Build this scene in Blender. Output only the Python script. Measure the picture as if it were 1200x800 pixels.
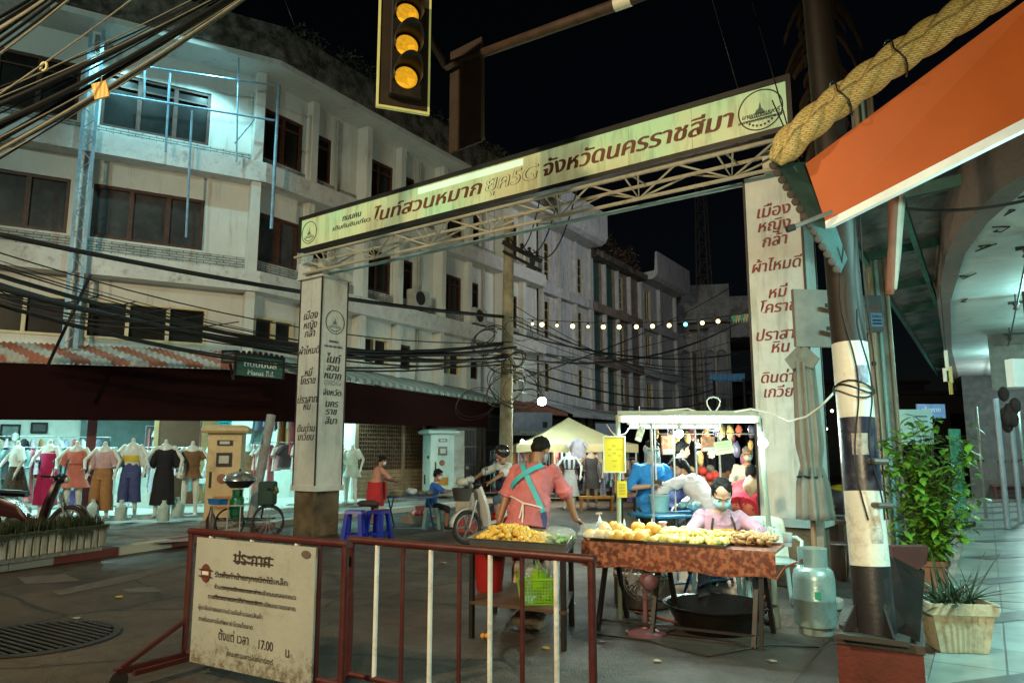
import bpy, bmesh, math, random
from mathutils import Matrix, Vector, noise
random.seed(11)
sc = bpy.context.scene
for o in list(bpy.data.objects):
 bpy.data.objects.remove(o)
COL = sc.collection
rad = math.radians
# ------------------------------------------------------------------ camera
YAW, PIT, FPX, EYE = rad(32.4), rad(8.53), 867.0, 1.5
cam = bpy.data.cameras.new('camera')
cam.sensor_width = 36
cam.lens = 36*FPX/1200
cam.clip_start, cam.clip_end = 0.05, 2000
co = bpy.data.objects.new('camera', cam)
COL.objects.link(co)
co.location = (0, 0, EYE)
co.rotation_euler = (rad(90)+PIT, 0, YAW)
sc.camera = co
# ------------------------------------------------------------------ world: a night sky
w = bpy.data.worlds.new('World')
sc.world = w
w.use_nodes = True
nt = w.node_tree
sky = nt.nodes.new('ShaderNodeTexSky')
sky.sky_type = 'NISHITA'
sky.sun_disc = False
sky.sun_elevation = rad(25)
sky.sun_rotation = rad(200)
nt.links.new(sky.outputs[0], nt.nodes['Background'].inputs[0])
nt.nodes['Background'].inputs[1].default_value = 0.00045
# ------------------------------------------------------------------ exposure
sc.render.engine = 'CYCLES'
sc.view_settings.view_transform = 'Standard'
sc.view_settings.look = 'None'
sc.view_settings.exposure = 0.42
sc.view_settings.gamma = 1.0
sc.cycles.use_denoising = True
sc.cycles.max_bounces = 6
sc.cycles.diffuse_bounces = 3
sc.cycles.transparent_max_bounces = 12
sc.cycles.caustics_reflective = False
sc.cycles.caustics_refractive = False
sc.cycles.sample_clamp_indirect = 3
def lamp(name, kind, loc, power, color, size=0.1, target=None, spot=None, blend=0.6, sizey=None):
 l = bpy.data.lights.new(name, kind)
 l.energy = power
 l.color = color
 if kind == 'AREA':
  l.size = size
  if sizey:
   l.shape = 'RECTANGLE'
   l.size_y = sizey
 elif kind in ('POINT', 'SPOT'):
  l.shadow_soft_size = size
 if kind == 'SPOT':
  l.spot_size = rad(spot)
  l.spot_blend = blend
 o = bpy.data.objects.new(name, l)
 COL.objects.link(o)
 o.location = loc
 if target is not None:
  d = Vector(target)-Vector(loc)
  o.rotation_euler = d.to_track_quat('-Z', 'Y').to_euler()
 return o
TEAL = (0.45, 1.0, 0.92)
CYAN = (0.38, 0.92, 1.0)
WARM = (1.0, 0.78, 0.47)
# street lamp behind the photographer, across the junction (sodium)
lamp('street_light_warm', 'SPOT', (-5.5, -5.0, 7.5), 4000, WARM, 0.25, (-8.5, 7, 1.0), 85, 0.5)
# warm spots added for the woven roll and foreground, at the photographer's right
lamp('added_warm_spot', 'SPOT', (0.9, 0.4, 2.2), 330, (1.0, 0.85, 0.45), 0.15, (-0.6, 5.2, 3.2), 75)
lamp('added_warm_spot', 'SPOT', (0.6, -1.5, 3.0), 620, (1.0, 0.8, 0.5), 0.25, (-2.4, 4.8, 0.0), 75)
# cold light added for the arcade tiles and plants, just outside the right edge of the view
lamp('added_arcade_light', 'AREA', (1.6, 5.6, 3.6), 190, TEAL, 1.2, (0.6, 6.4, 0.3), sizey=0.15)
# the junction's tall cold lamp, left of the photographer
lamp('junction_light_cold', 'SPOT', (-8.0, -4.0, 10.0), 1250, (0.7, 1.0, 0.88), 0.3, (-16, 19, 8), 75)
# cold spot added for the cyan part of the corner facade
lamp('added_facade_spot', 'SPOT', (-13.2, 7.9, 12.6), 520, CYAN, 0.1, (-15.6, 10.4, 7.0), 62, 0.5)
# floodlights under the eave of the corner building
lamp('eave_flood', 'SPOT', (-14.75, 10.1, 10.8), 170, CYAN, 0.06, (-15.35, 9.85, 7.0), 125, 0.5)
lamp('eave_flood', 'SPOT', (-15.68, 8.39, 10.8), 200, CYAN, 0.06, (-16.3, 8.6, 8.0), 115, 0.5)
# the street row beyond: spot added to lighten it
lamp('street_row_fill', 'SPOT', (-5.0, 24.0, 9.5), 900, (0.86, 0.9, 0.92), 0.4, (-15, 31, 8), 120)
# ------------------------------------------------------------------ rays of the photograph, used to measure places
def ray(px, py):
 u, v = (px-600)/FPX, (400-py)/FPX
 f = math.cos(PIT)-v*math.sin(PIT)
 return Vector((u*math.cos(YAW)-f*math.sin(YAW), u*math.sin(YAW)+f*math.cos(YAW), math.sin(PIT)+v*math.cos(PIT)))
def gz(px, py, z=0.0):
 r = ray(px, py)
 t = (z-EYE)/r.z
 return Vector((r.x*t, r.y*t, z))
def dp(px, py, d):
 r = ray(px, py)
 f = -r.x*math.sin(YAW)+r.y*math.cos(YAW)
 t = d/f
 return Vector((r.x*t, r.y*t, EYE+r.z*t))
def onx(px, py, X):
 r = ray(px, py)
 t = X/r.x
 return Vector((X, r.y*t, EYE+r.z*t))
def ony(px, py, Y):
 r = ray(px, py)
 t = Y/r.y
 return Vector((r.x*t, Y, EYE+r.z*t))
CC = Vector((-15.0, 11.65, 0))
FD, FN = Vector((-.462, -.887, 0)), Vector((.887, -.462, 0))
F1 = Matrix(((FD.x, FN.x, 0, CC.x), (FD.y, FN.y, 0, CC.y), (0, 0, 1, 0), (0, 0, 0, 1)))
F2 = Matrix(((0, 1, 0, CC.x), (1, 0, 0, 0), (0, 0, 1, 0), (0, 0, 0, 1)))   # s = world Y, n = out of the wall
CAMX = Vector((math.cos(YAW), math.sin(YAW), 0))
CAMY = Vector((-math.sin(YAW), math.cos(YAW), 0))
# ------------------------------------------------------------------ mesh building
class MB:
 def __init__(s, M=None):
  s.v, s.f, s.M = [], [], M or Matrix()
 def add(s, vs, fs):
  b = len(s.v)
  s.v += [s.M @ Vector(p) for p in vs]
  s.f += [tuple(i+b for i in f) for f in fs]
  return s
 def box(s, a0, a1, b0, b1, c0, c1):
  return s.add([(a0, b0, c0), (a1, b0, c0), (a1, b1, c0), (a0, b1, c0), (a0, b0, c1), (a1, b0, c1), (a1, b1, c1), (a0, b1, c1)],
                     [(3, 2, 1, 0), (4, 5, 6, 7), (0, 1, 5, 4), (1, 2, 6, 5), (2, 3, 7, 6), (3, 0, 4, 7)])
 def bar(s, p, q, wd, ht=None, up=(0, 0, 1)):
  p, q = Vector(p), Vector(q)
  ht = ht or wd
  d = (q-p).normalized()
  u = Vector(up)
  if abs(d.dot(u)) > .98:
   u = Vector((0, 1, 0))
  x = d.cross(u).normalized()*wd/2
  y = x.cross(d).normalized()*ht/2
  vs = [p-x-y, p+x-y, p+x+y, p-x+y, q-x-y, q+x-y, q+x+y, q-x+y]
  return s.add(vs, [(3, 2, 1, 0), (4, 5, 6, 7), (0, 1, 5, 4), (1, 2, 6, 5), (2, 3, 7, 6), (3, 0, 4, 7)])
 def rings(s, rings, cap=True, closed=False):
  n = len(rings[0])
  vs = [p for r in rings for p in r]
  fs = []
  m = len(rings)
  for i in range(m if closed else m-1):
   j = (i+1) % m
   for k in range(n):
    l = (k+1) % n
    fs.append((i*n+k, i*n+l, j*n+l, j*n+k))
  if cap and not closed:
   fs.append(tuple(range(n))[::-1])
   fs.append(tuple((m-1)*n+k for k in range(n)))
  return s.add(vs, fs)
 def tube(s, pts, r, n=8, cap=True, closed=False):
  pts = [Vector(p) for p in pts]
  rr = r if isinstance(r, (list, tuple)) else [r]*len(pts)
  R = []
  x = None
  m = len(pts)
  for i, p in enumerate(pts):
   if closed:
    d = (pts[(i+1) % m]-pts[i-1]).normalized()
   else:
    d = (pts[min(i+1, m-1)]-pts[max(i-1, 0)]).normalized()
   if x is None:
    x = d.orthogonal().normalized()
   x = (x-d*x.dot(d))
   if x.length < 1e-6:
    x = d.orthogonal()
   x.normalize()
   y = d.cross(x)
   R.append([p+(x*math.cos(2*math.pi*k/n)+y*math.sin(2*math.pi*k/n))*rr[i] for k in range(n)])
  return s.rings(R, cap, closed)
 def lathe(s, prof, at=(0, 0, 0), n=24, cap=True, sx=1, sy=1):
  a = Vector(at)
  return s.rings([[a+Vector((r*sx*math.cos(2*math.pi*k/n), r*sy*math.sin(2*math.pi*k/n), z)) for k in range(n)] for r, z in prof], cap)
 def ell(s, c, r, nu=12, nv=8, rot=None):
  c = Vector(c)
  if not isinstance(r, (tuple, list)):
   r = (r, r, r)
  Rm = rot or Matrix.Identity(3)
  R = []
  for j in range(1, nv):
   t = math.pi*j/nv
   R.append([c+Rm @ Vector((r[0]*math.sin(t)*math.cos(2*math.pi*k/nu), r[1]*math.sin(t)*math.sin(2*math.pi*k/nu), -r[2]*math.cos(t))) for k in range(nu)])
  b = len(s.v)
  s.rings(R, False)
  e = len(s.v)
  s.add([c+Rm @ Vector((0, 0, -r[2])), c+Rm @ Vector((0, 0, r[2]))], [])
  for k in range(nu):
   l = (k+1) % nu
   s.f.append((e, b+l, b+k))
   s.f.append((e+1, b+(nv-2)*nu+k, b+(nv-2)*nu+l))
  return s
 def prism(s, pts, d):
  n = len(pts)
  d = Vector(d)
  vs = [Vector(p) for p in pts]+[Vector(p)+d for p in pts]
  fs = [tuple(range(n))[::-1], tuple(range(n, 2*n))]+[(i, (i+1) % n, n+(i+1) % n, n+i) for i in range(n)]
  return s.add(vs, fs)
 def face(s, pts):
  return s.add(pts, [tuple(range(len(pts)))])
 def wall(s, s0, s1, z0, z1, holes, n=0.0, depth=.16):
  ss = sorted({s0, s1, *[h[0] for h in holes], *[h[1] for h in holes]})
  zs = sorted({z0, z1, *[h[2] for h in holes], *[h[3] for h in holes]})
  for a, b in zip(ss, ss[1:]):
   for c, d in zip(zs, zs[1:]):
    if any(h[0]-1e-6 <= a and b <= h[1]+1e-6 and h[2]-1e-6 <= c and d <= h[3]+1e-6 for h in holes):
     continue
    s.add([(a, n, c), (b, n, c), (b, n, d), (a, n, d)], [(0, 1, 2, 3)])
  for a, b, c, d in holes:
   m = n-depth
   for p, q in (((a, c), (b, c)), ((b, c), (b, d)), ((b, d), (a, d)), ((a, d), (a, c))):
    s.add([(p[0], n, p[1]), (q[0], n, q[1]), (q[0], m, q[1]), (p[0], m, p[1])], [(0, 1, 2, 3)])
  return s
 def build(s, name, m, parent=None, smooth=False, recalc=True, bevel=0, label=None):
  me = bpy.data.meshes.new(name)
  vs = s.v
  org = Vector((0, 0, 0))
  if parent is None and vs:
   xs = [p.x for p in vs]
   ys = [p.y for p in vs]
   zs = [p.z for p in vs]
   org = Vector(((min(xs)+max(xs))/2, (min(ys)+max(ys))/2, min(zs)))
   vs = [p-org for p in vs]
  me.from_pydata([tuple(p) for p in vs], [], s.f)
  if recalc:
   bm = bmesh.new()
   bm.from_mesh(me)
   bmesh.ops.recalc_face_normals(bm, faces=bm.faces)
   bm.to_mesh(me)
   bm.free()
  if smooth:
   me.shade_smooth() if smooth is True else me.set_sharp_from_angle(angle=rad(smooth))
   if smooth is not True:
    for p in me.polygons:
     p.use_smooth = True
  me.materials.append(m)
  o = bpy.data.objects.new(name, me)
  COL.objects.link(o)
  o.location = org
  if bevel:
   b = o.modifiers.new('bevel', 'BEVEL')
   b.width = bevel
   b.segments = 2
   b.limit_method = 'ANGLE'
  if parent is not None:
   o.parent = parent
  if label:
   o['label'] = label
  return o
def tag(o, label, cat, group=None):
 o['label'], o['category'] = label, cat
 if group:
  o['group'] = group
 return o
def thing(name, label, cat, loc=(0, 0, 0), rz=0, group=None):
 o = bpy.data.objects.new(name, None)
 COL.objects.link(o)
 o.empty_display_size = .1
 o.location = loc
 o.rotation_euler = (0, 0, rz)
 return tag(o, label, cat, group)
def structure(o):
 o['kind'] = 'structure'
 return o
def dup(root, loc, rz=None, label=None, group=None, parent=None):
 def cp(o, par):
  c = o.copy()
  COL.objects.link(c)
  if par is not None:
   c.parent = par
  for ch in o.children:
   cp(ch, c)
  return c
 r = cp(root, parent)
 r.location = loc
 if rz is not None:
  r.rotation_euler = (0, 0, rz)
 if label:
  r['label'] = label
 if group:
  r['group'] = group
 return r
def wl(root, M):
 """an MB matrix that takes world coordinates into a thing's own frame"""
 T = Matrix.Translation(root.location) @ Matrix.Rotation(root.rotation_euler[2], 4, 'Z')
 return T.inverted() @ (M or Matrix())
# ------------------------------------------------------------------ materials
def mat(name, col, rough=.6, metal=0.0, var=.25, scale=5.0, bump=.08, bscale=40.0, dirt=None, damt=.45, dscale=1.6, streak=False,
  emit=0.0, ecol=None, coat=0.0, spec=.5, alpha=1.0, trans=0.0, sss=0.0):
 m = bpy.data.materials.new(name)
 m.use_nodes = True
 n = m.node_tree
 L = n.links.new
 b = n.nodes['Principled BSDF']
 b.inputs['Roughness'].default_value = rough
 b.inputs['Metallic'].default_value = metal
 b.inputs['Specular IOR Level'].default_value = spec
 b.inputs['Coat Weight'].default_value = coat
 b.inputs['Alpha'].default_value = alpha
 b.inputs['Transmission Weight'].default_value = trans
 if sss:
  b.inputs['Subsurface Weight'].default_value = sss
  b.inputs['Subsurface Radius'].default_value = (.02, .008, .004)
 g = n.nodes.new('ShaderNodeNewGeometry')
 no = n.nodes.new('ShaderNodeTexNoise')
 no.inputs['Scale'].default_value = scale
 no.inputs['Detail'].default_value = 6
 no.inputs['Roughness'].default_value = .65
 L(g.outputs['Position'], no.inputs['Vector'])
 mx = n.nodes.new('ShaderNodeMix')
 mx.data_type = 'RGBA'
 lo = [c*(1-var) for c in col]
 hi = [min(1, c*(1+var*.7)) for c in col]
 mx.inputs[6].default_value = (*lo, 1)
 mx.inputs[7].default_value = (*hi, 1)
 rp = n.nodes.new('ShaderNodeMapRange')
 rp.inputs[1].default_value, rp.inputs[2].default_value = .3, .7
 L(no.outputs[0], rp.inputs[0])
 L(rp.outputs[0], mx.inputs[0])
 out = mx.outputs[2]
 if dirt:
  dn = n.nodes.new('ShaderNodeTexNoise')
  dn.inputs['Scale'].default_value = dscale
  dn.inputs['Detail'].default_value = 10
  dn.inputs['Roughness'].default_value = .75
  mp = n.nodes.new('ShaderNodeMapping')
  mp.inputs['Scale'].default_value = (3, 3, .35) if streak else (1, 1, 1)
  L(g.outputs['Position'], mp.inputs[0])
  L(mp.outputs[0], dn.inputs['Vector'])
  r2 = n.nodes.new('ShaderNodeMapRange')
  r2.inputs[1].default_value, r2.inputs[2].default_value = .62-.32*damt, .86-.32*damt
  L(dn.outputs[0], r2.inputs[0])
  m2 = n.nodes.new('ShaderNodeMix')
  m2.data_type = 'RGBA'
  L(r2.outputs[0], m2.inputs[0])
  L(out, m2.inputs[6])
  m2.inputs[7].default_value = (*dirt, 1)
  out = m2.outputs[2]
  rr = n.nodes.new('ShaderNodeMapRange')
  rr.inputs[3].default_value, rr.inputs[4].default_value = rough, min(1, rough+.25)
  L(r2.outputs[0], rr.inputs[0])
  L(rr.outputs[0], b.inputs['Roughness'])
 L(out, b.inputs['Base Color'])
 if bump:
  bn = n.nodes.new('ShaderNodeTexNoise')
  bn.inputs['Scale'].default_value = bscale
  bn.inputs['Detail'].default_value = 4
  L(g.outputs['Position'], bn.inputs['Vector'])
  bp = n.nodes.new('ShaderNodeBump')
  bp.inputs['Strength'].default_value = bump
  bp.inputs['Distance'].default_value = .02
  L(bn.outputs[0], bp.inputs['Height'])
  L(bp.outputs[0], b.inputs['Normal'])
 if emit:
  b.inputs['Emission Strength'].default_value = emit
  if ecol:
   b.inputs['Emission Color'].default_value = (*ecol, 1)
  else:
   L(out, b.inputs['Emission Color'])
 m['out'] = out.node.name
 return m
def pat(name, kind, c1, c2, scale, rough=.7, thr=.5, soft=.05, axis=None, bump=0, dist=0, detail=2, mp=(1, 1, 1), rot=(0, 0, 0), c3=None, **k):
 """two-colour patterned material: kind noise / voronoi / wave / brick / checker"""
 m = mat(name, c1, rough, **k)
 n = m.node_tree
 L = n.links.new
 b = n.nodes['Principled BSDF']
 g = [x for x in n.nodes if x.bl_idname == 'ShaderNodeNewGeometry'][0]
 mpn = n.nodes.new('ShaderNodeMapping')
 mpn.inputs['Scale'].default_value = mp
 mpn.inputs['Rotation'].default_value = rot
 L(g.outputs['Position'], mpn.inputs[0])
 if kind == 'noise':
  t = n.nodes.new('ShaderNodeTexNoise')
  t.inputs['Detail'].default_value = detail
  fac = 0
 elif kind == 'voronoi':
  t = n.nodes.new('ShaderNodeTexVoronoi')
  fac = 0
 elif kind == 'wave':
  t = n.nodes.new('ShaderNodeTexWave')
  t.bands_direction = axis or 'X'
  t.inputs['Distortion'].default_value = dist
  fac = 1
 elif kind == 'checker':
  t = n.nodes.new('ShaderNodeTexChecker')
  fac = 1
 t.inputs['Scale'].default_value = scale
 L(mpn.outputs[0], t.inputs['Vector'])
 r = n.nodes.new('ShaderNodeMapRange')
 r.inputs[1].default_value, r.inputs[2].default_value = thr-soft, thr+soft
 L(t.outputs[fac], r.inputs[0])
 m2 = n.nodes.new('ShaderNodeMix')
 m2.data_type = 'RGBA'
 L(r.outputs[0], m2.inputs[0])
 L(n.nodes[m['out']].outputs[2], m2.inputs[6])
 m2.inputs[7].default_value = (*c2, 1)
 L(m2.outputs[2], b.inputs['Base Color'])
 if bump:
  bp = n.nodes.new('ShaderNodeBump')
  bp.inputs['Strength'].default_value = bump
  bp.inputs['Distance'].default_value = .02
  L(t.outputs[fac], bp.inputs['Height'])
  L(bp.outputs[0], b.inputs['Normal'])
 return m
def brick(name, c1, c2, cm, sdir=(1, 0, 0), bw=.3, rh=.08, ms=.01, bump=.6, rough=.75, off=.5, flat_=False):
 m = bpy.data.materials.new(name)
 m.use_nodes = True
 n = m.node_tree
 L = n.links.new
 b = n.nodes['Principled BSDF']
 b.inputs['Roughness'].default_value = rough
 g = n.nodes.new('ShaderNodeNewGeometry')
 cx = n.nodes.new('ShaderNodeCombineXYZ')
 for k, d in enumerate((sdir, (0, 1, 0) if flat_ else (0, 0, 1))):
  dt = n.nodes.new('ShaderNodeVectorMath')
  dt.operation = 'DOT_PRODUCT'
  dt.inputs[1].default_value = d
  L(g.outputs['Position'], dt.inputs[0])
  L(dt.outputs['Value'], cx.inputs[k])
 t = n.nodes.new('ShaderNodeTexBrick')
 t.offset = off
 t.inputs['Color1'].default_value = (*c1, 1)
 t.inputs['Color2'].default_value = (*c2, 1)
 t.inputs['Mortar'].default_value = (*cm, 1)
 t.inputs['Scale'].default_value = 1
 t.inputs['Brick Width'].default_value = bw
 t.inputs['Row Height'].default_value = rh
 t.inputs['Mortar Size'].default_value = ms
 L(cx.outputs[0], t.inputs['Vector'])
 no = n.nodes.new('ShaderNodeTexNoise')
 no.inputs['Scale'].default_value = 3
 no.inputs['Detail'].default_value = 8
 L(g.outputs['Position'], no.inputs['Vector'])
 mx = n.nodes.new('ShaderNodeMix')
 mx.data_type = 'RGBA'
 mx.blend_type = 'MULTIPLY'
 mx.inputs[0].default_value = .8
 L(t.outputs[0], mx.inputs[6])
 rp = n.nodes.new('ShaderNodeMapRange')
 rp.inputs[1].default_value, rp.inputs[2].default_value = .3, .65
 rp.inputs[3].default_value = .45
 L(no.outputs[0], rp.inputs[0])
 L(rp.outputs[0], mx.inputs[7])
 L(mx.outputs[2], b.inputs['Base Color'])
 bp = n.nodes.new('ShaderNodeBump')
 bp.inputs['Strength'].default_value = bump
 bp.inputs['Distance'].default_value = .015
 bp.invert = True
 L(t.outputs[1], bp.inputs['Height'])
 L(bp.outputs[0], b.inputs['Normal'])
 return m
_mc = {}
def flat(col, rough=.7, **k):
 """a cached plain coloured material with a little variation"""
 key = (tuple(round(c, 3) for c in col), rough, tuple(sorted(k.items())))
 if key not in _mc:
  _mc[key] = mat('plain_%d' % len(_mc), col, rough, **{**dict(var=.2, bump=.05), **k})
 return _mc[key]
def glow(name, col, strength):
 m = bpy.data.materials.new(name)
 m.use_nodes = True
 b = m.node_tree.nodes['Principled BSDF']
 b.inputs['Base Color'].default_value = (.8, .8, .8, 1)
 b.inputs['Emission Color'].default_value = (*col, 1)
 b.inputs['Emission Strength'].default_value = strength
 return m
# ------------------------------------------------------------------ writing
def text(body, size, m, M, parent=None, shear=0.0, bold=0.0, align='CENTER', sx=1.0, fit=None, name='lettering', spacing=1.0, line=1.0, outline=False):
 """flat lettering in the XY plane of matrix M"""
 c = bpy.data.curves.new('txt', 'FONT')
 c.body, c.size, c.shear, c.align_x, c.align_y = body, size, shear, align, 'CENTER'
 c.space_character, c.space_line, c.resolution_u = spacing, line, 3
 o = bpy.data.objects.new('txt', c)
 COL.objects.link(o)
 bpy.context.view_layer.update()
 me = bpy.data.meshes.new_from_object(o.evaluated_get(bpy.context.evaluated_depsgraph_get()))
 bpy.data.objects.remove(o)
 bpy.data.curves.remove(c)
 mb = MB(M)
 if fit:
  sx = fit/max(.01, max(v.co.x for v in me.vertices)-min(v.co.x for v in me.vertices))
 # bold is built from copies set side by side, which keeps the fine Thai loops whole
 for k in range(5 if bold > .015 else (3 if bold > 0 else 1)):
  mb.add([(v.co.x*sx+(k-(2 if bold > .015 else 1))*bold*size*.75, v.co.y+(k % 2)*bold*size*.4, v.co.z+k*.0005) for v in me.vertices], [tuple(p.vertices) for p in me.polygons])
 bpy.data.meshes.remove(me)
 return mb.build(name, m, parent, recalc=False)
def plane_at(origin, xdir, ydir=(0, 0, 1)):
 x = Vector(xdir).normalized()
 y = (Vector(ydir)-x*Vector(ydir).dot(x)).normalized()
 z = x.cross(y)
 o = Vector(origin)
 return Matrix(((x.x, y.x, z.x, o.x), (x.y, y.y, z.y, o.y), (x.z, y.z, z.z, o.z), (0, 0, 0, 1)))
def sag(p, q, drop, n=14):
 p, q = Vector(p), Vector(q)
 return [p.lerp(q, i/n)-Vector((0, 0, drop*4*(i/n)*(1-i/n))) for i in range(n+1)]
# ================================================================== shared materials
M_asph = mat('asphalt', (.06, .053, .045), .62, var=.45, scale=1.1, bump=.5, bscale=60, dirt=(.028, .025, .022), damt=.55, dscale=.55)
M_pave = mat('pavement_concrete', (.22, .21, .19), .8, var=.35, scale=2.5, bump=.3, bscale=30, dirt=(.07, .06, .05), damt=.5)
M_white = mat('old_white_paint', (.62, .63, .59), .75, var=.1, scale=1.2, bump=.15, bscale=18, dirt=(.27, .24, .18), damt=.24, dscale=1.3, streak=True)
M_ledge = mat('stained_white_ledge', (.6, .6, .58), .75, var=.15, scale=3, bump=.2, bscale=25, dirt=(.16, .13, .09), damt=.26, dscale=4.5)
M_gutter = mat('flaking_gutter_paint', (.22, .2, .17), .85, var=.5, scale=3, bump=.6, bscale=14, dirt=(.03, .022, .014), damt=.85, dscale=2.2)
M_brickw = brick('white_brick', (.55, .55, .52), (.46, .46, .43), (.17, .16, .14), FD, bw=.3, rh=.06, ms=.011, bump=.9)
M_brickw2 = brick('white_brick_street', (.55, .55, .52), (.46, .46, .43), (.17, .16, .14), (0, 1, 0), bw=.3, rh=.06, ms=.011, bump=.9)
M_wood = mat('dark_wood_frame', (.075, .026, .014), .5, var=.5, scale=8, bump=.2)
M_pane = mat('window_pane', (.014, .013, .012), .3, var=.9, scale=1.6, bump=0, spec=.3)
M_panef = mat('curtained_pane', (.06, .06, .06), .25, var=.6, scale=1.3, bump=0)
M_cream = mat('cream_frame', (.62, .55, .36), .55, var=.2)
M_maroon = mat('maroon_board', (.014, .003, .003), .9, var=.12, scale=2, bump=.05, spec=.1)
M_black = mat('black_cable', (.012, .012, .012), .45, var=.2, bump=0)
M_greyc = mat('grey_cable', (.28, .26, .2), .4, var=.3, bump=0)
M_rust = mat('rusty_red_paint', (.062, .008, .007), .45, var=.35, scale=14, dirt=(.05, .02, .012), damt=.4, dscale=9, coat=.1)
M_galv = mat('galvanised', (.45, .48, .5), .35, .7, var=.3, scale=9)
M_steelw = mat('white_steel', (.66, .67, .62), .45, 0, var=.2, dirt=(.2, .13, .06), damt=.35, dscale=6)
M_conc = mat('concrete', (.3, .28, .25), .85, var=.3, scale=4, bump=.4, bscale=30, dirt=(.1, .09, .07), damt=.5)
M_teals = mat('teal_steel', (.03, .15, .13), .5, var=.3, dirt=(.05, .06, .05), damt=.4)
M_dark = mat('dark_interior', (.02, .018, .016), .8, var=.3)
M_tube = glow('tube_glow', (.72, 1.0, .92), 9)
# ================================================================== ground
g = MB()
N = 60
for i in range(N+1):
 for j in range(N+1):
  g.v.append(Vector((-300+600*i/N, -60+560*j/N, -.004)))
for i in range(N):
 for j in range(N):
  a = i*(N+1)+j
  g.f.append((a, a+N+1, a+N+2, a+1))
structure(g.build('ground', M_asph))
def road_mat():
 m = mat('road_asphalt', (.09, .068, .05), .44, var=.65, scale=.7, bump=.9, bscale=75, dirt=(.022, .019, .017), damt=.6, dscale=.45)
 n = m.node_tree
 L = n.links.new
 b = n.nodes['Principled BSDF']
 src = b.inputs['Base Color'].links[0].from_socket
 g = [x for x in n.nodes if x.bl_idname == 'ShaderNodeNewGeometry'][0]
 dn = n.nodes.new('ShaderNodeTexNoise')
 dn.inputs['Scale'].default_value = 1.3
 dn.inputs['Detail'].default_value = 6
 L(g.outputs['Position'], dn.inputs['Vector'])
 ad = n.nodes.new('ShaderNodeVectorMath')
 ad.operation = 'MULTIPLY_ADD'
 ad.inputs[1].default_value = (.5, .5, .5)
 L(dn.outputs['Color'], ad.inputs[0])
 L(g.outputs['Position'], ad.inputs[2])
 prev = src
 for sc_, lo, hi, c, f in ((.55, .005, .02, (.01, .009, .008), .9), (2.2, .0, .03, (.025, .021, .018), .6)):
  v = n.nodes.new('ShaderNodeTexVoronoi')
  v.feature = 'DISTANCE_TO_EDGE'
  v.inputs['Scale'].default_value = sc_
  L(ad.outputs[0], v.inputs['Vector'])
  r = n.nodes.new('ShaderNodeMapRange')
  r.inputs[1].default_value, r.inputs[2].default_value, r.inputs[3].default_value, r.inputs[4].default_value = lo, hi, f, 0
  L(v.outputs[0], r.inputs[0])
  x = n.nodes.new('ShaderNodeMix')
  x.data_type = 'RGBA'
  L(r.outputs[0], x.inputs[0])
  L(prev, x.inputs[6])
  x.inputs[7].default_value = (*c, 1)
  prev = x.outputs[2]
 s_ = n.nodes.new('ShaderNodeTexNoise')
 s_.inputs['Scale'].default_value = 150
 s_.inputs['Detail'].default_value = 2
 L(g.outputs['Position'], s_.inputs['Vector'])
 r = n.nodes.new('ShaderNodeMapRange')
 r.inputs[1].default_value, r.inputs[2].default_value = .62, .72
 L(s_.outputs[0], r.inputs[0])
 x = n.nodes.new('ShaderNodeMix')
 x.data_type = 'RGBA'
 L(r.outputs[0], x.inputs[0])
 L(prev, x.inputs[6])
 x.inputs[7].default_value = (.2, .17, .13, 1)
 L(x.outputs[2], b.inputs['Base Color'])
 return m
# the street itself with worn patches
structure(MB().face([(-11.0, -14, .0), (-1.2, -14, .0), (-1.2, 70, .0), (-11.9, 70, .0), (-11.9, 9, 0), (-11.0, 4, 0)]).build('road', road_mat()))
# left pavement with a red and white kerb that bends round the corner
kp = [(-10.2, -3.0), (-10.55, 2.0), (-10.85, 4.79), (-11.08, 6.36), (-11.42, 8.02), (-11.9, 9.4), (-12.5, 10.6), (-12.75, 12.2), (-12.8, 14), (-12.8, 60)]
pv = MB()
pv.prism([(x, y, .006) for x, y in kp]+[(-40, 60, .006), (-40, -3, .006)], (0, 0, .112))
structure(pv.build('pavement_left', M_pave))
kr = MB()
for (x0, y0), (x1, y1) in zip(kp, kp[1:]):
 d = Vector((x1-x0, y1-y0, 0)).normalized()
 nx = Vector((d.y, -d.x, 0))
 a, b = Vector((x0, y0, .003)), Vector((x1, y1, .003))
 kr.prism([a-nx*.03, a+nx*.17, b+nx*.17, b-nx*.03], (0, 0, .122))
M_kerb = pat('kerb_red_white', 'wave', (.3, .055, .04), (.5, .46, .38), .16, .8, axis='Y', soft=.02, dirt=(.1, .07, .05), damt=.5, dscale=5, var=.4, bump=.3)
structure(kr.build('kerb_left', M_kerb))
# pale concrete apron seams and patches on the road
for k, (pts, c) in enumerate([([(20, 676), (75, 672), (95, 680), (30, 684)], (.1, .09, .075)), ([(60, 693), (145, 674), (240, 652), (236, 657), (150, 681), (70, 697)], (.095, .085, .07)), ([(142, 690), (180, 687), (190, 693), (150, 694)], (.1, .1, .095)), ([(172, 631), (222, 626), (224, 633), (185, 636)], (.3, .3, .28))]):
 z = .004 if k < 3 else .122
 structure(MB().face([gz(px, py, z) for px, py in pts]).build('road_patch', mat('patch_concrete', c, .8, var=.4, scale=5, bump=.4)))
mh = gz(42, 747, .006)
m = thing('manhole_cover', 'round ribbed iron manhole cover set in the road beside the announcement barrier', 'manhole cover', mh)
b = MB()
b.lathe([(.62, 0), (.62, .012), (.57, .014), (.57, .006)], n=40)
b.build('rim', mat('cast_iron', (.05, .05, .05), .5, .5, dirt=(.05, .045, .035)), m)
b = MB()
for k in range(-8, 9):
 h = math.sqrt(max(0, .55**2-(k*.065)**2))
 if h > .05:
  b.box(-h, h, k*.065-.014, k*.065+.014, .004, .014)
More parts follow.
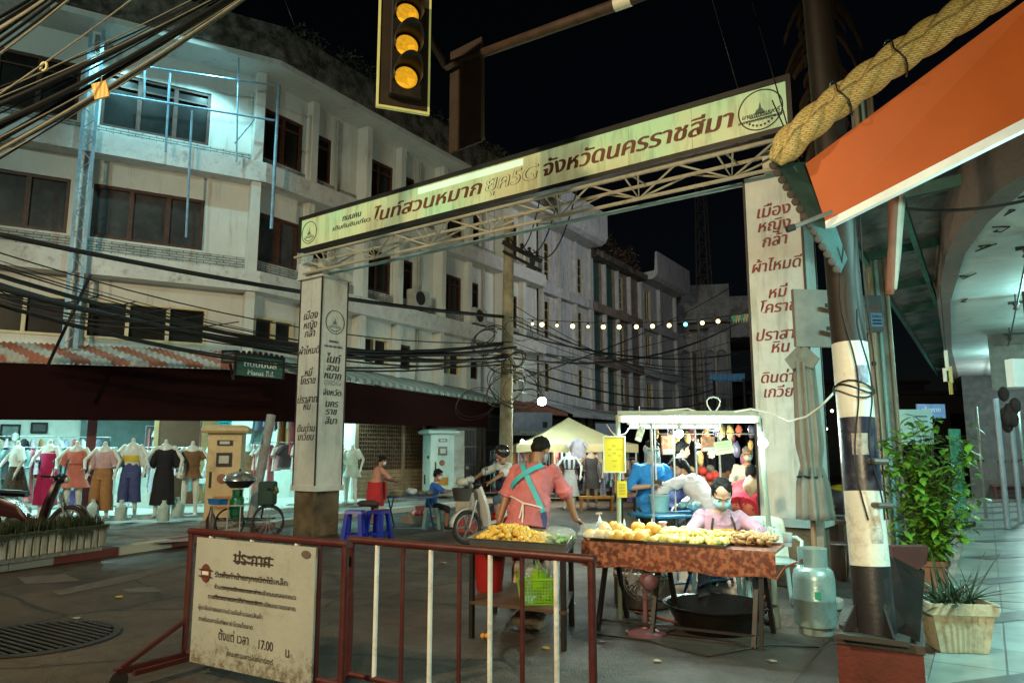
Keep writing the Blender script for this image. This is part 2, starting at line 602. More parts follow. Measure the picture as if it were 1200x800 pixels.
b.lathe([(.56, .002), (.56, .006)], n=40)
b.build('ribbed_plate', mat('cast_iron_ribs', (.055, .055, .055), .45, .5), m)
# ================================================================== corner building
cb = thing('corner_building', 'old white four-storey corner building with dark wood windows and stained roof edge, behind the gate', 'building', CC)
def part(mb, name, m, parent=cb, **k):
 inv = Matrix.Translation(-parent.location) if parent.parent is None else Matrix.Translation(-parent.parent.location)
 mb.v = [inv @ p for p in mb.v]
 return mb.build(name, m, parent, **k)
BAY = 3.65
S1, Y0, Y1 = 9.0, CC.y, CC.y+BAY*3.8
wins1, wins2 = [], []
for s0 in (1.2, 4.0, 6.9):
 wins1 += [(s0, s0+2.35, 8.95, 10.3, 'wood'), (s0, s0+2.35, 6.3, 7.55, 'pale')]
 wins1 += [(s0-.2, s0+2.3, 4.0, 4.88, 'cream')]
for k in range(4):
 y = Y0+BAY*k
 wins2 += [(y+.12, y+1.4, 8.95, 10.3, 'wood'), (y+.12, y+1.4, 6.25, 7.5, 'pale' if k == 0 else 'wood'), (y+.1, y+1.35, 4.05, 4.85, 'cream')]
 if k < 3:
  wins2 += [(y+1.85, y+2.45, 8.95, 10.25, 'wood'), (y+1.85, y+2.45, 6.25, 7.5, 'wood'), (y+1.85, y+2.4, 4.05, 4.8, 'plain')]
wm = MB(F1)
wm.wall(0, S1, 3.3, 11.3, [v[:4] for v in wins1])
wm.M = F2
wm.wall(Y0, Y1, 3.3, 11.3, [v[:4] for v in wins2])
part(wm, 'wall', M_white, recalc=False)
def window(F, a, b, c, d, style, parent=cb, dep=.1, nb=None, prt=part):
 fm = MB(F)
 t = .07 if style != 'cream' else .055
 n0, n1 = -dep-.02, -dep+.07
 if style == 'cream':
  n1 = .03
 fm.box(a, b, n0, n1, c, c+t).box(a, b, n0, n1, d-t, d).box(a, a+t, n0, n1, c+t, d-t).box(b-t, b, n0, n1, c+t, d-t)
 k = nb or max(1, round((b-a)/.75))
 for i in range(1, k):
  x = a+(b-a)*i/k
  fm.box(x-t*.7, x+t*.7, n0, n1-.004, c+t, d-t)
 if style == 'wood':
  fm.box(a+t, b-t, n0, n1-.01, d-.32, d-.28)
 if style == 'lattice':
  for i in range(1, 2*k):
   x = a+(b-a)*i/(2*k)
   fm.box(x-.012, x+.012, n0, n1-.01, c+t, d-t)
  for i in range(1, 4):
   z = c+(d-c)*i/4
   fm.box(a+t, b-t, n0, n1-.012, z-.012, z+.012)
 m = {'wood': M_wood, 'pale': M_wood, 'cream': M_cream, 'plain': M_wood, 'lattice': M_cream, 'white': M_white}[style]
 f = prt(fm, 'window', m, parent)
 p = MB(F)
 p.face([(a+.01, n0+.02, c+.01), (b-.01, n0+.02, c+.01), (b-.01, n0+.02, d-.01), (a+.01, n0+.02, d-.01)])
 prt(p, 'pane', M_panef if style == 'pale' else M_pane, f, recalc=False)
 return f
for v in wins1:
 window(F1, *v)
for v in wins2:
 window(F2, *v)
# brick bands below the windows, ledges, fins, eave and gutter
for F, a, b, m in ((F1, .1, S1, M_brickw), (F2, Y0+.1, Y1, M_brickw2)):
 bb = MB(F)
 for z0, z1 in ((8.62, 8.93), (5.86, 6.24)):
  bb.box(a, b, .003, .035, z0, z1)
 part(bb, 'brick_band', m)
def ring(n0, n1, z0, z1, end=Y1):
 """a horizontal band that runs round both street faces, mitred at the corner"""
 t = math.tan(rad(27.5)/2)
 out = []
 for F, a, b, e in ((F1, 0, S1, 1), (F2, Y0, end, 1)):
  out.append([F @ Vector((a-n*t, n, z)) for n, z in ((n0, z0), (n1, z0), (n1, z1), (n0, z1))])
  out.append([F @ Vector((b, n, z)) for n, z in ((n0, z0), (n1, z0), (n1, z1), (n0, z1))])
 q = MB()
 q.rings([out[1], out[0], out[3]])
 return q
part(ring(.002, .45, 8.12, 8.62), 'ledge', M_ledge)
part(ring(.002, .42, 5.36, 5.86), 'ledge', M_ledge)
part(ring(.002, .95, 11.0, 11.14), 'eave', M_white)
part(ring(.75, 1.02, 11.145, 12.0), 'gutter', M_gutter)
part(ring(.0, .72, 11.145, 11.75), 'roof_kerb', M_gutter)
def finpart(F, a, b, n):
 for q in ((n, 8.63, 10.99), (n-.02, 5.87, 8.11), (n-.06, 3.4, 5.35)):
  part(MB(F).box(a, b, .006, *q), 'column', M_white)
for s in (-.02, 3.62, 6.6):
 finpart(F1, s, s+.22, .40)
for k in range(4):
 y = Y0+BAY*k
 for a, b, n in ((3.45, 3.65, .42), (1.5, 1.72, .25)):
  if not (k == 3 and a > 2):
   finpart(F2, y+a, y+b, n)
# beam over the ground floor, dark upper core, corner posts below
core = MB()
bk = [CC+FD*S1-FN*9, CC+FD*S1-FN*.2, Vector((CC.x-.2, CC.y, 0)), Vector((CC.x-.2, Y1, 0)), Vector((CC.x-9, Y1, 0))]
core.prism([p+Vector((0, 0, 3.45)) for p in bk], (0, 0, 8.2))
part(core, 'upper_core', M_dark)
sh = MB(F2)
for y, z in ((Y0+2.6, 11.2),):
 pass
# rooftop weeds that grow out of the gutter
def leafcloud(mb, c, r, n, ls, rng, droop=0.0, aspect=2.2):
 for _ in range(n):
  while True:
   p = Vector((rng.uniform(-1, 1), rng.uniform(-1, 1), rng.uniform(-1, 1)))
   if p.length < 1:
    break
  p = Vector((p.x*r[0], p.y*r[1], p.z*r[2]))+Vector(c)
  a = Vector((rng.uniform(-1, 1), rng.uniform(-1, 1), rng.uniform(-.6, .8)-droop)).normalized()
  s = a.cross(Vector((rng.uniform(-1, 1), rng.uniform(-1, 1), rng.uniform(-1, 1)))).normalized()
  l = ls*rng.uniform(.6, 1.4)
  ww = l/aspect/2
  mb.add([p, p+a*l*.45+s*ww, p+a*l, p+a*l*.45-s*ww], [(0, 1, 2, 3)])
M_weed = mat('weed_leaves', (.07, .075, .04), .6, var=.6, scale=9, bump=0)
rng = random.Random(4)
wd = MB()
for k in range(11):
 y = 12.8+k*1.2+rng.uniform(-.3, .3)
 for j in range(4):
  leafcloud(wd, (CC.x+.95+rng.uniform(-.3, .1), y+rng.uniform(-.6, .6), 11.95+rng.uniform(0, .35)), (.28, .6, .3), 110, .1, rng)
wo = wd.build('rooftop_weeds', M_weed, recalc=False)
tag(wo, 'tangle of weeds growing along the stained gutter of the white corner building', 'weeds')
wo['kind'] = 'stuff'
# ------------------------------------------------------------------ ground floor: the clothes shop
shop = thing('clothes_shop_room', 'brightly lit ground-floor clothes shop behind the mannequins, white walls and raised tiled floor', 'shop', CC)
M_shopw = mat('shop_wall', (.62, .68, .64), .6, var=.12)
fl = MB()
A, B_ = CC+FD*S1, CC
poly = [A+FN*.9, CC+FN*.9+Vector((.35, .1, 0)), Vector((CC.x+.85, Y0+BAY+.4, 0)), Vector((CC.x-3.2, Y0+BAY+.4, 0)), CC-FN*4.6+Vector((0, 0, 0)), A-FN*4.6]
fl.prism([p+Vector((0, 0, .0)) for p in poly], (0, 0, .22))
part(fl, 'floor_platform', mat('shop_tile', (.5, .54, .5), .3, var=.15, dirt=(.25, .25, .22), damt=.3), shop)
wlm = MB(F1)
wlm.box(-1.6, S1, -4.5, -4.4, .22, 3.4)
wlm.M = F2
wlm.box(Y0+1.2, Y0+BAY, -2.6, -2.5, .22, 3.4)
wlm.box(Y0+BAY, Y0+BAY+.12, -2.6, -.02, .22, 3.3)
part(wlm, 'back_wall', M_shopw, shop)
ce = MB()
ce.prism([p+Vector((0, 0, 3.3)) for p in (A-FN*.03, CC-FN*.03+Vector((-.1, 0, 0)), Vector((CC.x-.05, Y0+BAY, 0)), Vector((CC.x-3.2, Y0+BAY, 0)), CC-FN*4.6, A-FN*4.6)], (0, 0, .1))
part(ce, 'ceiling', M_shopw, shop)
M_tan = mat('tan_wood', (.42, .26, .11), .5, var=.25, scale=3)
d = MB(F1)
d.box(.75, 1.7, -2.0, -1.9, .22, 3.3)
part(d, 'door_panel', mat('brown_door', (.12, .05, .022), .5), shop)
d = MB(F1)
d.box(.15, .7, -2.02, -1.9, .22, 3.3).box(1.705, 1.8, -2.0, -1.88, .22, 3.3)
part(d, 'door_post', M_tan, shop)
p1 = MB(F1)
p1.box(3.1, 3.28, .5, .62, .22, 2.7)
part(p1, 'front_post', mat('maroon_post', (.1, .015, .02), .5), shop)
tb = MB()
for F, s, n in ((F1, 2.2, -1.4), (F1, 4.2, -1.4), (F1, 6.2, -1.5), (F1, 3.0, .55), (F1, 5.2, .55), (F1, 1.0, .5), (F2, Y0+1.6, -.9), (F2, Y0+2.6, .4)):
 p = F @ Vector((s, n, 3.2))
 q = F @ Vector((s+1.1, n, 3.2))
 tb.tube([p, q], .02, 8)
 zz = 3.14 if n < 0 else 2.9
 c = (p+q)/2
 lamp('shop_tube', 'AREA', (c.x, c.y, zz), 75 if n < 0 else 55, (.5, 1.0, .92), .25, (c.x, c.y, 0), sizey=1.1)
part(tb, 'ceiling_tube', M_tube, shop)
# ================================================================== ground floor of the street side: grille, cabinets, shutters
gr = thing('lattice_grille', 'brown wooden lattice grille over plank boarding beside the pale dressed mannequins', 'grille', (CC.x, 16.9, 0))
Yg0, Yg1 = CC.y+BAY+.15, 18.45
b = MB(F2)
n = 30
for i in range(n+1):
 y = Yg0+(Yg1-Yg0)*i/n
 b.box(y-.012, y+.012, -.10, -.06, 1.0, 3.0)
for i in range(18):
 z = 1.0+2.0*i/17
 b.box(Yg0, Yg1, -.055, -.035, z-.011, z+.011)
part(b, 'lattice', mat('brown_lattice', (.16, .09, .05), .6, var=.4), gr)
b = MB(F2)
for i in range(7):
 b.box(Yg0, Yg1, -.12+.004*(i % 2), -.03+.006*(i % 3), .2+i*.115, .2+i*.115+.105)
part(b, 'plank_boarding', mat('worn_planks', (.26, .16, .09), .7, var=.4, scale=3), gr)
b = MB(F2)
for y in (Yg0, (Yg0+Yg1)/2+.5, Yg1):
 b.box(y-.05, y+.05, -.03, .03, .2, 3.2)
part(b, 'post', mat('grille_post', (.2, .12, .07), .6), gr)
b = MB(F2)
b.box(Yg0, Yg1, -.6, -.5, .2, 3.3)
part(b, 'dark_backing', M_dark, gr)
# kerb step under it
structure(MB(F2).box(CC.y+BAY+.42, 26, -.6, .85, .1, .2).build('pavement_step', M_pave))
def shutter(name, y0, y1, label, m, style):
 t = thing(name, label, 'shutter', (CC.x, (y0+y1)/2, 0))
 b = MB(F2)
 n = int((y1-y0)/.09)
 if style == 'fold':
  for i in range(n+1):
   y = y0+(y1-y0)*i/n
   b.box(y-.012, y+.012, -.1, -.07, .2, 2.9)
  for z in (.5, 1.1, 1.7, 2.3, 2.8):
   for i in range(n):
    ya, yb = y0+(y1-y0)*i/n, y0+(y1-y0)*(i+1)/n
   b.box(y0, y1, -.069, -.05, z-.03, z+.03)
 else:
  for i in range(26):
   z = .2+i*.105
   b.box(y0, y1, -.1, -.07+.012*(i % 2), z, z+.1)
 part(b, 'slats', m, t)
 b = MB(F2)
 b.box(y0-.12, y0-.005, -.15, .06, .2, 3.2).box(y1+.005, y1+.12, -.15, .06, .2, 3.2).box(y0-.12, y1+.12, -.15, .05, 3.205, 3.4)
 part(b, 'door_frame', mat('shutter_frame', (.12, .1, .08), .7), t)
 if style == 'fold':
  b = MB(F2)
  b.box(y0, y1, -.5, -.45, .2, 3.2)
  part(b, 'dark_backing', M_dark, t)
 return t
shutter('folding_grille', 19.1, 21.4, 'pale steel folding grille closed across a shopfront behind the seated child', mat('pale_grille', (.42, .43, .45), .45, .4), 'fold')
shutter('rolling_shutter', 21.8, 25.2, 'dark steel shutter closed behind the concrete utility pole', mat('dark_shutter', (.06, .055, .06), .5, .3), 'fold')
shutter('rolling_shutter', 25.8, 29.5, 'dark rolling shutter behind the beige tent canopy', mat('dark_shutter_b', (.05, .045, .05), .5, .3), 'roll')
shutter('rolling_shutter', 30.4, 35.5, 'far dark rolling shutter under the blue shop sign', mat('dark_shutter_c', (.05, .045, .05), .5, .3), 'roll')
def cabinet(loc, rz, col, label, wd=.62, dp_=.62, ht=1.75, roof=.12, side=False):
 t = thing('electric_cabinet', label, 'electric cabinet', loc, rz)
 m = mat('cabinet_paint', col, .5, var=.12, dirt=tuple(c*.55 for c in col), damt=.3, dscale=3)
 b = MB()
 b.box(-wd/2, wd/2, -dp_/2, dp_/2, .1, ht)
 b.build('body', m, t, bevel=.012)
 MB().box(-wd/2-.05, wd/2+.05, -dp_/2-.05, dp_/2+.05, 0, .098).build('plinth', M_conc, t)
 b = MB()
 b.rings([[(x*sx, y*sy, z) for x, y in ((-1, -1), (1, -1), (1, 1), (-1, 1))] for sx, sy, z in ((wd/2+roof*.7, dp_/2+roof*.7, ht+.003), (wd/2+roof, dp_/2+roof, ht+.05), (wd/2+roof, dp_/2+roof, ht+.1), (wd/2+.02, dp_/2+.02, ht+.16))])
 b.build('roof', m, t)
 mk = mat('meter_black', (.03, .03, .03), .3)
 for z, hh in ((ht-.18, .1), (ht-.5, .26)):
  w_ = MB().box(-.14, .14, -dp_/2-.03, -dp_/2-.004, z-hh/2, z+hh/2).build('meter', mk, t)
  MB().box(-.09, .09, -dp_/2-.034, -dp_/2-.031, z-hh*.28, z+hh*.28).build('dial', flat((.5, .5, .45)), w_)
 MB().lathe([(.09, 0), (.09, .02)], n=20).build('round_badge', flat((.3, .12, .08)), t).matrix_local = Matrix.Translation((-.02, -dp_/2-.003, ht-.86)) @ Matrix.Rotation(rad(90), 4, 'X')
 MB().box(-.16, .2, -dp_/2-.012, -dp_/2-.003, .32, .56).build('warning_plate', flat((.5, .22, .03)), t)
 MB().box(-.25, -.21, -dp_/2-.02, -dp_/2-.003, .72, 1.02).build('door_handle', mk, t)
 b = MB()
 for z, y in ((.35, .1), (1.35, -.12), (.95, -.05)):
  b = MB().box(-wd/2-.012, -wd/2-.003, y-.05, y+.05, z, z+.28)
  b.build('side_vent', mk if z == .35 else m, t)
 MB().box(-wd/2-.016, -wd/2-.003, -.2, -.08, 1.12, 1.2).build('side_plate', mk, t)
 return t
p = gz(262, 622, .118)
cabinet(tuple(gz(254, 616, .118)+CAMY*.3), rad(-4+50), (.58, .44, .24), 'beige roadside electric cabinet with a flared roof left of the gate pillar', .62, .7)
cabinet((-14.3, 18.3, .2), rad(62), (.5, .66, .62), 'pale green electric cabinet with several meters between the two grilles', .8, .6, 1.85)
wc = thing('meter_box_rack', 'narrow pale meter box panel standing right beside the pale green cabinet', 'electric box', (-14.35, 19.25, .2), rad(75))
MB().box(-.28, .28, -.1, .1, .0, 2.0).build('panel', flat((.5, .55, .5)), wc)
for i in range(3):
 MB().box(-.2, .2, -.17, -.103, .35+i*.52, .75+i*.52).build('meter_case', flat((.55, .6, .55)), wc)
# ================================================================== awning and fascia round the corner
def run(prof, ends, M1=F1, M2=F2):
 """sweep a profile [(n,z)] along face 1, round the corner and along face 2"""
 t = math.tan(rad(27.5)/2)
 secs = [[F1 @ Vector((ends[0], n, z)) for n, z in prof], [F1 @ Vector((-n*t, n, z)) for n, z in prof], [F2 @ Vector((ends[1], n, z)) for n, z in prof]]
 return secs
aw = thing('shop_awning', 'striped sheet awning with a long dark maroon fascia board wrapping the corner shop', 'awning', (CC.x, CC.y, 2.2))
def apart(mb, name, m, par=aw, **k):
 inv = Matrix.Translation(-par.location)
 mb.v = [inv @ p for p in mb.v]
 return mb.build(name, m, par, **k)
YE = 19.95
M_stripe = pat('awning_stripes', 'wave', (.42, .4, .34), (.33, .1, .05), .5, .7, axis='Y', thr=.5, soft=.04, dirt=(.12, .1, .07), damt=.4, dscale=3)
fz = {'w': (3.13, 2.06), 'c': (3.34, 2.2), 'e': (3.1, 2.3)}
def fasc(n0, n1, zt, zb):
 q = MB()
 t = math.tan(rad(27.5)/2)
 secs = []
 for F, a, (T, Bm) in ((F1, S1, fz['w']), (F1, None, fz['c']), (F2, YE, fz['e'])):
  rows = []
  for n, z in ((n0, Bm+zb), (n1, Bm+zb), (n1, T+zt), (n0, T+zt)):
   if a is None:
    rows.append(F1 @ Vector((-n*t, n, z)))
   else:
    rows.append(F @ Vector((a, n, z)))
  secs.append(rows)
 return q.rings(secs)
apart(fasc(1.36, 1.42, 0, 0), 'fascia_board', M_maroon)
def corr(F, s0, s1, zt0, zt1, step=.11):
 q = MB()
 k = int((s1-s0)/step)
 top, bot = [], []
 for i in range(k*4+1):
  s = s0+(s1-s0)*i/(k*4)
  z = zt0+(zt1-zt0)*i/(k*4)
  wv = .022*math.cos(i*math.pi/2)
  top.append(F @ Vector((s, .05, z+.5+wv)))
  bot.append(F @ Vector((s, 1.5, z+.02+wv)))
 lip = [p+Vector((0, 0, -.0))-Vector((0, 0, .09)) for p in bot]
 m = len(top)
 q.add(top+bot+lip, [(i, i+1, m+i+1, m+i) for i in range(m-1)]+[(m+i, m+i+1, 2*m+i+1, 2*m+i) for i in range(m-1)])
 return q
apart(corr(F1, -.35, S1, 3.42, 3.2), 'striped_sheet', M_stripe, recalc=False, smooth=True)
M_stripe2 = pat('awning_stripes_pale', 'wave', (.4, .46, .42), (.16, .2, .19), 1.1, .6, axis='Y', thr=.55, soft=.1, dirt=(.14, .14, .11), damt=.4)
apart(corr(F2, CC.y+.35, YE+.9, 3.42, 3.15), 'pale_striped_sheet', M_stripe2, recalc=False, smooth=True)
b = MB()
for F, s in ((F1, 1.2), (F1, 3.6), (F1, 6.2), (F2, 13.2), (F2, 16.0), (F2, 18.8)):
 b.bar(F @ Vector((s, .03, 2.95)), F @ Vector((s, 1.35, 2.95)), .05)
 b.bar(F @ Vector((s, .03, 3.5)), F @ Vector((s, 1.35, 2.97)), .04)
apart(b, 'bracket', M_dark)
# second, farther sheet awnings along the street
for k, (y0, y1, c, z, lab) in enumerate(((21.3, 25.3, (.3, .12, .08), 2.95, 'reddish scalloped sheet awning behind the utility pole under the white street lamp'), (25.7, 35.6, (.45, .47, .46), 2.95, 'long pale corrugated awning over the far shutters left of the stall tube'), (36, 42, (.2, .2, .24), 3.0, 'dim bluish sheet awning at the far end of the left shop row'))):
 q = corr(F2, y0, y1, z, z, .16)
 tag(q.build('sheet_awning', mat('awning_sheet', c, .55, .2, var=.3, dirt=(.08, .06, .05), damt=.45), recalc=False, smooth=True), lab, 'awning')
# street name plate on the fascia corner
sn = thing('street_name_sign', 'green street name plate with white Thai lettering above the maroon fascia', 'street sign', F2 @ Vector((11.55, 1.3, 3.05)))
sd = (onx(333, 432, -13.6)-onx(277, 424, -13.6))
a = dp(277, 436, 14.6)
c = dp(331, 441, 15.4)
sn.location = (a+c)/2+Vector((0, 0, .14))
u = (c-a).normalized()
SM = plane_at((0, 0, 0), u)
b = MB(SM)
b.box(-.52, .52, -.19, .22, -.04, 0)
b.build('plate', mat('green_enamel', (.008, .09, .05), .35, dirt=(.02, .04, .03), damt=.3), sn)
b = MB(SM)
b.box(-.56, .56, .2, .26, -.05, .012).box(-.56, -.525, -.2, .2, -.05, .012).box(.525, .56, -.2, .2, -.05, .012)
b.tube([SM @ Vector((-.54, .26, -.02)), SM @ Vector((-.54, .36, -.02))], .02) if False else None
b.build('frame', M_dark, sn)
b = MB(SM)
for i in range(9):
 x = -.5+i*.125
 b.ell((x, .27, -.02), (.05, .035+.03*math.cos((i-4)/4*1.5), .015), 8, 6)
b.build('scroll_crest', M_dark, sn)
M_signw = flat((.7, .8, .75), .5)
text('ถนนมนัส', .21, M_signw, SM @ Matrix.Translation((0, .06, .004)), sn, bold=.02)
text('Manat Rd.', .15, M_signw, SM @ Matrix.Translation((.02, -.12, .004)), sn, bold=.02)
# old floodlight head fixed above the fascia
fl = thing('flood_lamp_head', 'small dark square flood lamp, switched off, above the maroon fascia corner', 'lamp', dp(270, 418, 14.7))
b = MB(plane_at((0, 0, 0), CAMX)).box(-.16, .16, -.13, .13, -.05, .05)
b.build('housing', M_dark, fl)
MB(plane_at((0, 0, 0), CAMX)).box(-.12, .12, -.09, .09, .052, .056).build('glass', flat((.15, .15, .15), .2), fl)
MB().bar((0, 0, -.14), (0, .1, -.45), .04).build('stem', M_dark, fl)
# lit flood lamps under the eave
for (px, py), lab in (((160, 29), 'lit flood lamp hanging under the eave above the left window bay'), ((279, 51), 'lit flood lamp hanging under the eave near the building corner')):
 q = dp(px, py, 16.2 if px < 200 else 17.4)
 t = thing('eave_flood_lamp', lab, 'flood lamp', q)
 M = plane_at((0, 0, 0), FD*-1)
 MB(M).box(-.17, .17, -.02, .05, -.1, .1).build('housing', M_dark, t)
 MB(M).box(-.13, .13, -.035, -.022, -.07, .07).build('led_panel', glow('led_panel_glow', (.85, .97, 1), 14), t)
 MB().bar((0, 0, .05), tuple(FN*-.25+Vector((0, 0, .28))), .03).build('arm', M_dark, t)
# ================================================================== steel frame in front of the corner facade
sf = thing('steel_sign_frame', 'pale blue steel ladder mast and empty pipe frame standing against the white facade', 'steel frame', F1 @ Vector((3.75, .75, 3.6)))
M_bluep = mat('pale_blue_pipe', (.25, .42, .55), .5, .2, var=.3, dirt=(.12, .1, .08), damt=.3)
inv = Matrix.Translation(-sf.location)
b = MB(inv @ F1)
for s in (3.62, 3.86):
 b.box(s-.035, s+.035, .62, .69, 3.65, 10.9)
b.build('mast', M_bluep, sf)
b = MB(inv @ F1)
b.tube([(3.63 if i % 2 else 3.85, .655, 3.75+i*.24) for i in range(30)], .014, 6)
b.build('lattice_bracing', M_bluep, sf)
b = MB(inv)
def fp(px, py, off=.8):
 r = ray(px, py)
 o = CC+FN*off
 t = ((o.x)*FN.x+(o.y)*FN.y-0*FN.z)/(r.x*FN.x+r.y*FN.y)
 return Vector((r.x*t, r.y*t, EYE+r.z*t))
for p, q, r_ in (((110, 107), (326, 142), .028), ((168, 78), (327, 101), .024), ((327, 100), (318, 268), .04), ((170, 78), (169, 118), .022), ((199, 86), (194, 178), .026), ((225, 130), (218, 278), .026), ((280, 50), (277, 190), .02), ((298, 140), (275, 168), .018)):
 b.tube([fp(*p), fp(*q)], r_, 8)
b.build('pipe_frame', M_bluep, sf)
# ================================================================== the row of shophouses down the street
def bpart(root):
 def f(mb, name, m, parent=None, **k):
  inv = Matrix.Translation(-root.location)
  mb.v = [inv @ p for p in mb.v]
  return mb.build(name, m, parent or root, **k)
 return f
M_blueW = mat('dim_white_wall', (.5, .51, .53), .75, var=.2, dirt=(.2, .19, .18), damt=.45, streak=True)
M_brownW = mat('brown_render_wall', (.26, .2, .17), .8, var=.25, dirt=(.09, .06, .05), damt=.5)
M_green = mat('green_shutter_panel', (.035, .1, .085), .55, var=.3)
def shophouse(label, y0, y1, top, wm, parapet, cols, fill, X=-15.0):
 t = thing('shophouse', label, 'building', (X, (y0+y1)/2, 0))
 P = bpart(t)
 def prt(mb, name, m, parent=None, **k):
  return P(mb, name, m, parent, **k)
 F = Matrix(((0, 1, 0, X), (1, 0, 0, 0), (0, 0, 1, 0), (0, 0, 0, 1)))
 holes = []
 fl_ = [(3.9, 5.3), (6.1, 7.9), (8.6, 10.4)]
 seg = (y1-y0)/cols
 for i in range(cols):
  for z0, z1 in fl_:
   kind = fill[i % len(fill)]
   if kind == 'g':
    holes.append((y0+i*seg+.12, y0+(i+1)*seg-.12, z0-.2, z1+.15, 'g'))
   elif kind == 'w':
    holes.append((y0+i*seg+.15, y0+i*seg+.15+seg*.55, z0, z1-.1, 'lattice'))
   elif kind == 'd':
    holes.append((y0+i*seg+.1, y0+i*seg+.45, z0-.2, z1+.2, 'plain'))
 P(MB(F).wall(y0, y1, 3.3, top, [h[:4] for h in holes]), 'wall', wm, recalc=False)
 for h in holes:
  if h[4] == 'g':
   q = MB(F)
   a, c = h[0], h[1]
   k = 7
   for i in range(k):
    q.box(a+(c-a)*i/k, a+(c-a)*(i+1)/k, -.15+.02*(i % 2), -.12+.02*(i % 2), h[2], h[3])
   P(q, 'shutter_panel', M_green)
  else:
   window(F, *h[:4], h[4], parent=t, prt=prt)
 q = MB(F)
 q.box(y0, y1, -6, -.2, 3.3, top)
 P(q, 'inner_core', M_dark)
 for i in range(cols+1):
  y = min(max(y0+i*seg, y0+.07), y1-.07)
  P(MB(F).box(y-.06, y+.06, .004, .2, 3.4, top-.05), 'column', M_blueW)
 for z in (5.5, 8.0):
  P(MB(F).box(y0+.003, y1-.003, .004, .24, z, z+.42), 'ledge', wm)
 if parapet == 'curve':
  prof = [(0, top), (.75, top), (.98, top+.12), (1.08, top+.35), (1.08, top+1.45), (.96, top+1.45), (.9, top+.45), (0, top+.35)]
  P(MB().rings([[F @ Vector((y, n, z)) for n, z in prof] for y in (y0+.05, y1-.05)]), 'curved_parapet', M_blueW)
 else:
  P(MB(F).box(y0, y1, .0, .55, top+.003, top+.3), 'parapet', M_gutter)
 return t
shophouse('white shophouse with a curved parapet and lattice windows, next after the corner building', 25.65, 30.2, 10.9, M_blueW, 'curve', 3, 'wdw')
shophouse('brown shophouse with dark green shutter panels and weeds on its roof', 30.25, 36.2, 10.5, M_brownW, 'flat', 4, 'ggwd')
shophouse('pale blue-lit shophouse with a curved parapet, far down the street', 36.25, 41.5, 10.6, M_blueW, 'curve', 2, 'wd')
wd = MB()
for k in range(7):
 leafcloud(wd, (-14.8+rng.uniform(-.4, .2), 30.8+k*.8, 10.9+rng.uniform(0, .7)), (.5, .7, .6), 150, .14, rng)
tag(wd.build('roof_bush', mat('dry_leaves', (.1, .06, .035), .7, var=.5, bump=0), recalc=False), 'dry reddish bush along the roof of the brown shophouse', 'plant')
# end building with arches that closes the view
eb = thing('arcaded_building', 'grey weathered building with tall arched window bays closing the end of the street', 'building', (-13.0, 46.0, 0))
P = bpart(eb)
e0, e1 = onx(766, 400, -14.5), dp(856, 400, 46)
e0 = dp(764, 400, 47)
ux = Vector((e1.x-e0.x, e1.y-e0.y, 0))
LE = ux.length
ux.normalize()
ny = Vector((ux.y, -ux.x, 0))
FE = Matrix(((ux.x, ny.x, 0, e0.x), (ux.y, ny.y, 0, e0.y), (0, 0, 1, 0), (0, 0, 0, 1)))
P(MB(FE).box(0, LE, -8, -.3, 0, 9.6), 'wall', mat('arcade_wall', (.3, .3, .31), .8, dirt=(.12, .11, .1), damt=.5, streak=True))
q = []
na = 6
for i in range(na):
 a = LE*.04+LE*.92*i/na
 c = LE*.04+LE*.92*(i+1)/na
 mid, r = (a+c)/2, (c-a)/2-.06
 mbq = MB(FE)
 pts = [(mid+r*math.cos(math.pi*k/10), 0, 7.6+r*math.sin(math.pi*k/10)) for k in range(11)]
 outer = [(c, 0, 9.0), (c, 0, 7.6)]
 for k in range(10):
  p0, p1 = pts[k], pts[k+1]
  mbq.add([p0, p1, (p1[0], 0, 9.0), (p0[0], 0, 9.0), (p0[0], -.25, p0[2]), (p1[0], -.25, p1[2])], [(0, 1, 2, 3), (0, 1, 5, 4)])
 mbq.box(a, a+.06, -.25, .0, 0, 9.0).box(c-.06, c, -.25, .0, 0, 9.0)
 P(mbq, 'arched_bay', M_blueW, recalc=False)
 P(MB(FE).box(mid-.16, mid+.16, -.296, -.27, 4.0, 7.7), 'window', M_pane)
P(MB(FE).box(-.2, LE*1.0, -8.2, .5, 9.605, 12.0), 'roof_band', mat('roof_band', (.33, .34, .36), .8, dirt=(.12, .11, .1), damt=.5))
P(MB(FE).box(LE*1.003, LE*1.45, -6, .4, 8.6, 11.2), 'side_canopy', mat('side_band', (.3, .31, .33), .8, dirt=(.12, .11, .1), damt=.5))
# dark blocks beyond, so that the street is closed
for k, (px, py, d, ww, hh, c, lab) in enumerate(((900, 530, 60, 26, 7.0, (.05, .05, .055), 'dark far building block behind the right gate pillar'), (1010, 530, 48, 14, 5.2, (.05, .045, .04), 'dark low building beyond the lit market lane on the right'))):
 p = dp(px, py, d)
 t = thing('far_building', lab, 'building', (p.x, p.y, 0), YAW)
 MB().box(-ww/2, ww/2, 0, 8, 0, hh).build('wall', flat(c, .9), t)
 MB().box(-ww/2-.3, ww/2+.3, -.4, 8.3, hh+.003, hh+.25).build('roof', flat((.04, .04, .04), .9), t)
 for i in range(6):
  MB().box(-ww/2+1.2+i*ww/6, -ww/2+2.6+i*ww/6, -.05, -.004, hh-2.6, hh-1.2).build('window', M_pane, t)
rf = thing('blue_sheet_roof', 'small blue lit sheet roof far down the street left of the right gate pillar', 'roof', dp(860, 441, 40))
b = MB(plane_at((0, 0, 0), CAMX))
for i in range(14):
 b.box(-1.0+i*.14, -.87+i*.14, -.22, .22, -1.2+.03*(i % 2), -1.14+.03*(i % 2))
b.v = [p+Vector((0, 0, p.y*.05)) for p in b.v]
b.build('corrugated_sheet', flat((.12, .35, .6), .5), rf)
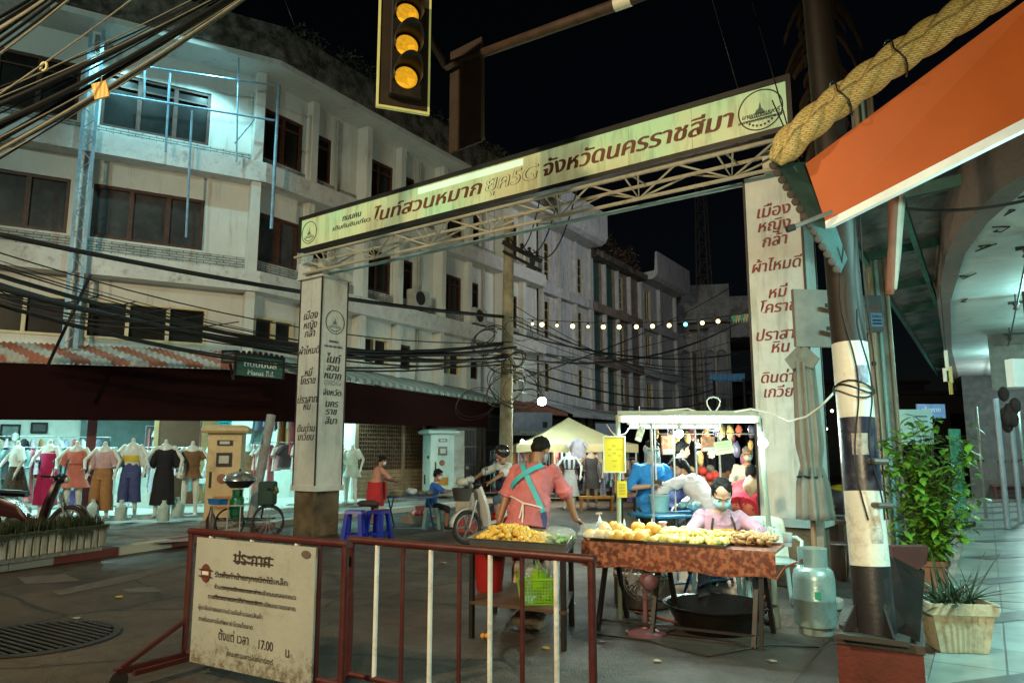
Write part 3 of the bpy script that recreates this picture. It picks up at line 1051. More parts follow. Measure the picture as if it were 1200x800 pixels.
MB().bar((-.8, -1.0, -.25), (-.8, -1.0, -6), .1).bar((.8, -1.0, -.25), (.8, -1.0, -6), .1).build('post', M_dark, rf)
# lattice radio tower
lt = thing('lattice_tower', 'tall dim lattice radio mast rising into the night sky behind the street', 'tower', (dp(828, 400, 55).x, dp(828, 400, 55).y, 0))
b = MB()
cs = [(.55, .55), (-.55, .55), (-.55, -.55), (.55, -.55)]
for x, y in cs:
 b.bar((x*1.3, y*1.3, 0), (x*.55, y*.55, 22), .1)
M_tower = flat((.14, .12, .11), .7)
b.build('leg_frame', M_tower, lt)
b = MB()
for i in range(17):
 z = 1+i*1.25
 k0, k1 = 1.3-.75*z/22, 1.3-.75*(z+1.25)/22
 for j in range(4):
  p, q = cs[j], cs[(j+1) % 4]
  b.bar((p[0]*k0, p[1]*k0, z), (q[0]*k1, q[1]*k1, z+1.25), .05)
  b.bar((p[0]*k0, p[1]*k0, z), (q[0]*k0, q[1]*k0, z), .05)
b.build('bracing', M_tower, lt)
# air conditioners and downpipes on the street face of the corner building
for k, (y, z, lab) in enumerate(((21.0, 5.95, 'white air conditioner unit low on the corner building street face, left of the utility pole'), (17.75, 6.0, 'grey air conditioner unit between the narrow windows of the corner building'), (24.6, 8.75, 'air conditioner unit high on the far end of the corner building'))):
 t = thing('air_conditioner', lab, 'air conditioner', (-14.78, y, z))
 MB().box(-.17, .17, -.38, .38, 0, .55).build('case', mat('ac_case', (.42, .42, .38), .5, dirt=(.2, .17, .12), damt=.35), t, bevel=.01)
 MB().rings([[(x, -.08+.22*math.cos(a), .28+.22*math.sin(a)) for a in [2*math.pi*i/24 for i in range(24)]] for x in (.172, .185)]).build('fan_grille', M_dark, t)
 for yy in (-.3, .3):
  MB().bar((-.2, yy, -.02), (.17, yy, -.02), .03).build('bracket', M_dark, t)
for k, y in enumerate((14.25, 17.95, 21.6)):
 tag(MB().tube([(-14.93, y, 3.6), (-14.93, y, 10.9)], .045, 8).build('downpipe', flat((.3, .3, .27), .6)), ['stained downpipe on the corner building, nearest the corner', 'stained downpipe in the middle of the corner building street face', 'stained downpipe at the far end of the corner building street face'][k], 'pipe')
# ================================================================== the gate over the street
GL, GR = Vector((-10.5, 9.55, 0)), Vector((-1.72, 8.92, 0))
gd = (GR-GL).normalized()
gn = Vector((gd.y, -gd.x, 0))            # towards the photographer
gate = thing('street_gate', 'tall street gate, long backlit sign on a white truss between two lettered square pillars', 'gate', (-6.1, 9.2, 0))
gi = Matrix.Translation(-gate.location)
def gpart(mb, name, m, par=gate, **k):
 mb.v = [gi @ p for p in mb.v]
 return mb.build(name, m, par, **k)
M_pil = mat('pillar_panel', (.58, .6, .56), .6, var=.12, dirt=(.2, .19, .14), damt=.3, dscale=1.5, streak=True)
M_pilb = mat('pillar_base', (.2, .15, .09), .85, var=.5, scale=10, bump=.6, bscale=25, dirt=(.02, .016, .012), damt=.62, dscale=2.5)
M_letr = mat('red_brown_letters', (.2, .022, .018), .6, var=.3)
M_letd = mat('dark_letters', (.03, .018, .016), .6, var=.3)
def pillar(o, w_, d_, zb, zt, capz):
 """o = the near corner on the sign side"""
 M = Matrix(((gd.x, -gn.x, 0, o.x), (gd.y, -gn.y, 0, o.y), (0, 0, 1, 0), (0, 0, 0, 1)))
 b = MB(M).box(-w_, 0, 0, d_, zb, zt)
 p = gpart(b, 'pillar', M_pil, bevel=.008)
 gpart(MB(M).box(-w_+.02, -.02, .02, d_-.02, 0, zb-.004), 'concrete_base', M_pilb, p, bevel=.02)
 gpart(MB(M).box(-w_-.03, .03, -.03, d_+.03, zb-.05, zb+.05), 'torn_sheet_edge', M_pil, p)
 if capz:
  gpart(MB(M).box(-w_-.05, .05, -.05, d_+.05, zt+.003, capz), 'capital', M_pil, p)
  gpart(MB(M).box(-w_-.065, .065, -.065, d_+.065, zt-.03, zt+.002), 'cornice', M_pil, p)
 for x, y in ((0, 0), (-w_, 0), (0, d_)):
  gpart(MB(M).box(x-.012, x+.012, y-.012, y+.012, zb, zt-.03), 'corner_strip', M_letd, p)
 return M, p
PL, pl_o = pillar(Vector((-10.22, 9.5, 0)), .62, .62, .86, 4.78, 5.08)
PR, pr_o = pillar(Vector((-1.62, 8.9, 0)), .66, .5, .0+.72, 4.85, None)
def vtext(M, face, lines, par, m, x):
 """lines: (text, z, size)"""
 for t, z, s in lines:
  if face == 'front':
   T = M @ plane_at((x, -.004, z), (1, 0, 0))
  else:
   T = M @ plane_at((.005, x, z), (0, 1, 0))
  T = gi @ T
  text(t, s, m, T, par, shear=.22, bold=.018)
slog = (('เมือง', .21), ('หญิง', .2), ('กล้า', .2), ('ผ้าไหมดี', .19), ('หมี่', .19), ('โคราช', .19), ('ปราสาท', .19), ('หิน', .19), ('ดินด่าน', .18), ('เกวียน', .18))
def rows_(o, pys, px):
 return [ony(px, py, o.y).z for py in pys]
vtext(PL, 'front', [(t, z, s) for (t, s), z in zip(slog, rows_(Vector((0, 9.5, 0)), (370, 381, 391, 411, 437, 446, 468, 476, 502, 512), 360))], pl_o, M_letd, -.31)
zs = rows_(Vector((0, 9.75, 0)), (400, 406, 421, 431, 440, 448, 460, 473, 482, 493), 385)
vtext(PL, 'side', [(t, z, s) for t, z, s in zip(('ถนนคน', 'เดิน กิน ชิม เที่ยว', 'ไนท์', 'สวน', 'หมาก', 'ยุค5G', 'จังหวัด', 'นคร', 'ราช', 'สีมา'), zs, (.075, .065, .22, .18, .19, .01, .16, .18, .18, .18)) if s > .02], pl_o, M_letd, .31)
vtext(PL, 'side', [('ยุค5G', zs[5], .17)], pl_o, mat('faded_letters', (.34, .35, .31), .6), .31)
def emblem(T, r, par, m):
 q = MB(T)
 q.tube([(r*math.cos(a*2*math.pi/40), r*math.sin(a*2*math.pi/40), 0) for a in range(40)], .006*r/.2, 6, closed=True)
 par_o = gpart(q, 'emblem_ring', m, par)
 q = MB(T)
 for a, c, y in ((-.5, .5, -.32), (-.66, .62, -.45)):
  q.box(a*r, c*r, (y-.03)*r, (y+.03)*r, -.001, .003)
 q.prism([(-.28*r, -.2*r, 0), (.2*r, -.2*r, 0), (.14*r, .0, 0), (.05*r, .1*r, 0), (-.0*r, .42*r, 0), (-.07*r, .1*r, 0), (-.2*r, 0, 0)], (0, 0, .002))
 gpart(q, 'emblem_figure', flat((.12, .2, .16)), par_o)
 q = MB(T)
 for k in range(9):
  a = math.pi*(1.2+.6*k/8)
  q.box(.78*r*math.cos(a)-.05*r, .78*r*math.cos(a)+.04*r, .78*r*math.sin(a)-.05*r, .78*r*math.sin(a)+.05*r, 0, .003)
 gpart(q, 'emblem_letters', m, par_o)
emblem(PL @ plane_at((.005, .33, ony(388, 377, 9.75).z), (0, 1, 0)), .22, pl_o, M_letd)
vtext(PR, 'front', [(t, z, s*.98) for (t, s), z in zip(slog, rows_(Vector((0, 8.95, 0)), (248, 265, 283, 312, 344, 361, 393, 408, 443, 460), 905))], pr_o, M_letr, -.33)
# sign: a light box with a skewed lower truss
z0, z1 = 5.26, 5.92
SO = Vector((GL.x-.22, GL.y, 0))+gn*.2
LEN = (Vector((GR.x+.13, GR.y, 0))+gn*.2-SO).length
SGN = Matrix(((gd.x, gn.x, 0, SO.x), (gd.y, gn.y, 0, SO.y), (0, 0, 1, 0), (0, 0, 0, 1)))
M_lbx = mat('lightbox_frame', (.03, .028, .025), .5, .4, var=.3)
sgn_box = gpart(MB(SGN).box(0, LEN, -.30, -.02, z0, z1), 'sign_box', M_lbx)
for q in ((0, LEN, -.02, .03, z1-.055, z1+.01), (0, LEN, -.02, .03, z0-.02, z0+.045), (0, .06, -.02, .028, z0+.046, z1-.056), (LEN-.06, LEN, -.02, .028, z0+.046, z1-.056)):
 gpart(MB(SGN).box(*q), 'sign_frame', M_lbx, sgn_box)
m = bpy.data.materials.new('backlit_panel')
m.use_nodes = True
n = m.node_tree
L = n.links.new
b = n.nodes['Principled BSDF']
b.inputs['Base Color'].default_value = (.5, .52, .35, 1)
b.inputs['Roughness'].default_value = .35
gg = n.nodes.new('ShaderNodeNewGeometry')
no = n.nodes.new('ShaderNodeTexNoise')
no.inputs['Scale'].default_value = .75
no.inputs['Detail'].default_value = 3
L(gg.outputs['Position'], no.inputs['Vector'])
cr = n.nodes.new('ShaderNodeValToRGB')
cr.color_ramp.elements[0].position, cr.color_ramp.elements[0].color = .33, (.42, .39, .19, 1)
cr.color_ramp.elements[1].position, cr.color_ramp.elements[1].color = .66, (.37, .58, .3, 1)
e = cr.color_ramp.elements.new(.5)
e.color = (.48, .53, .27, 1)
L(no.outputs[0], cr.inputs[0])
st = n.nodes.new('ShaderNodeTexNoise')
st.inputs['Scale'].default_value = 2.2
st.inputs['Detail'].default_value = 9
st.inputs['Roughness'].default_value = .7
mp = n.nodes.new('ShaderNodeMapping')
mp.inputs['Scale'].default_value = (2.5, 2.5, .4)
L(gg.outputs['Position'], mp.inputs[0])
L(mp.outputs[0], st.inputs['Vector'])
rr = n.nodes.new('ShaderNodeMapRange')
rr.inputs[1].default_value, rr.inputs[2].default_value, rr.inputs[3].default_value, rr.inputs[4].default_value = .48, .75, 1, .45
L(st.outputs[0], rr.inputs[0])
mm = n.nodes.new('ShaderNodeMix')
mm.data_type = 'RGBA'
mm.blend_type = 'MULTIPLY'
mm.inputs[0].default_value = 1
L(cr.outputs[0], mm.inputs[6])
L(rr.outputs[0], mm.inputs[7])
L(mm.outputs[2], b.inputs['Emission Color'])
L(mm.outputs[2], b.inputs['Base Color'])
b.inputs['Emission Strength'].default_value = .36
cuts = [.06, .52, 1.22, 1.98, 2.72, 3.36, 4.06, 4.62, 5.12, 5.75, 6.35, 7.0, 7.9, LEN-.06]
for a, c in zip(cuts, cuts[1:]):
 gpart(MB(SGN).box(a+.004, c-.004, -.018, .0, z0+.046, z1-.056), 'sign_panel', m, sgn_box)
# glowing strip laid on the middle panels for the tube light behind them
gpart(MB(SGN).box(3.1, 5.25, .001, .006, z1-.185, z1-.08), 'tube_streak', glow('tube_through_panel', (.36, .85, .48), .42), sgn_box)
def stext(t, x, z, s, mm_, bold=.022, sx=1.0, shear=.25):
 text(t, s, mm_, gi @ SGN @ plane_at((x, .008, z), (1, 0, 0)), sgn_box, shear=shear, bold=bold, sx=sx)
# (the frame SGN is mirrored, so lettering runs along +x)
zc = (z0+z1)/2
M_signr = mat('sign_letters_brown', (.15, .05, .02), .6, var=.5, scale=4, emit=.12)
def sgx(px):
 """place along the sign face that shows at picture column px"""
 lo, hi = 0.0, LEN
 for _ in range(40):
  md = (lo+hi)/2
  p = SGN @ Vector((md, 0, zc))-Vector((0, 0, EYE))
  f = p.dot(CAMY)
  if 600+FPX*p.dot(CAMX)/(f*math.cos(PIT)+p.z*math.sin(PIT)) < px:
   lo = md
  else:
   hi = md
 return lo
def sfit(t, a, c, s, mm_, bold, dz=0, zo=.008):
 a, c = sgx(a), sgx(c)
 text(t, s, mm_, gi @ SGN @ plane_at(((a+c)/2, zo, zc+dz), (1, 0, 0)), sgn_box, shear=.22, bold=bold, fit=c-a)
sfit('ถนนคน', 401, 423, .15, M_letd, .02, .09)
sfit('เดินกินชิมเที่ยว', 390, 434, .11, M_letd, .02, -.06)
sfit('ไนท์สวนหมาก', 438, 563, .32, M_signr, .026, -.03)
sfit('จังหวัดนครราชสีมา', 636, 857, .33, M_signr, .026, -.02)
M_out = mat('outline_letters', (.1, .07, .03), .6)
sfit('ยุค5G', 568, 629, .33, M_out, .03, -.02)
sfit('ยุค5G', 568, 629, .33, m, 0, -.02, .013)
EM = SGN @ plane_at((.3, .006, zc), (1, 0, 0))
emblem(EM, .21, sgn_box, M_letd)
EX = sgx(891)
ER = SGN @ plane_at((EX, .006, zc), (1, 0, 0)) @ Matrix.Scale(1.06, 4, (1, 0, 0))
emblem(ER, .25, sgn_box, M_letd)
stext('นายกเทศมนตรี', EX, zc-.05, .075, M_letd)
stext('เทศบาลนครนครราชสีมา', EX, zc-.115, .058, M_letd)
# truss below
M_truss = mat('truss_white', (.5, .47, .36), .5, .1, var=.25, dirt=(.18, .12, .05), damt=.35, dscale=5)
ch = []
for nn, z in ((.16, z0-.16), (-.28, z0-.16), (-.06, z0-.42)):
 gpart(MB(SGN).tube([(0.1, nn, z), (LEN-.05, nn, z)], .026, 8), 'truss_chord', M_truss)
 ch.append((nn, z))
k = 14
zz = MB(SGN)
pts_a, pts_b = [], []
for i in range(k+1):
 x = .15+(LEN-.3)*i/k
 pts_a.append((x, ch[0][0], ch[0][1]) if i % 2 == 0 else (x, ch[2][0], ch[2][1]))
 pts_b.append((x, ch[1][0], ch[1][1]) if i % 2 == 0 else (x, ch[2][0], ch[2][1]))
for P_ in (pts_a, pts_b):
 zz.tube(P_, .015, 6)
for i in range(1, k, 2):
 x = .15+(LEN-.3)*i/k
 zz.tube([(x-.1, ch[0][0], ch[0][1]), (x, ch[2][0], ch[2][1]), (x+.1, ch[0][0], ch[0][1])], .014, 6)
 zz.tube([(x, ch[0][0], ch[0][1]), (x, ch[1][0], ch[1][1])], .014, 6)
gpart(zz, 'truss_web', M_truss)
gpart(MB(SGN).tube([(.1, -.3, z0-.44), (LEN-.1, -.3, z0-.44)], .03, 8), 'blue_rail', flat((.3, .45, .48), .4))
for x in (.35, LEN-.35):
 gpart(MB(SGN).box(x-.06, x+.06, -.2, -.08, 4.83, z0-.17), 'truss_support', M_truss)
lamp('gate_sign_spill', 'AREA', tuple(SGN @ Vector((LEN*.45, .35, zc))), 16, (.7, 1.0, .5), 6, tuple(SGN @ Vector((LEN*.45, 6, 3.5))), sizey=.5)
# ================================================================== traffic signals on a mast arm
def signal(label, at, face, mats, on):
 t = thing('traffic_signal', label, 'traffic light', at)
 M = plane_at((0, 0, 0), face)
 MB(M).box(-.27, .27, -.66, .66, -.03, 0).build('backplate', mats[0], t)
 if on:
  q = MB(M)
  for x in (-.285, .265):
   q.box(x, x+.02, -.68, .68, -.035, .012)
  q.box(-.265, .265, -.68, -.655, -.035, .012).box(-.265, .265, .655, .68, -.035, .012)
  q.build('yellow_border', mats[1], t)
 MB(M).box(-.17, .17, -.56, .56, .003 if on else -.17, .11 if on else -.033).build('housing', mats[2], t, bevel=.015)
 for i in range(3):
  y = .36-.36*i
  if on:
   q = MB(M @ Matrix.Translation((0, y, .112)))
   q.ell((0, 0, 0), (.122, .122, .035), 20, 8)
   ln = q.build('lens', mats[3], t, smooth=True)
   R = []
   for k in range(17):
    a = math.pi*(-.12+1.24*k/16)
    R.append((a, .155))
   q = MB(M @ Matrix.Translation((0, y, .0)))
   vs, fs = [], []
   for a, r in R:
    dd = .10+.20*max(.15, math.sin(a))
    vs += [(r*math.cos(a), r*math.sin(a), .11), (r*math.cos(a), r*math.sin(a), .11+dd), ((r-.008)*math.cos(a), (r-.008)*math.sin(a), .11), ((r-.008)*math.cos(a), (r-.008)*math.sin(a), .11+dd)]
   for k in range(16):
    a = 4*k
    fs += [(a, a+4, a+5, a+1), (a+2, a+3, a+7, a+6), (a+1, a+5, a+7, a+3)]
   q.add(vs, fs)
   q.build('visor', mats[2], t, recalc=False, smooth=True)
 return t
M_sigd = mat('signal_black', (.014, .011, .009), .55, var=.3, dirt=(.05, .03, .015), damt=.25)
M_sigb = mat('signal_back', (.035, .02, .012), .6, var=.4)
sig_m = (mat('backplate_dark', (.035, .025, .016), .6, var=.3), mat('yellow_border_paint', (.55, .55, .18), .5, var=.15, emit=.25), M_sigd, mat('amber_lens', (.75, .36, .015), .25, var=.3, scale=30, emit=.7))  # lenses given a weak glow for street light on them; border glows too
s1 = dp(474, 60, 7.4)
signal('yellow-bordered traffic signal with three amber lenses and dark visors, hanging top centre', s1, CAMX*.93+CAMY*.36, sig_m, True)
s2 = dp(545, 112, 8.4)
signal('brown unlit traffic signal seen from behind, hanging under the mast arm', s2, Vector((CAMX*.75-CAMY*.66)), (M_sigb, M_sigb, M_sigb, M_sigb), False)
arm = thing('mast_arm', 'rusty traffic signal mast arm with a white band, reaching in from the top right', 'mast arm', dp(640, 40, 8))
A0, A1, A2 = dp(522, 78, 8.5), dp(722, 6, 7.4), dp(1010, -108, 6.2)
b = MB(Matrix.Translation(-arm.location))
b.tube([A0, A1, A2], [.05, .065, .085], 14)
b.build('tapered_tube', mat('rusty_arm', (.05, .028, .015), .7, var=.5, scale=10), arm, smooth=True)
b = MB(Matrix.Translation(-arm.location))
d = (A1-A0).normalized()
b.tube([A1-d*.02, A1+d*.17], .069, 14)
b.build('white_band', flat((.75, .75, .62), .5), arm, smooth=40)
b = MB(Matrix.Translation(-arm.location))
b.bar(A0+d*.25, A0+d*.25+Vector((0, 0, -.25)), .05)
b.bar(A0, s1+Vector((0, 0, .62)), .06)
b.build('hanger', M_sigb, arm)
b = MB(Matrix.Translation(-arm.location))
b.tube([(A2.x, A2.y, 0), (A2.x, A2.y, A2.z+.3)], .1, 14) if False else None
# ================================================================== poles
bp = gz(1027, 745, .34)
pole = thing('banded_street_pole', 'thick steel street pole painted in black and white bands, standing on a red plinth', 'pole', (bp.x, bp.y, 0))
lean = (dp(957, 10, 6.0)-Vector((bp.x, bp.y, 0)))
top = dp(958, 0, bp.dot(CAMY)+.35)
ax = (top-bp)
def pz(py):
 # height on the axis that shows at picture row py
 lo, hi = 0.0, 1.3
 for _ in range(40):
  md = (lo+hi)/2
  p = bp+ax*md
  rel = p-Vector((0, 0, EYE))
  f = rel.dot(CAMY)
  y = 400-FPX*((-f*math.sin(PIT)+rel.z*math.cos(PIT))/(f*math.cos(PIT)+rel.z*math.sin(PIT)))
  if y > py:
   lo = md
  else:
   hi = md
 return lo
M_pw = mat('pole_white', (.62, .66, .62), .4, var=.1, dirt=(.2, .13, .07), damt=.3, dscale=4, bump=.1)
M_pk = mat('pole_black', (.018, .018, .022), .4, var=.3, dirt=(.1, .08, .06), damt=.25, dscale=6)
M_pn = mat('pole_navy', (.018, .022, .045), .35, var=.3, dirt=(.12, .1, .09), damt=.3, dscale=5)
M_pr = mat('pole_rust', (.014, .009, .007), .6, var=.5, scale=8)  # rust brown, darkened further so the unlit pole top stays dark
for y0, y1, m_, nm in ((745, 662, M_pk, 'black_band'), (662, 575, M_pw, 'white_band'), (575, 490, M_pn, 'dark_band'), (490, 403, M_pw, 'white_band'), (403, -60, M_pr, 'bare_tube')):
 a, c = pz(y0), pz(y1)
 if y1 < 0:
  c = 1.15
 b = MB(Matrix.Translation(-pole.location))
 b.tube([bp+ax*a, bp+ax*c], [.122-.015*a, .122-.015*c], 28)
 b.build(nm, m_, pole, smooth=40)
b = MB(Matrix.Translation(-pole.location))
b.prism([bp+Vector((-.2, -.2, 0)), bp+Vector((.2, -.2, 0)), bp+Vector((.2, .2, 0)), bp+Vector((-.2, .2, 0))], (0, 0, .03))
b.build('base_plate', flat((.04, .035, .03)), pole)
for a in range(4):
 b = MB(Matrix.Translation(-pole.location))
 an = math.pi/2*a+.6
 dv = Vector((math.cos(an), math.sin(an), 0))
 sv = Vector((-dv.y, dv.x, 0))*.008
 p = bp+Vector((0, 0, .034))
 b.prism([p+dv*.124-sv, p+dv*.22-sv, p+dv*.126+Vector((0, 0, .16))-sv], sv*2)
 b.build('gusset', flat((.012, .01, .01), .8), pole)
M_wire = M_black
b = MB(Matrix.Translation(-pole.location))
for k, py in enumerate((452, 456, 462)):
 c = bp+ax*pz(py)
 b.tube([c+CAMX*.128*math.cos(t*math.pi/10)+CAMY*.128*math.sin(t*math.pi/10)+Vector((0, 0, .03*math.sin(t*.6+k))) for t in range(20)], .006, 5, closed=True)
b.build('wire_tie', M_wire, pole)
for py in (590, 540):
 c = bp+ax*pz(py)
 MB(Matrix.Translation(-pole.location)).tube([c-CAMY*.1+CAMX*.0, c-CAMY*.17+CAMX*.02, c-CAMY*.17+CAMX*.1], .02, 8).build('step_bracket', flat((.15, .15, .14), .4, metal=.5), pole)
for k, (a0, off) in enumerate(((.2, .4), (-.5, .9), (.9, 1.3))):
 pts = []
 for i in range(16):
  c = bp+ax*(pz(700)+(pz(300)-pz(700))*i/15*(.6+.2*k))
  an = -1.57+a0+.25*math.sin(i*.7+off*3)
  pts.append(c+(CAMX*math.cos(an)+CAMY*math.sin(an))*.132+Vector((0, 0, .5)))
 MB(Matrix.Translation(-pole.location)).tube(pts, .006, 5).build('loose_wire', M_wire, pole)
for (py, w_, h_, c) in ((520, .05, .07, (.35, .36, .34)), (625, .04, .05, (.5, .5, .46)), (440, .045, .06, (.25, .3, .4))):
 cc = bp+ax*pz(py)
 b = MB(Matrix.Translation(-pole.location))
 rw = []
 for i in range(6):
  an = -1.57+(.1 if py != 520 else -.35)+(i/5-.5)*w_/.06
  d = (CAMX*math.cos(an)+CAMY*math.sin(an))*.1245
  rw.append([cc+d+Vector((0, 0, -h_)), cc+d+Vector((0, 0, h_))])
 b.add([p for r in rw for p in r], [(2*i, 2*i+2, 2*i+3, 2*i+1) for i in range(5)])
 b.build('torn_sticker', mat('sticker', c, .6, var=.5, scale=30), pole, recalc=False)
# red plinth
q = [gz(980, 746, .32), gz(1082, 760, .32), gz(1078, 712, .32), gz(992, 705, .32)]
pt = thing('red_plinth', 'dark red painted concrete plinth with steel plates under the banded pole', 'plinth', ((q[0]+q[2])/2).xy.to_3d())
iv = Matrix.Translation(-pt.location)
b = MB(iv)
b.prism([Vector((p.x, p.y, .0)) for p in q], (0, 0, .29))
b.build('block', mat('red_block', (.12, .022, .014), .7, var=.35, scale=5, bump=.3, dirt=(.05, .03, .02), damt=.45), pt)
b = MB(iv)
c = (q[0]+q[2])/2
b.prism([c+(p-c)*1.04+Vector((0, 0, -.03)) for p in q], (0, 0, .05))
b.build('top_slab', mat('plinth_top', (.06, .05, .042), .8, var=.4, bump=.3), pt)
a = bp+CAMX*-.14-CAMY*.16
b = MB(iv)
b.lathe([(.07, .0), (.085, .02), (.085, .05), (.05, .06), (.05, .02)], (gz(1000, 741, .345).x, gz(1000, 741, .345).y, .345), 20)
b.build('rubber_ring', flat((.02, .02, .02)), pt)
wg = thing('steel_wedge_plate', 'dark rusty steel plates leaning between the banded pole and the planter', 'plate', gz(1075, 745, .0))
b = MB(Matrix.Translation(-wg.location))
b.prism([gz(1040, 740, .36), gz(1078, 752, .36), dp(1084, 668, 5.75), dp(1046, 648, 5.75)], CAMY*.05)
b.build('plate', mat('dark_steel_plate', (.012, .009, .008), .9, var=.4, dirt=(.05, .015, .01), damt=.3, spec=.1), wg)
b = MB(Matrix.Translation(-wg.location))
b.prism([dp(1046, 690, 5.7), dp(1086, 660, 5.7), dp(1088, 640, 5.7), dp(1046, 640, 5.7)], CAMY*.12)
b.build('red_board', mat('red_board', (.05, .01, .008), .8, var=.4), wg)
# square concrete pole behind with conduits and a grey meter box
cp0 = gz(1050, 655, .1)
cpole = thing('concrete_pole', 'square concrete utility pole with conduits and a grey meter box, just behind the banded pole', 'pole', (cp0.x, cp0.y, 0))
iv = Matrix.Translation(-cpole.location)
t0, t1 = Vector((cp0.x, cp0.y, 0)), dp(1008, 120, cp0.dot(CAMY)+.2)
b = MB(iv)
b.bar(t0, t1, .2, .2, CAMY)
b.build('shaft', M_conc, cpole)
for off, r_, col in ((-.12, .03, (.42, .38, .26)), (-.03, .026, (.3, .55, .55)), (.1, .028, (.33, .28, .2))):
 b = MB(iv)
 sh_ = CAMX*off-CAMY*.135
 b.tube([t0+sh_, t0.lerp(t1, .45)+sh_, t1+sh_], r_, 10)
 b.build('conduit', flat(col, .4), cpole, smooth=40)
gx = dp(1021, 368, cp0.dot(CAMY)-.1)
GMX = plane_at(gx, CAMX*.98+CAMY*.1, Vector((-.02, 0, 1)))
q = MB(iv @ GMX).box(-.125, .125, -.25, .25, -.1, .08)
bx = q.build('meter_box', mat('grey_box', (.16, .17, .18), .5, .2, var=.2, dirt=(.06, .05, .05), damt=.3), cpole, bevel=.008)
MB(iv @ GMX).box(-.06, .1, -.19, .0, .081, .084).build('label_plate', flat((.25, .4, .6), .5), bx)
text('รับซ่อม', .05, flat((.01, .03, .12)), iv @ GMX @ Matrix.Translation((.02, -.05, .087)), bx, bold=.02)
for k in range(2):
 MB(iv @ GMX).box(-.045, .085, -.115-.045*k, -.09-.045*k, .085, .087).build('label_line', flat((.02, .05, .2)), bx)
text('พพพ', .07, flat((.4, .1, .06)), iv @ GMX @ Matrix.Translation((0, .07, .084)), bx, bold=.015)
b = MB(iv)
b.ell(dp(1024, 426, cp0.dot(CAMY)-.22), .035, 10, 8)
b.build('insulator', flat((.03, .02, .02), .3), cpole, smooth=True)
bd = thing('brown_board', 'small plain brown board fixed on the left of the banded pole', 'board', dp(954, 373, 6.3))
MB(plane_at((0, 0, 0), CAMX*.95+CAMY*.15)).box(-.19, .17, -.25, .25, -.02, .02).build('panel', mat('brown_panel', (.14, .11, .09), .7, var=.3), bd)
MB().bar((.1, -.02, .1), (.42, .1, .1), .03).bar((.1, -.02, -.1), (.42, .1, -.1), .03).build('bracket', M_dark, bd)
# far utility pole with cross arm
up0 = dp(592, 540, 19.6)
upole = thing('utility_pole', 'concrete utility pole with cross-arm, smothered in tangled cables, left of the tent', 'pole', (up0.x, up0.y, 0))
uz = dp(609, 258, 19.6)
iv = Matrix.Translation(-upole.location)
b = MB(iv)
b.tube([(up0.x, up0.y, 0), (up0.x+.12, up0.y, uz.z)], [.2, .13], 12)
b.build('shaft', mat('pole_concrete', (.36, .31, .2), .85, var=.3, scale=3, bump=.3, dirt=(.1, .08, .05), damt=.4), upole, smooth=40)
b = MB(iv)
x0, x1 = dp(590, 284, 19.4), dp(634, 306, 18.6)
b.bar(x0, x1, .1, .12)
b.bar(x0+Vector((0, 0, -.25)), x1+Vector((0, 0, -.25)), .06, .08)
b.build('cross_arm', M_dark, upole)
for i in range(5):
 p = x0.lerp(x1, .1+.2*i)
 MB(iv).lathe([(.03, .06), (.06, .09), (.03, .14), (.06, .18), (.03, .22)], p, 10).build('insulator', flat((.05, .03, .02), .3), upole)
for (px, d, z, lab) in ((823, 44, 9.6, 'dark slender street pole in front of the arcaded building, the left one'), (838, 47, 9.8, 'dark slender street pole in front of the arcaded building, the right one')):
 p = dp(px, 500, d)
 t = thing('street_pole', lab, 'pole', (p.x, p.y, 0), group='far street poles')
 MB().tube([(0, 0, 0), (0, 0, z)], [.16, .1], 10).build('shaft', M_conc, t)
 MB().bar((-.6, 0, z-.8), (.6, 0, z-.8), .1).build('cross_arm', M_dark, t)
# street lamp on the row
q = dp(635, 470, 20.5)
sl = thing('bracket_street_lamp', 'lit white round lamp on a wall bracket above the reddish awning', 'lamp', q)
MB().ell((0, 0, 0), .12, 14, 10).build('bulb', glow('lamp_bulb', (.7, 1, .95), 40), sl, smooth=True)
MB().lathe([(.04, .08), (.1, .1), (.05, .16), (.02, .2)], (0, 0, 0), 14).build('shade', M_dark, sl)
MB().tube([(0, 0, .2), (-.3, .0, .35), (-1.2, .2, .35)], .025, 8).build('bracket', M_dark, sl)
lamp('bracket_lamp_light', 'POINT', q+Vector((.15, -.15, -.05)), 130, (.65, 1, .95), .08)
# ================================================================== overhead cables
def cable(pts, r, label, group, m=M_black, n=6):
 return tag(MB().tube(pts, r, n).build('overhead_cable', m, smooth=True), label, 'cable', group)
rc = random.Random(21)
G1, L1 = 'cables crossing the top left corner', 'overhead cable crossing the top left corner of the street'
for i in range(15):
 f = i/14
 e = rc.uniform(-4, 4)
 p, q = dp(-70+20*f, 128+92*f+e, 6.6+.3*rc.random()), dp(318+rc.uniform(-12, 12), -48+22*f+rc.uniform(-4, 4), 8.2)
 r_ = rc.choice([.007, .009, .012, .018, .03])
 cable(sag(p, q, .05+.1*rc.random()), r_, L1, G1, rc.choice([M_black, M_black, M_greyc]) if r_ < .025 else M_black)
p, q = dp(-50, 143, 6.2), dp(190, -28, 7.0)
cable(sag(p, q, .04), .009, 'thin pale cable with a knotted loop, above the thick bundle', None, M_greyc)
kn = p.lerp(q, .385)-Vector((0, 0, .04*4*.385*.615))
t = MB()
t.tube([kn+CAMX*.035*math.cos(a*.52)+Vector((0, 0, .04*math.sin(a*.52)-.02))+CAMY*.02*math.sin(a*.26) for a in range(12)], .014, 8, closed=True)
tag(t.build('cable_knot', flat((.6, .55, .3), .5), smooth=True), 'pale knotted loop of wire on the thin cable, top left', 'knot')
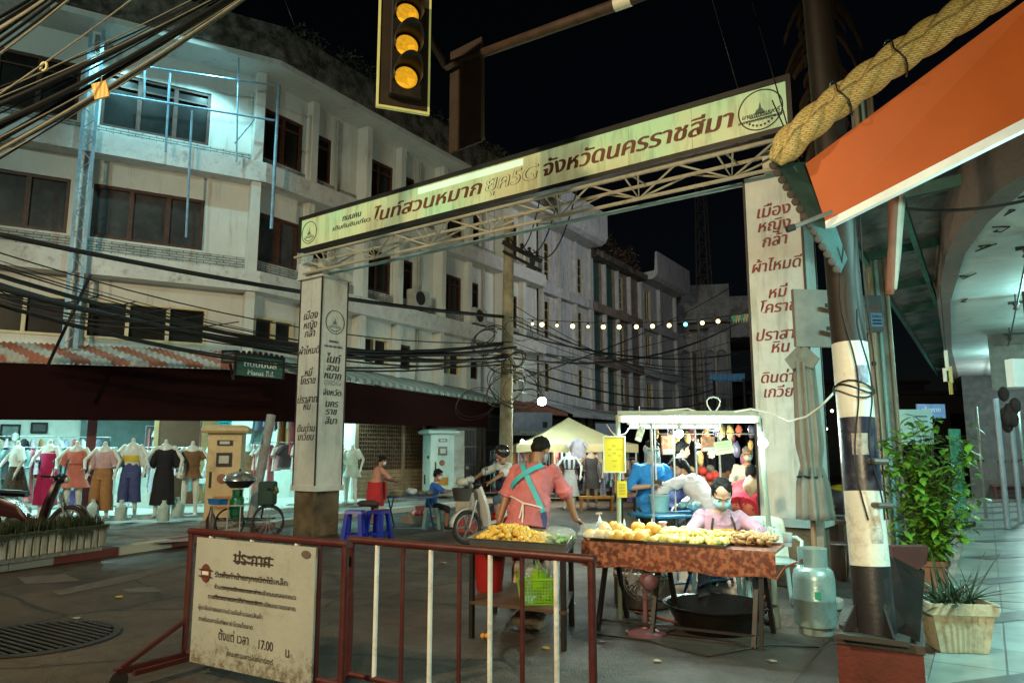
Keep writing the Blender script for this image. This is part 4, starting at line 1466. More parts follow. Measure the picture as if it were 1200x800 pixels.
for i in range(7):
 p, q = dp(-60, 52+i*9, 5.2), dp(120+i*4, -58+rc.uniform(-5, 5), 6.2)
 cable(sag(p, q, .05), rc.choice([.01, .014, .022]), 'overhead cable of the bundle at the extreme top left corner', 'cables of the corner bundle', rc.choice([M_black, M_greyc, M_black]))
G2, L2 = 'cables sagging towards the far utility pole', 'black overhead cable sagging across the white corner building towards the tangled pole'
UP = Vector((up0.x+.06, up0.y, 0))
for i in range(14):
 f = i/13
 p = dp(-60, 282+58*f+rc.uniform(-7, 7), 11.0+rc.uniform(-.3, .3))
 q = Vector((UP.x+rc.uniform(-.2, .2), UP.y+rc.uniform(-.2, .2), 3.55+.9*rc.random()))
 cable(sag(p, q, .4+.15*rc.random()+.25*f), rc.choice([.008, .011, .014, .022, .045]), L2, G2)
p = dp(-60, 262, 11)
cable(sag(p, Vector((UP.x, UP.y, 5.1)), .2), .05, 'thickest black cable, uppermost across the brick band of the corner building', None)
for i in range(5):
 p, q = dp(-40, 320+6*i, 11.5), dp(120+i*40, 345+i*8, 13.2)
 cable(sag(p, q, .3), .012, 'loose drooping cable under the bundle on the left', 'loose cables on the left')
for (a, c, l) in (((170, 478, 13.2), (112, 300, 13.4), 'slanting stay cable before the second-floor windows'), ((60, 520, 13), (60, 430, 13.1), 'stay')):
 if l == 'stay':
  continue
 cable([dp(56, 428, 13.2), dp(106, 322, 13.4)], .03, l, None)
G3, L3 = 'cables running on from the tangled pole', 'dark cable running from the tangled pole across the street to the right'
for i in range(8):
 p = Vector((UP.x, UP.y, 3.4+2.2*i/7+rc.uniform(-.1, .1)))
 q = dp(885+rc.uniform(-20, 30), 330+i*19, 30+rc.uniform(-6, 4))
 cable(sag(p, q, .3+.5*rc.random()), rc.choice([.012, .018, .03]), L3, G3)
for i in range(7):
 p = Vector((UP.x, UP.y, 3.2+1.9*i/6))
 q = Vector((-13.6, 44, 4.2+2.6*i/6+rc.uniform(-.2, .2)))
 cable(sag(p, q, .7), rc.choice([.012, .02, .03]), 'black cable strung along the far shophouses from the tangled pole', 'cables along the far shophouses')
for (a, c) in (((826, -30, 9), (866, 108, 10.5)), ((872, -30, 8.2), (932, 180, 6.6)), ((905, 118, 7.2), (985, 300, 6.0)), ((330, -10, 12), (345, 30, 12))):
 cable([dp(*a), dp(*c)], .007, 'thin dark wire against the night sky near the gate sign', 'wires against the sky')
for i, (px, py) in enumerate(((618, 270), (640, 275), (660, 290))):
 cable(sag(x0.lerp(x1, .2+.3*i)+Vector((0, 0, .2)), dp(px+20, 205, 17), .9), .018, 'thin jumper wire hanging at the utility pole cross-arm', 'jumper wires at the pole')
# coils of spare cable round the pole
for k in range(9):
 c = Vector((UP.x+rc.uniform(-.7, .8), UP.y-.2+rc.uniform(-.5, .2), rc.uniform(2.7, 4.6)))
 R = rc.uniform(.25, .7)
 tl = rc.uniform(-.5, .5)
 pts = []
 for a in range(44):
  an = a*2*math.pi/20
  rr_ = R*(1+.18*math.sin(a*.37+k))
  pts.append(c+CAMX*rr_*math.cos(an)+Vector((0, 0, rr_*.75*math.sin(an)+tl*rr_*math.cos(an)))+CAMY*.15*math.sin(a*.21+k))
 tag(MB().tube(pts, rc.choice([.008, .012, .016]), 5).build('cable_coil', rc.choice([M_black, flat((.1, .08, .06)), flat((.06, .04, .03))]), smooth=True), 'coil of spare black cable slung on the tangled utility pole', 'cable coil', 'cable coils on the utility pole')
# yellow tag on the corner bundle
q = dp(118, 106, 7.0)
t = thing('yellow_tag', 'yellow slatted cable tag hanging from the thick bundle at the top left', 'tag', q)
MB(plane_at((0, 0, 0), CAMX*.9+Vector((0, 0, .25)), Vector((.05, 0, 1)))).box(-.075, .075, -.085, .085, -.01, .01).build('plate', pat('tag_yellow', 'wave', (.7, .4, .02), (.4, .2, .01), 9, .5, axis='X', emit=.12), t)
MB().tube([(0, 0, .08), (0, 0, .16)], .006, 6).build('tie', M_greyc, t)
# string of bulbs over the street
p, q = dp(598, 372, 19.3), dp(884, 366, 22)
pts = sag(p, q, .22, 30)
tag(MB().tube(pts, .012, 6).build('light_string_wire', M_black), 'wire of the bulb string across the street below the gate truss', 'wire')
for i, px in enumerate((621, 631, 647, 664, 681, 698, 716, 736, 755, 775, 795, 816, 836)):
 f = (px-598)/(884-598)
 k = f*30
 a = int(k)
 c = pts[a].lerp(pts[a+1], k-a)
 big = 1 if i not in (0, 2, 4) else .62
 t = thing('string_bulb', 'small lit warm bulb on the string across the street' if i != 10 else 'single blue-green bulb on the string across the street', 'bulb', c+Vector((0, 0, -.1)), group='bulbs on the street string')
 MB().ell((0, 0, -.02), .062*big, 12, 8).build('glass', glow('bulb_glow', (1, .74, .27), 3.2) if i != 10 else glow('bulb_glow_cyan', (.1, .75, .8), 3), t, smooth=True)
 MB().lathe([(.025, .03), (.025, .1)], n=10).build('socket', M_dark, t)
for i in range(9):
 f = .89+.012*i
 k = min(f*30, 29.9)
 a = int(k)
 c = pts[a].lerp(pts[a+1], k-a)
 b = MB().face([c, c+CAMX*.16, c+CAMX*.08+Vector((0, 0, -.26))])
 tag(b.build('bunting_flag', flat([(.1, .5, .35), (.7, .6, .2), (.6, .6, .6)][i % 3]), recalc=False), 'small triangular bunting flag on the bulb string near the right pillar', 'flag', 'bunting flags on the string')
# ================================================================== right-hand arcade
structure(MB().prism([(-.42, 3.0, .0), (9, 3.0, .0), (9, 42, .0), (-.42, 42, .0)], (0, 0, .1)).build('arcade_floor', brick('arcade_tiles', (.36, .42, .4), (.3, .36, .34), (.12, .13, .12), (1, 0, 0), bw=.6, rh=.6, ms=.008, bump=.15, rough=.28, off=0, flat_=True)))
b = MB()
for k in range(17):
 y = 3.2+k*2.2
 for x0_ in (-.38, 1.62, 3.62):
  b.prism([(x0_, y, .104), (x0_+.28, y-.1, .104), (x0_+1.0, y+.9, .104), (x0_+1.0, y+1.25, .104)], (0, 0, .001))
  b.prism([(x0_+1.0, y+1.25, .106), (x0_+1.0, y+.9, .106), (x0_+1.75, y-.1, .106), (x0_+2.0, y, .106)], (0, 0, .001))
structure(b.build('arcade_floor_pattern', mat('dark_tiles', (.085, .1, .1), .3, var=.3, dirt=(.14, .15, .14), damt=.3)))
structure(MB().box(-.62, -.425, 3.0, 42, .0, .085).build('kerb_right', M_conc))
ab = thing('arcade_building', 'white concrete arcade canopy with a rounded peeling edge, columns and signs, right side', 'building', (3, 15, 0))
P = bpart(ab)
P(MB().prism([(-.62, 34, 3.9), (-.5, 20, 3.9), (-.3, 13.5, 3.9), (-.03, 10.2, 3.9), (.2, 8.9, 3.9), (.5, 7.9, 3.9), (1.0, 6.9, 3.9), (2.0, 6.0, 3.9), (3.5, 5.5, 3.9), (8, 5.3, 3.9), (8, 34, 3.9)], (0, 0, .5)), 'canopy_slab', mat('canopy_plaster', (.5, .54, .52), .8, var=.18, scale=1.2, dirt=(.2, .19, .17), damt=.33, dscale=1.1))
q = MB()
pr = [(-.62, 34), (-.5, 20), (-.3, 13.5), (-.03, 10.2), (.2, 8.9), (.5, 7.9), (1.0, 6.9), (2.0, 6.0), (3.5, 5.5), (8, 5.3)]
ins = [Vector((x, y, 0)) for x, y in pr]
out = [p+Vector((-.14-.02*min(k, 4), -.05*k/4, 0)) for k, p in enumerate(ins)]
for a in range(len(ins)-1):
 q.prism([ins[a]+Vector((0, 0, 3.86)), out[a]+Vector((0, 0, 3.86)), out[a+1]+Vector((0, 0, 3.86)), ins[a+1]+Vector((0, 0, 3.86))], (0, 0, .62))
P(q, 'peeling_edge', mat('peeling_edge', (.2, .15, .13), .85, var=.4, scale=6, bump=.6, dirt=(.08, .06, .05), damt=.5, dscale=6))
for k in range(6):
 y = 9.5+4.2*k
 P(MB().box(2.3, 2.65, y, y+.35, .1, 3.895), 'column', M_white)
P(MB().box(2.9, 3.1, 7, 34, .1, 3.89), 'shop_wall', mat('arcade_wall_dark', (.13, .1, .08), .7, var=.4))
for k in range(5):
 P(MB().box(2.86, 2.895, 9.9+4.2*k, 13.0+4.2*k, .15, 2.8), 'shop_shutter', flat((.12, .12, .13), .4, metal=.4))
P(MB().box(-.5, 2.9, 27.5, 27.7, .1, 3.89), 'end_wall', mat('arcade_end', (.1, .1, .1), .8, var=.4))
P(MB().box(.2, 2.9, 18.0, 18.12, 2.75, 3.895), 'cross_beam', mat('arcade_beam', (.16, .13, .11), .8, var=.4))
# cracks with a peeling plaster strip along the rounded edge
rc2 = random.Random(5)
for k in range(9):
 t = k/9
 i = 2+int(t*5)
 a = ins[i].lerp(ins[i+1], (t*5) % 1)+Vector((.12+.05*rc2.random(), .05, 3.888))
 pts = [a+Vector((rc2.uniform(-.04, .04), rc2.uniform(-.05, .05), 0))*(j+.5) for j in range(5)]
 P(MB().tube(pts, .008, 4), 'plaster_crack', M_dark)
# cables with spool insulators under the canopy
for r_ in range(3):
 y = 9.8+3.6*r_
 t = thing('insulator_rack', ['nearest rack of spool insulators hung under the white canopy', 'middle rack of spool insulators hung under the white canopy', 'farthest rack of spool insulators hung under the white canopy'][r_], 'insulator rack', (.95, y, 3.6), 0, 'insulator racks under the canopy')
 MB().bar((-.5, 0, .15), (.6, 0, .15), .04).build('rail', M_dark, t)
 for i in range(4):
  MB().lathe([(.02, .0), (.05, .02), (.025, .06), (.05, .1), (.02, .12)], (-.4+.3*i, 0, .03), 10).build('spool', flat((.08, .05, .04), .3), t)
  MB().bar((-.4+.3*i, 0, .14), (-.4+.3*i, 0, .28), .02).build('bolt', M_dark, t)
for i in range(4):
 x = .55+.3*i
 cable([(x+.05, 4.5, 3.66), (x, 9.8, 3.66), (x, 13.4, 3.66), (x, 17, 3.66), (x-.1, 27, 3.6)], .012, 'one of four black cables strung on spools under the white canopy', 'cables under the canopy')
cable(sag(dp(1050, 243, 6.5), dp(1215, 232, 5.5), .06), .014, 'single black cable crossing before the white canopy on the right', None)
# steel roof with corrugated sheet
rf = thing('corrugated_canopy', 'corrugated metal canopy on teal steel frames between the orange sign and the arcade', 'canopy', (-.9, 15, 4.3))
iv = Matrix.Translation(-rf.location)
b = MB(iv)
ny_ = 150
top = []
for i in range(ny_*2+1):
 y = 8.6+20.4*i/(ny_*2)
 z = 4.42+.022*math.cos(i*math.pi)
 top.append((Vector((-1.25, y, z-.09)), Vector((.6, y, z+.14))))
for (a, c), (d, e) in zip(top, top[1:]):
 b.add([a, c, e, d], [(0, 1, 2, 3)])
b.build('roof_sheet', mat('zinc_sheet', (.22, .24, .25), .45, .5, var=.3, scale=3, dirt=(.08, .06, .05), damt=.45), rf, recalc=False)
for i in range(9):
 y = 8.8+2.4*i
 MB(iv).bar((-1.25, y, 4.22), (.4, y, 4.36), .06, .12).build('cross_beam', M_teals, rf)
for x in (-1.2, -.55):
 MB(iv).bar((x, 8.6, 4.12), (x, 29, 4.12), .06, .1).build('purlin', M_teals, rf)
for i in range(5):
 y = 8.8+4.8*i
 MB(iv).bar((-.55, y, 4.1), (-.55, y, 4.36), .05).build('strut', M_teals, rf)
# orange signboard with a lit lower strip, and the woven roll above it
os_ = thing('orange_signboard', 'large plain orange signboard with a pale lit lower edge, hung above the pavement', 'signboard', dp(1070, 150, 4.7))
iv = Matrix.Translation(-os_.location)
c4 = [dp(944, 192, 5.0), dp(967, 259, 5.0), dp(1240, 118, 4.1), dp(1240, -28, 4.1)]
nrm = (c4[1]-c4[0]).cross(c4[2]-c4[0]).normalized()
if nrm.dot(CAMY) < 0:
 nrm = -nrm
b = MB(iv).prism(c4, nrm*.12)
b.build('board', mat('orange_face', (.36, .075, .012), .6, var=.08, scale=2.5, bump=.12, bscale=4, emit=.34), os_)  # even glow put into the orange face, as if lit from behind
e = [c4[1]-Vector((0, 0, .002)), c4[2]-Vector((0, 0, .002)), c4[2]-Vector((0, 0, .07)), c4[1]-Vector((0, 0, .055))]
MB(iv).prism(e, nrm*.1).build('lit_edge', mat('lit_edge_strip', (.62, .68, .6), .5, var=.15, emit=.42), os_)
# rope-like woven roll
wr = thing('woven_roll', 'twisted straw-coloured woven roll along the top of the orange signboard', 'awning', dp(1020, 90, 4.6))
iv = Matrix.Translation(-wr.location)
cl = [dp(908, 190, 4.95), dp(930, 162, 4.9), dp(965, 132, 4.8), dp(1010, 98, 4.65), dp(1060, 62, 4.5), dp(1120, 22, 4.35), dp(1200, -30, 4.2)]
fine = []
for i in range(len(cl)-1):
 for j in range(24):
  fine.append(cl[i].lerp(cl[i+1], j/24))
fine.append(cl[-1])
for _ in range(6):
 fine = [fine[0]]+[(fine[i-1]+fine[i]*2+fine[i+1])/4 for i in range(1, len(fine)-1)]+[fine[-1]]
R = []
up_ = Vector((0, 0, 1))
sl_ = 0
for i, p in enumerate(fine):
 d = (fine[min(i+1, len(fine)-1)]-fine[max(i-1, 0)]).normalized()
 x = d.cross(up_).normalized()
 y = x.cross(d)
 if i:
  sl_ += (p-fine[i-1]).length
 ring_ = []
 tap = min(1, .45+i/20)
 for k in range(40):
  a = 2*math.pi*k/40
  ph = a*2-sl_*15
  r_ = (.068+.045*abs(math.cos(ph/1.0))**.7)*tap
  ring_.append(p+(x*math.cos(a)+y*math.sin(a))*r_)
 R.append(ring_)
M_weave = bpy.data.materials.new('woven_straw')
M_weave.use_nodes = True
n = M_weave.node_tree
b_ = n.nodes['Principled BSDF']
b_.inputs['Roughness'].default_value = .6
uvn = n.nodes.new('ShaderNodeAttribute')
uvn.attribute_name = 'weave'
bt = n.nodes.new('ShaderNodeTexBrick')
bt.inputs['Scale'].default_value = 1
bt.inputs['Color1'].default_value = (.8, .68, .32, 1)
bt.inputs['Color2'].default_value = (.66, .52, .2, 1)
bt.inputs['Mortar'].default_value = (.32, .22, .07, 1)
bt.inputs['Brick Width'].default_value = .05
bt.inputs['Row Height'].default_value = .017
bt.inputs['Mortar Size'].default_value = .0028
n.links.new(uvn.outputs['Vector'], bt.inputs['Vector'])
n.links.new(bt.outputs[0], b_.inputs['Base Color'])
bpn = n.nodes.new('ShaderNodeBump')
bpn.inputs['Strength'].default_value = .9
bpn.inputs['Distance'].default_value = .01
bpn.invert = True
n.links.new(bt.outputs[1], bpn.inputs['Height'])
n.links.new(bpn.outputs[0], b_.inputs['Normal'])
b = MB(iv).rings(R)
o = b.build('woven_tube', M_weave, wr, smooth=True, recalc=False)
at = o.data.attributes.new('weave', 'FLOAT_VECTOR', 'POINT')
sl_ = 0
vals = []
for i, p in enumerate(fine):
 if i:
  sl_ += (p-fine[i-1]).length
 for k in range(40):
  a = 2*math.pi*k/40
  # strips run round the roll on a slant
  vals += [a*.12, sl_+a*.11, 0]
at.data.foreach_set('vector', vals)
b = MB(iv)
for k in (60, 92):
 p = fine[k]
 d = (fine[k+1]-p).normalized()
 x = d.cross(up_).normalized()
 y = x.cross(d)
 MB(iv).tube([p+(x*math.cos(a*.4)+y*math.sin(a*.4))*.135+d*.02*math.sin(a) for a in range(16)], .006, 5, closed=True).build('tie_wire', M_wire, wr)
fr = thing('scalloped_fringe', 'dark teal folded canvas with a scalloped lower fringe hanging below the woven roll', 'canvas', dp(930, 220, 5.0))
iv = Matrix.Translation(-fr.location)
b = MB(iv)
p0, p1 = dp(905, 190, 5.0), dp(985, 320, 4.95)
q0, q1 = dp(945, 190, 5.1), dp(995, 300, 5.05)
b.prism([p0, q0, q1, p1], CAMY*.02)
b.build('canvas_fold', mat('teal_canvas', (.02, .07, .07), .7, var=.4), fr)
b = MB(iv)
for i in range(15):
 c = p0.lerp(p1, (i+.5)/15)
 b.ell(c-CAMX*.01, (.03, .012, .03), 8, 6, Matrix.Rotation(YAW, 3, 'Z'))
b.build('fringe', mat('fringe_cloth', (.06, .05, .045), .8), fr)
for k, (a, c) in enumerate((((918, 200), (1000, 340)), ((930, 195), (1008, 345)))):
 MB(iv).tube([dp(*a, 5.05), dp(*c, 5.3)], .012, 6).build('teal_rod', M_teals, fr)
rp = thing('hanging_rolled_cloth', 'rolled brown and white cloth hanging beside the grey meter box', 'cloth', dp(1045, 310, 6.4))
iv = Matrix.Translation(-rp.location)
for off, col, nm in ((0, (.2, .08, .05), 'brown_cloth'), (.055, (.4, .36, .3), 'white_cloth')):
 R = []
 for i in range(10):
  f = i/9
  p = dp(1049+off*90, 225, 6.4).lerp(dp(1043+off*60, 345-off*100, 6.4), f)
  R.append([p+CAMX*(.055-.02*f+.01*math.sin(3*a+5*f))*math.cos(a)+CAMY*(.04+.01*math.cos(4*a))*math.sin(a) for a in [2*math.pi*k/12 for k in range(12)]])
 MB(iv).rings(R).build(nm, flat(col, .85), rp, smooth=True)
tb = thing('sign_tube', 'thin steel tube poking out from the lower corner of the orange signboard', 'tube', dp(945, 262, 4.9))
iv = Matrix.Translation(-tb.location)
MB(iv).tube([dp(925, 268, 4.95), dp(975, 248, 4.92)], .016, 10).build('tube', M_galv, tb)
MB(iv).tube([dp(922, 269, 4.95), dp(931, 266, 4.95)], .024, 10).build('cap', M_dark, tb)
# rust-coloured dark palm shape, made up for the wire tangle behind the pole top
pm = thing('pole_top_tangle', 'dark frond-shaped tangle standing in for wires round the pole top, against the night sky', 'tangle', (dp(985, 300, 12).x, dp(985, 300, 12).y, 0))
iv = Matrix.Translation(-pm.location)
MB(iv).tube([(pm.location.x, pm.location.y, 0), (pm.location.x-.1, pm.location.y, 9.5)], [.2, .15], 10).build('trunk', flat((.06, .04, .03), .9), pm)
b = MB(iv)
rp_ = random.Random(3)
for k in range(60):
 a = rp_.uniform(0, 6.28)
 base = Vector((pm.location.x-.1, pm.location.y, 7.6+rp_.uniform(-1.6, 2.2)))
 dr = Vector((math.cos(a), math.sin(a), 0))
 L_ = rp_.uniform(.5, 1.3)
 pts = [base+dr*L_*f*.6+Vector((0, 0, .5*f-2.4*f*f*L_/2)) for f in [j/6 for j in range(7)]]
 sd = Vector((-dr.y, dr.x, 0))
 for i in range(6):
  for s_ in (-1, 1):
   b.add([pts[i], pts[i+1], pts[i+1]+sd*s_*.06+Vector((0, 0, -.16)), pts[i]+sd*s_*.04+Vector((0, 0, -.14))], [(0, 1, 2, 3)])
b.build('crown', mat('tangle_strips', (.055, .032, .02), .8, var=.5, bump=0), pm, recalc=False)
# tubes of light in the arcade
for k, (x, y) in enumerate(((1.35, 13.0), (1.9, 16.0), (.9, 21.0))):
 t = thing('arcade_tube_lamp', ['lit tube lamp under the white canopy, the one nearest the right edge', 'lit tube lamp under the white canopy, the middle one', 'lit tube lamp deep inside the arcade'][k], 'lamp', (x, y, 3.72))
 MB().tube([(0, -.5, 0), (0, .5, 0)], .022, 8).build('tube', glow('arcade_tube_glow', (.7, 1, .95), 22), t)
 MB().box(-.04, .04, -.55, .55, .03, .1).build('fitting', M_white, t)
 lamp('arcade_tube_light', 'POINT', (x, y, 3.5), 130, TEAL, .12)
lb = thing('lit_box_sign', 'pale blank box sign hanging at the right edge under the arcade canopy', 'sign', dp(1196, 438, 8.0))
MB(plane_at((0, 0, 0), CAMX)).box(-.12, .3, -.14, .16, -.06, .06).build('box', mat('pale_box', (.5, .6, .58), .5, var=.08, emit=.25), lb)
MB().bar((.1, 0, .16), (.1, 0, .9), .03).build('hanger', M_dark, lb)
# shop signs and clutter down the arcade
fa = thing('blue_shop_sign', 'small blue and white lettered shop sign lit at the end of the arcade', 'sign', dp(1097, 482, 16))
SM = plane_at((0, 0, 0), CAMX)
MB(SM).box(-.4, .2, -.14, .16, -.05, 0).build('panel', mat('sign_blue', (.2, .3, .6), .5, var=.3, emit=.12), fa)
text('เสื้อกาง', .14, flat((.8, .85, .9)), SM @ Matrix.Translation((-.1, .03, .004)), fa, bold=.02)
MB().bar((-.36, .05, -.14), (-.36, .05, -2.2), .05).build('post', M_dark, fa)
gs = thing('green_poster_stand', 'tall green poster stand in the arcade behind the leafy shrub', 'poster stand', dp(1124, 560, 14.5))
gs.location.z = .104
MB(plane_at((0, 0, 0), CAMX*.9+CAMY*.4)).box(-.16, .16, 0, 1.85, -.03, 0).build('board', mat('poster_green', (.06, .22, .14), .4, var=.7, scale=7, emit=.06), gs)
MB(plane_at((0, 0, 0), CAMX*.9+CAMY*.4)).box(-.19, .19, 0, .1, -.15, .12).build('foot', M_dark, gs)
wb = thing('pale_shop_panel', 'pale teal shop panel with printed lines seen left of the blue shop sign', 'panel', dp(1070, 500, 15))
MB(SM).box(-.42, .4, -.35, .35, -.05, 0).build('panel', mat('pale_teal_panel', (.3, .45, .42), .6, var=.12, emit=.08), wb)
for i in range(5):
 MB(SM).box(.05, .3, .2-.1*i, .22-.1*i, .002, .006).build('printed_line', M_dark, wb)
MB().bar((-.3, .06, -.35), (-.3, .06, -1.2), .05).bar((.3, .06, -.35), (.3, .06, -1.2), .05).build('post', M_dark, wb)
rc3 = random.Random(8)
for i, px in enumerate((1174, 1190, 1150, 1200)):
 p = gz(px, 572, .104)
 p = dp(px, 545, 14+i*1.2)
 t = thing('corrugated_pipe', ['ribbed pale vertical pipe beside the dark wall in the arcade', 'second ribbed vertical pipe close to the right edge of the arcade', 'thin vertical pipe in the arcade left of the ribbed pipes', 'outermost vertical pipe at the right edge of the arcade'][i], 'pipe', (p.x, p.y, .104), group='pipes in the arcade')
 prof = []
 for k in range(54):
  z = k*.045
  prof += [(.045, z), (.057, z+.02)]
 MB().lathe(prof if i < 2 else [(.03, 0), (.03, 2.4)], n=12).build('pipe', flat((.4, .42, .48) if i < 2 else (.3, .33, .3), .35, metal=.3), t, smooth=True)
 MB().box(-.07, .07, -.02, .1, 1.2, 1.25).build('clip', M_dark, t)
hg = thing('hanging_cloth_bundle', 'dark brown bundle hanging on the arcade wall near the right edge', 'bundle', dp(1183, 478, 15))
b = MB()
for k in range(9):
 b.ell((rc3.uniform(-.1, .1), rc3.uniform(-.05, .05), rc3.uniform(-.4, .3)), (.1, .08, .16), 10, 8)
b.build('bundle', mat('brown_bundle', (.03, .012, .01), .9, var=.5, bump=.5, bscale=15), hg, smooth=True)
MB().bar((0, 0, .3), (0, 0, 1.0), .015).build('cord', M_dark, hg)
wc_ = thing('wind_chime', 'pale hanging ornament of short tubes under the arcade canopy edge', 'ornament', dp(1109, 420, 9))
for i, (x, z, l, c) in enumerate(((0, .1, .25, (.6, .65, .6)), (.03, -.1, .2, (.5, .5, .2)), (-.03, -.12, .16, (.6, .62, .55)), (.02, -.28, .16, (.35, .28, .05)))):
 MB().tube([(x, 0, z), (x, 0, z-l)], .022, 8).build('tube', flat(c, .4), wc_)
MB().tube([(0, 0, .1), (0, 0, .9)], .005, 5).build('cord', M_dark, wc_)
rb = thing('red_bench', 'low red metal bench on the arcade floor at the right edge', 'bench', gz(1190, 585, .104), rad(5))
MB().box(-.6, 1.2, -.2, .2, .38, .42).build('seat', flat((.12, .015, .02), .4), rb)
for x in (-.5, 1.1):
 for y in (-.17, .17):
  MB().bar((x, y, 0), (x, y, .38), .035).build('leg', flat((.1, .015, .02), .4), rb)
for z in (.12, .25):
 MB().bar((-.5, -.17, z), (1.1, -.17, z), .025).build('rail', flat((.1, .015, .02), .4), rb)
lamp('arcade_far_light', 'POINT', (1.2, 24.5, 2.9), 160, (.8, 1, .95), .1)  # point light added for the shops at the arcade's far end
# planter with aloe, and the shrub behind
pa = gz(1122, 760, .104)
pot = thing('potted_aloe', 'dark spiky aloe in a fluted pale rectangular pot on the arcade floor', 'potted plant', (pa.x, pa.y, .104), rad(25))
R = []
for z, s in ((0, .75), (.03, .78), (.26, .97), (.262, 1.1), (.34, 1.12), (.34, 1.0), (.29, .96)):
 ring_ = []
 for k in range(64):
  a = 2*math.pi*k/64
  c, s_ = math.cos(a), math.sin(a)
  m_ = max(abs(c), abs(s_))
  fl_ = 1+(.03*math.cos(k*math.pi/1.0) if z < .261 else 0)
  ring_.append((c/m_*.205*s*fl_*(1 if abs(c) < .93 else 1), s_/m_*.15*s*fl_, z))
 R.append(ring_)
b = MB().rings(R)
b.build('pot', mat('cream_pot', (.5, .45, .31), .6, var=.2, scale=6, dirt=(.16, .12, .08), damt=.4, dscale=5, bump=.1), pot)
MB().box(-.17, .17, -.12, .12, .27, .3).build('soil', flat((.03, .022, .015), .95, bump=.5), pot)
rl = random.Random(12)
b = MB()
for k in range(58):
 a = rl.uniform(0, 6.28)
 e = rl.uniform(.15, 1.35)
 L_ = rl.uniform(.2, .46)
 base = Vector((rl.uniform(-.13, .13), rl.uniform(-.09, .09), .3))
 d0 = Vector((math.cos(a)*math.cos(e), math.sin(a)*math.cos(e), math.sin(e)))
 sd = d0.cross(Vector((0, 0, 1))).normalized()
 rows = []
 for j in range(6):
  f = j/5
  p = base+d0*L_*f+Vector((math.cos(a), math.sin(a), -.5))*(.12*f*f*(1.3-e))
  wv = .015*(1-f)**.7+.001
  nn = sd.cross(d0).normalized()*.007*(1-f)
  rows.append([p-sd*wv+nn*.8, p-nn, p+sd*wv+nn*.8, p+nn*.2])
 b.rings(rows)
b.build('spiky_leaves', mat('aloe_green', (.035, .06, .03), .4, var=.5, scale=12, bump=0), pot, smooth=True)
rl = random.Random(9)
sh0 = gz(1092, 690, .104)
shr = thing('leafy_shrub', 'tall bright green bushy shrub growing in a pot behind the spiky aloe', 'shrub', (sh0.x, sh0.y, .104))
MB().lathe([(.13, 0), (.17, .24), (.19, .25), (.19, .3), (.16, .3), (.15, .26)], n=24).build('pot', flat((.2, .1, .06), .7), shr, smooth=40)
stm, lv = MB(), MB()
for k in range(84):
 a = rl.uniform(0, 6.28)
 sp = rl.uniform(.08, .68)
 h = rl.uniform(.45, 1.62)-sp*.4
 tip = Vector((math.cos(a)*sp*.9+.05, math.sin(a)*sp*.9, .3+h))
 base = Vector((rl.uniform(-.07, .07), rl.uniform(-.07, .07), .25))
 pts = [base.lerp(tip, j/6)+Vector((math.cos(a), math.sin(a), 0))*-.1*math.sin(j/6*3.14) for j in range(7)]
 stm.tube(pts, [.007-.0008*j for j in range(7)], 5)
 for j in range(1, 7):
  for _ in range(6):
   p = pts[j]+Vector((rl.uniform(-.02, .02), rl.uniform(-.02, .02), rl.uniform(-.06, .06)))
   an = rl.uniform(0, 6.28)
   el = rl.uniform(-.5, .7)
   d = Vector((math.cos(an)*math.cos(el), math.sin(an)*math.cos(el), math.sin(el)))
   s_ = d.cross(Vector((0, 0, 1))).normalized()
   nn = s_.cross(d)
   L_ = rl.uniform(.07, .17)
   wv = L_*rl.uniform(.16, .28)
   m1, m2 = p+d*L_*.35-nn*.01, p+d*L_*.7-nn*.02
   tp = p+d*L_-nn*L_*.35
   lv.add([p, m1+s_*wv, m1-s_*wv, m2+s_*wv*.8, m2-s_*wv*.8, tp], [(0, 2, 1), (1, 2, 4, 3), (3, 4, 5)])
stm.build('stems', flat((.07, .09, .03), .6), shr)
M_leaf = mat('shrub_leaf', (.12, .27, .03), .38, var=.65, scale=14, bump=0, spec=.4)
M_leaf.node_tree.nodes['Principled BSDF'].inputs['Transmission Weight'].default_value = 0
lv.build('foliage', M_leaf, shr, recalc=False)
# ================================================================== barriers
def barrier(label, p, q, board):
 p, q = Vector((p[0], p[1], 0)), Vector((q[0], q[1], 0))
 u = (q-p)
 W = u.length
 u.normalize()
 t = thing('road_barrier', label, 'barrier', (p+q)/2, math.atan2(u.y, u.x), 'barriers across the street')
 H_ = .95
 b = MB()
 h = W/2
 for x in (-h, h):
  MB().tube([(x, 0, .12), (x, 0, H_)], .022, 12).build('upright', M_rust, t, smooth=40)
 MB().tube([(-h-.022, 0, H_), (h+.022, 0, H_)], .024, 12).build('top_rail', M_rust, t, smooth=40)
 MB().tube([(-h, 0, .14), (h, 0, .14)], .018, 12).build('lower_rail', M_rust, t, smooth=40)
 n = 7 if not board else 6
 for i in range(1, n+1):
  x = -h+W*i/(n+1)
  wt = (i % 2 == 1)
  MB().tube([(x, .001, .14), (x, .001, H_-.01)], .014, 10).build('bar', M_steelw if wt else M_rust, t, smooth=40, label='white painted bar' if wt else None)
 for x in (-h, h):
  far = board and x < 0
  b = MB().bar((x, -.5, .12), (x, .5 if far else .04, .12), .04)
  if far:
   b.bar((x, -.45, .14), (x, -.02, .34), .025).bar((x+.05, -.4, .1), (x+.05, .5, .1), .03)
  b.build('foot_frame', M_rust, t)
  for y in (-.48, .48) if far else (-.48, 0.0):
   MB().rings([[(x+s_, y+.065*math.cos(a), .066+.065*math.sin(a)) for a in [2*math.pi*k/20 for k in range(20)]] for s_ in (-.02, -.016, .016, .02)]).build('caster', flat((.035, .035, .035), .5), t)
 return t, W
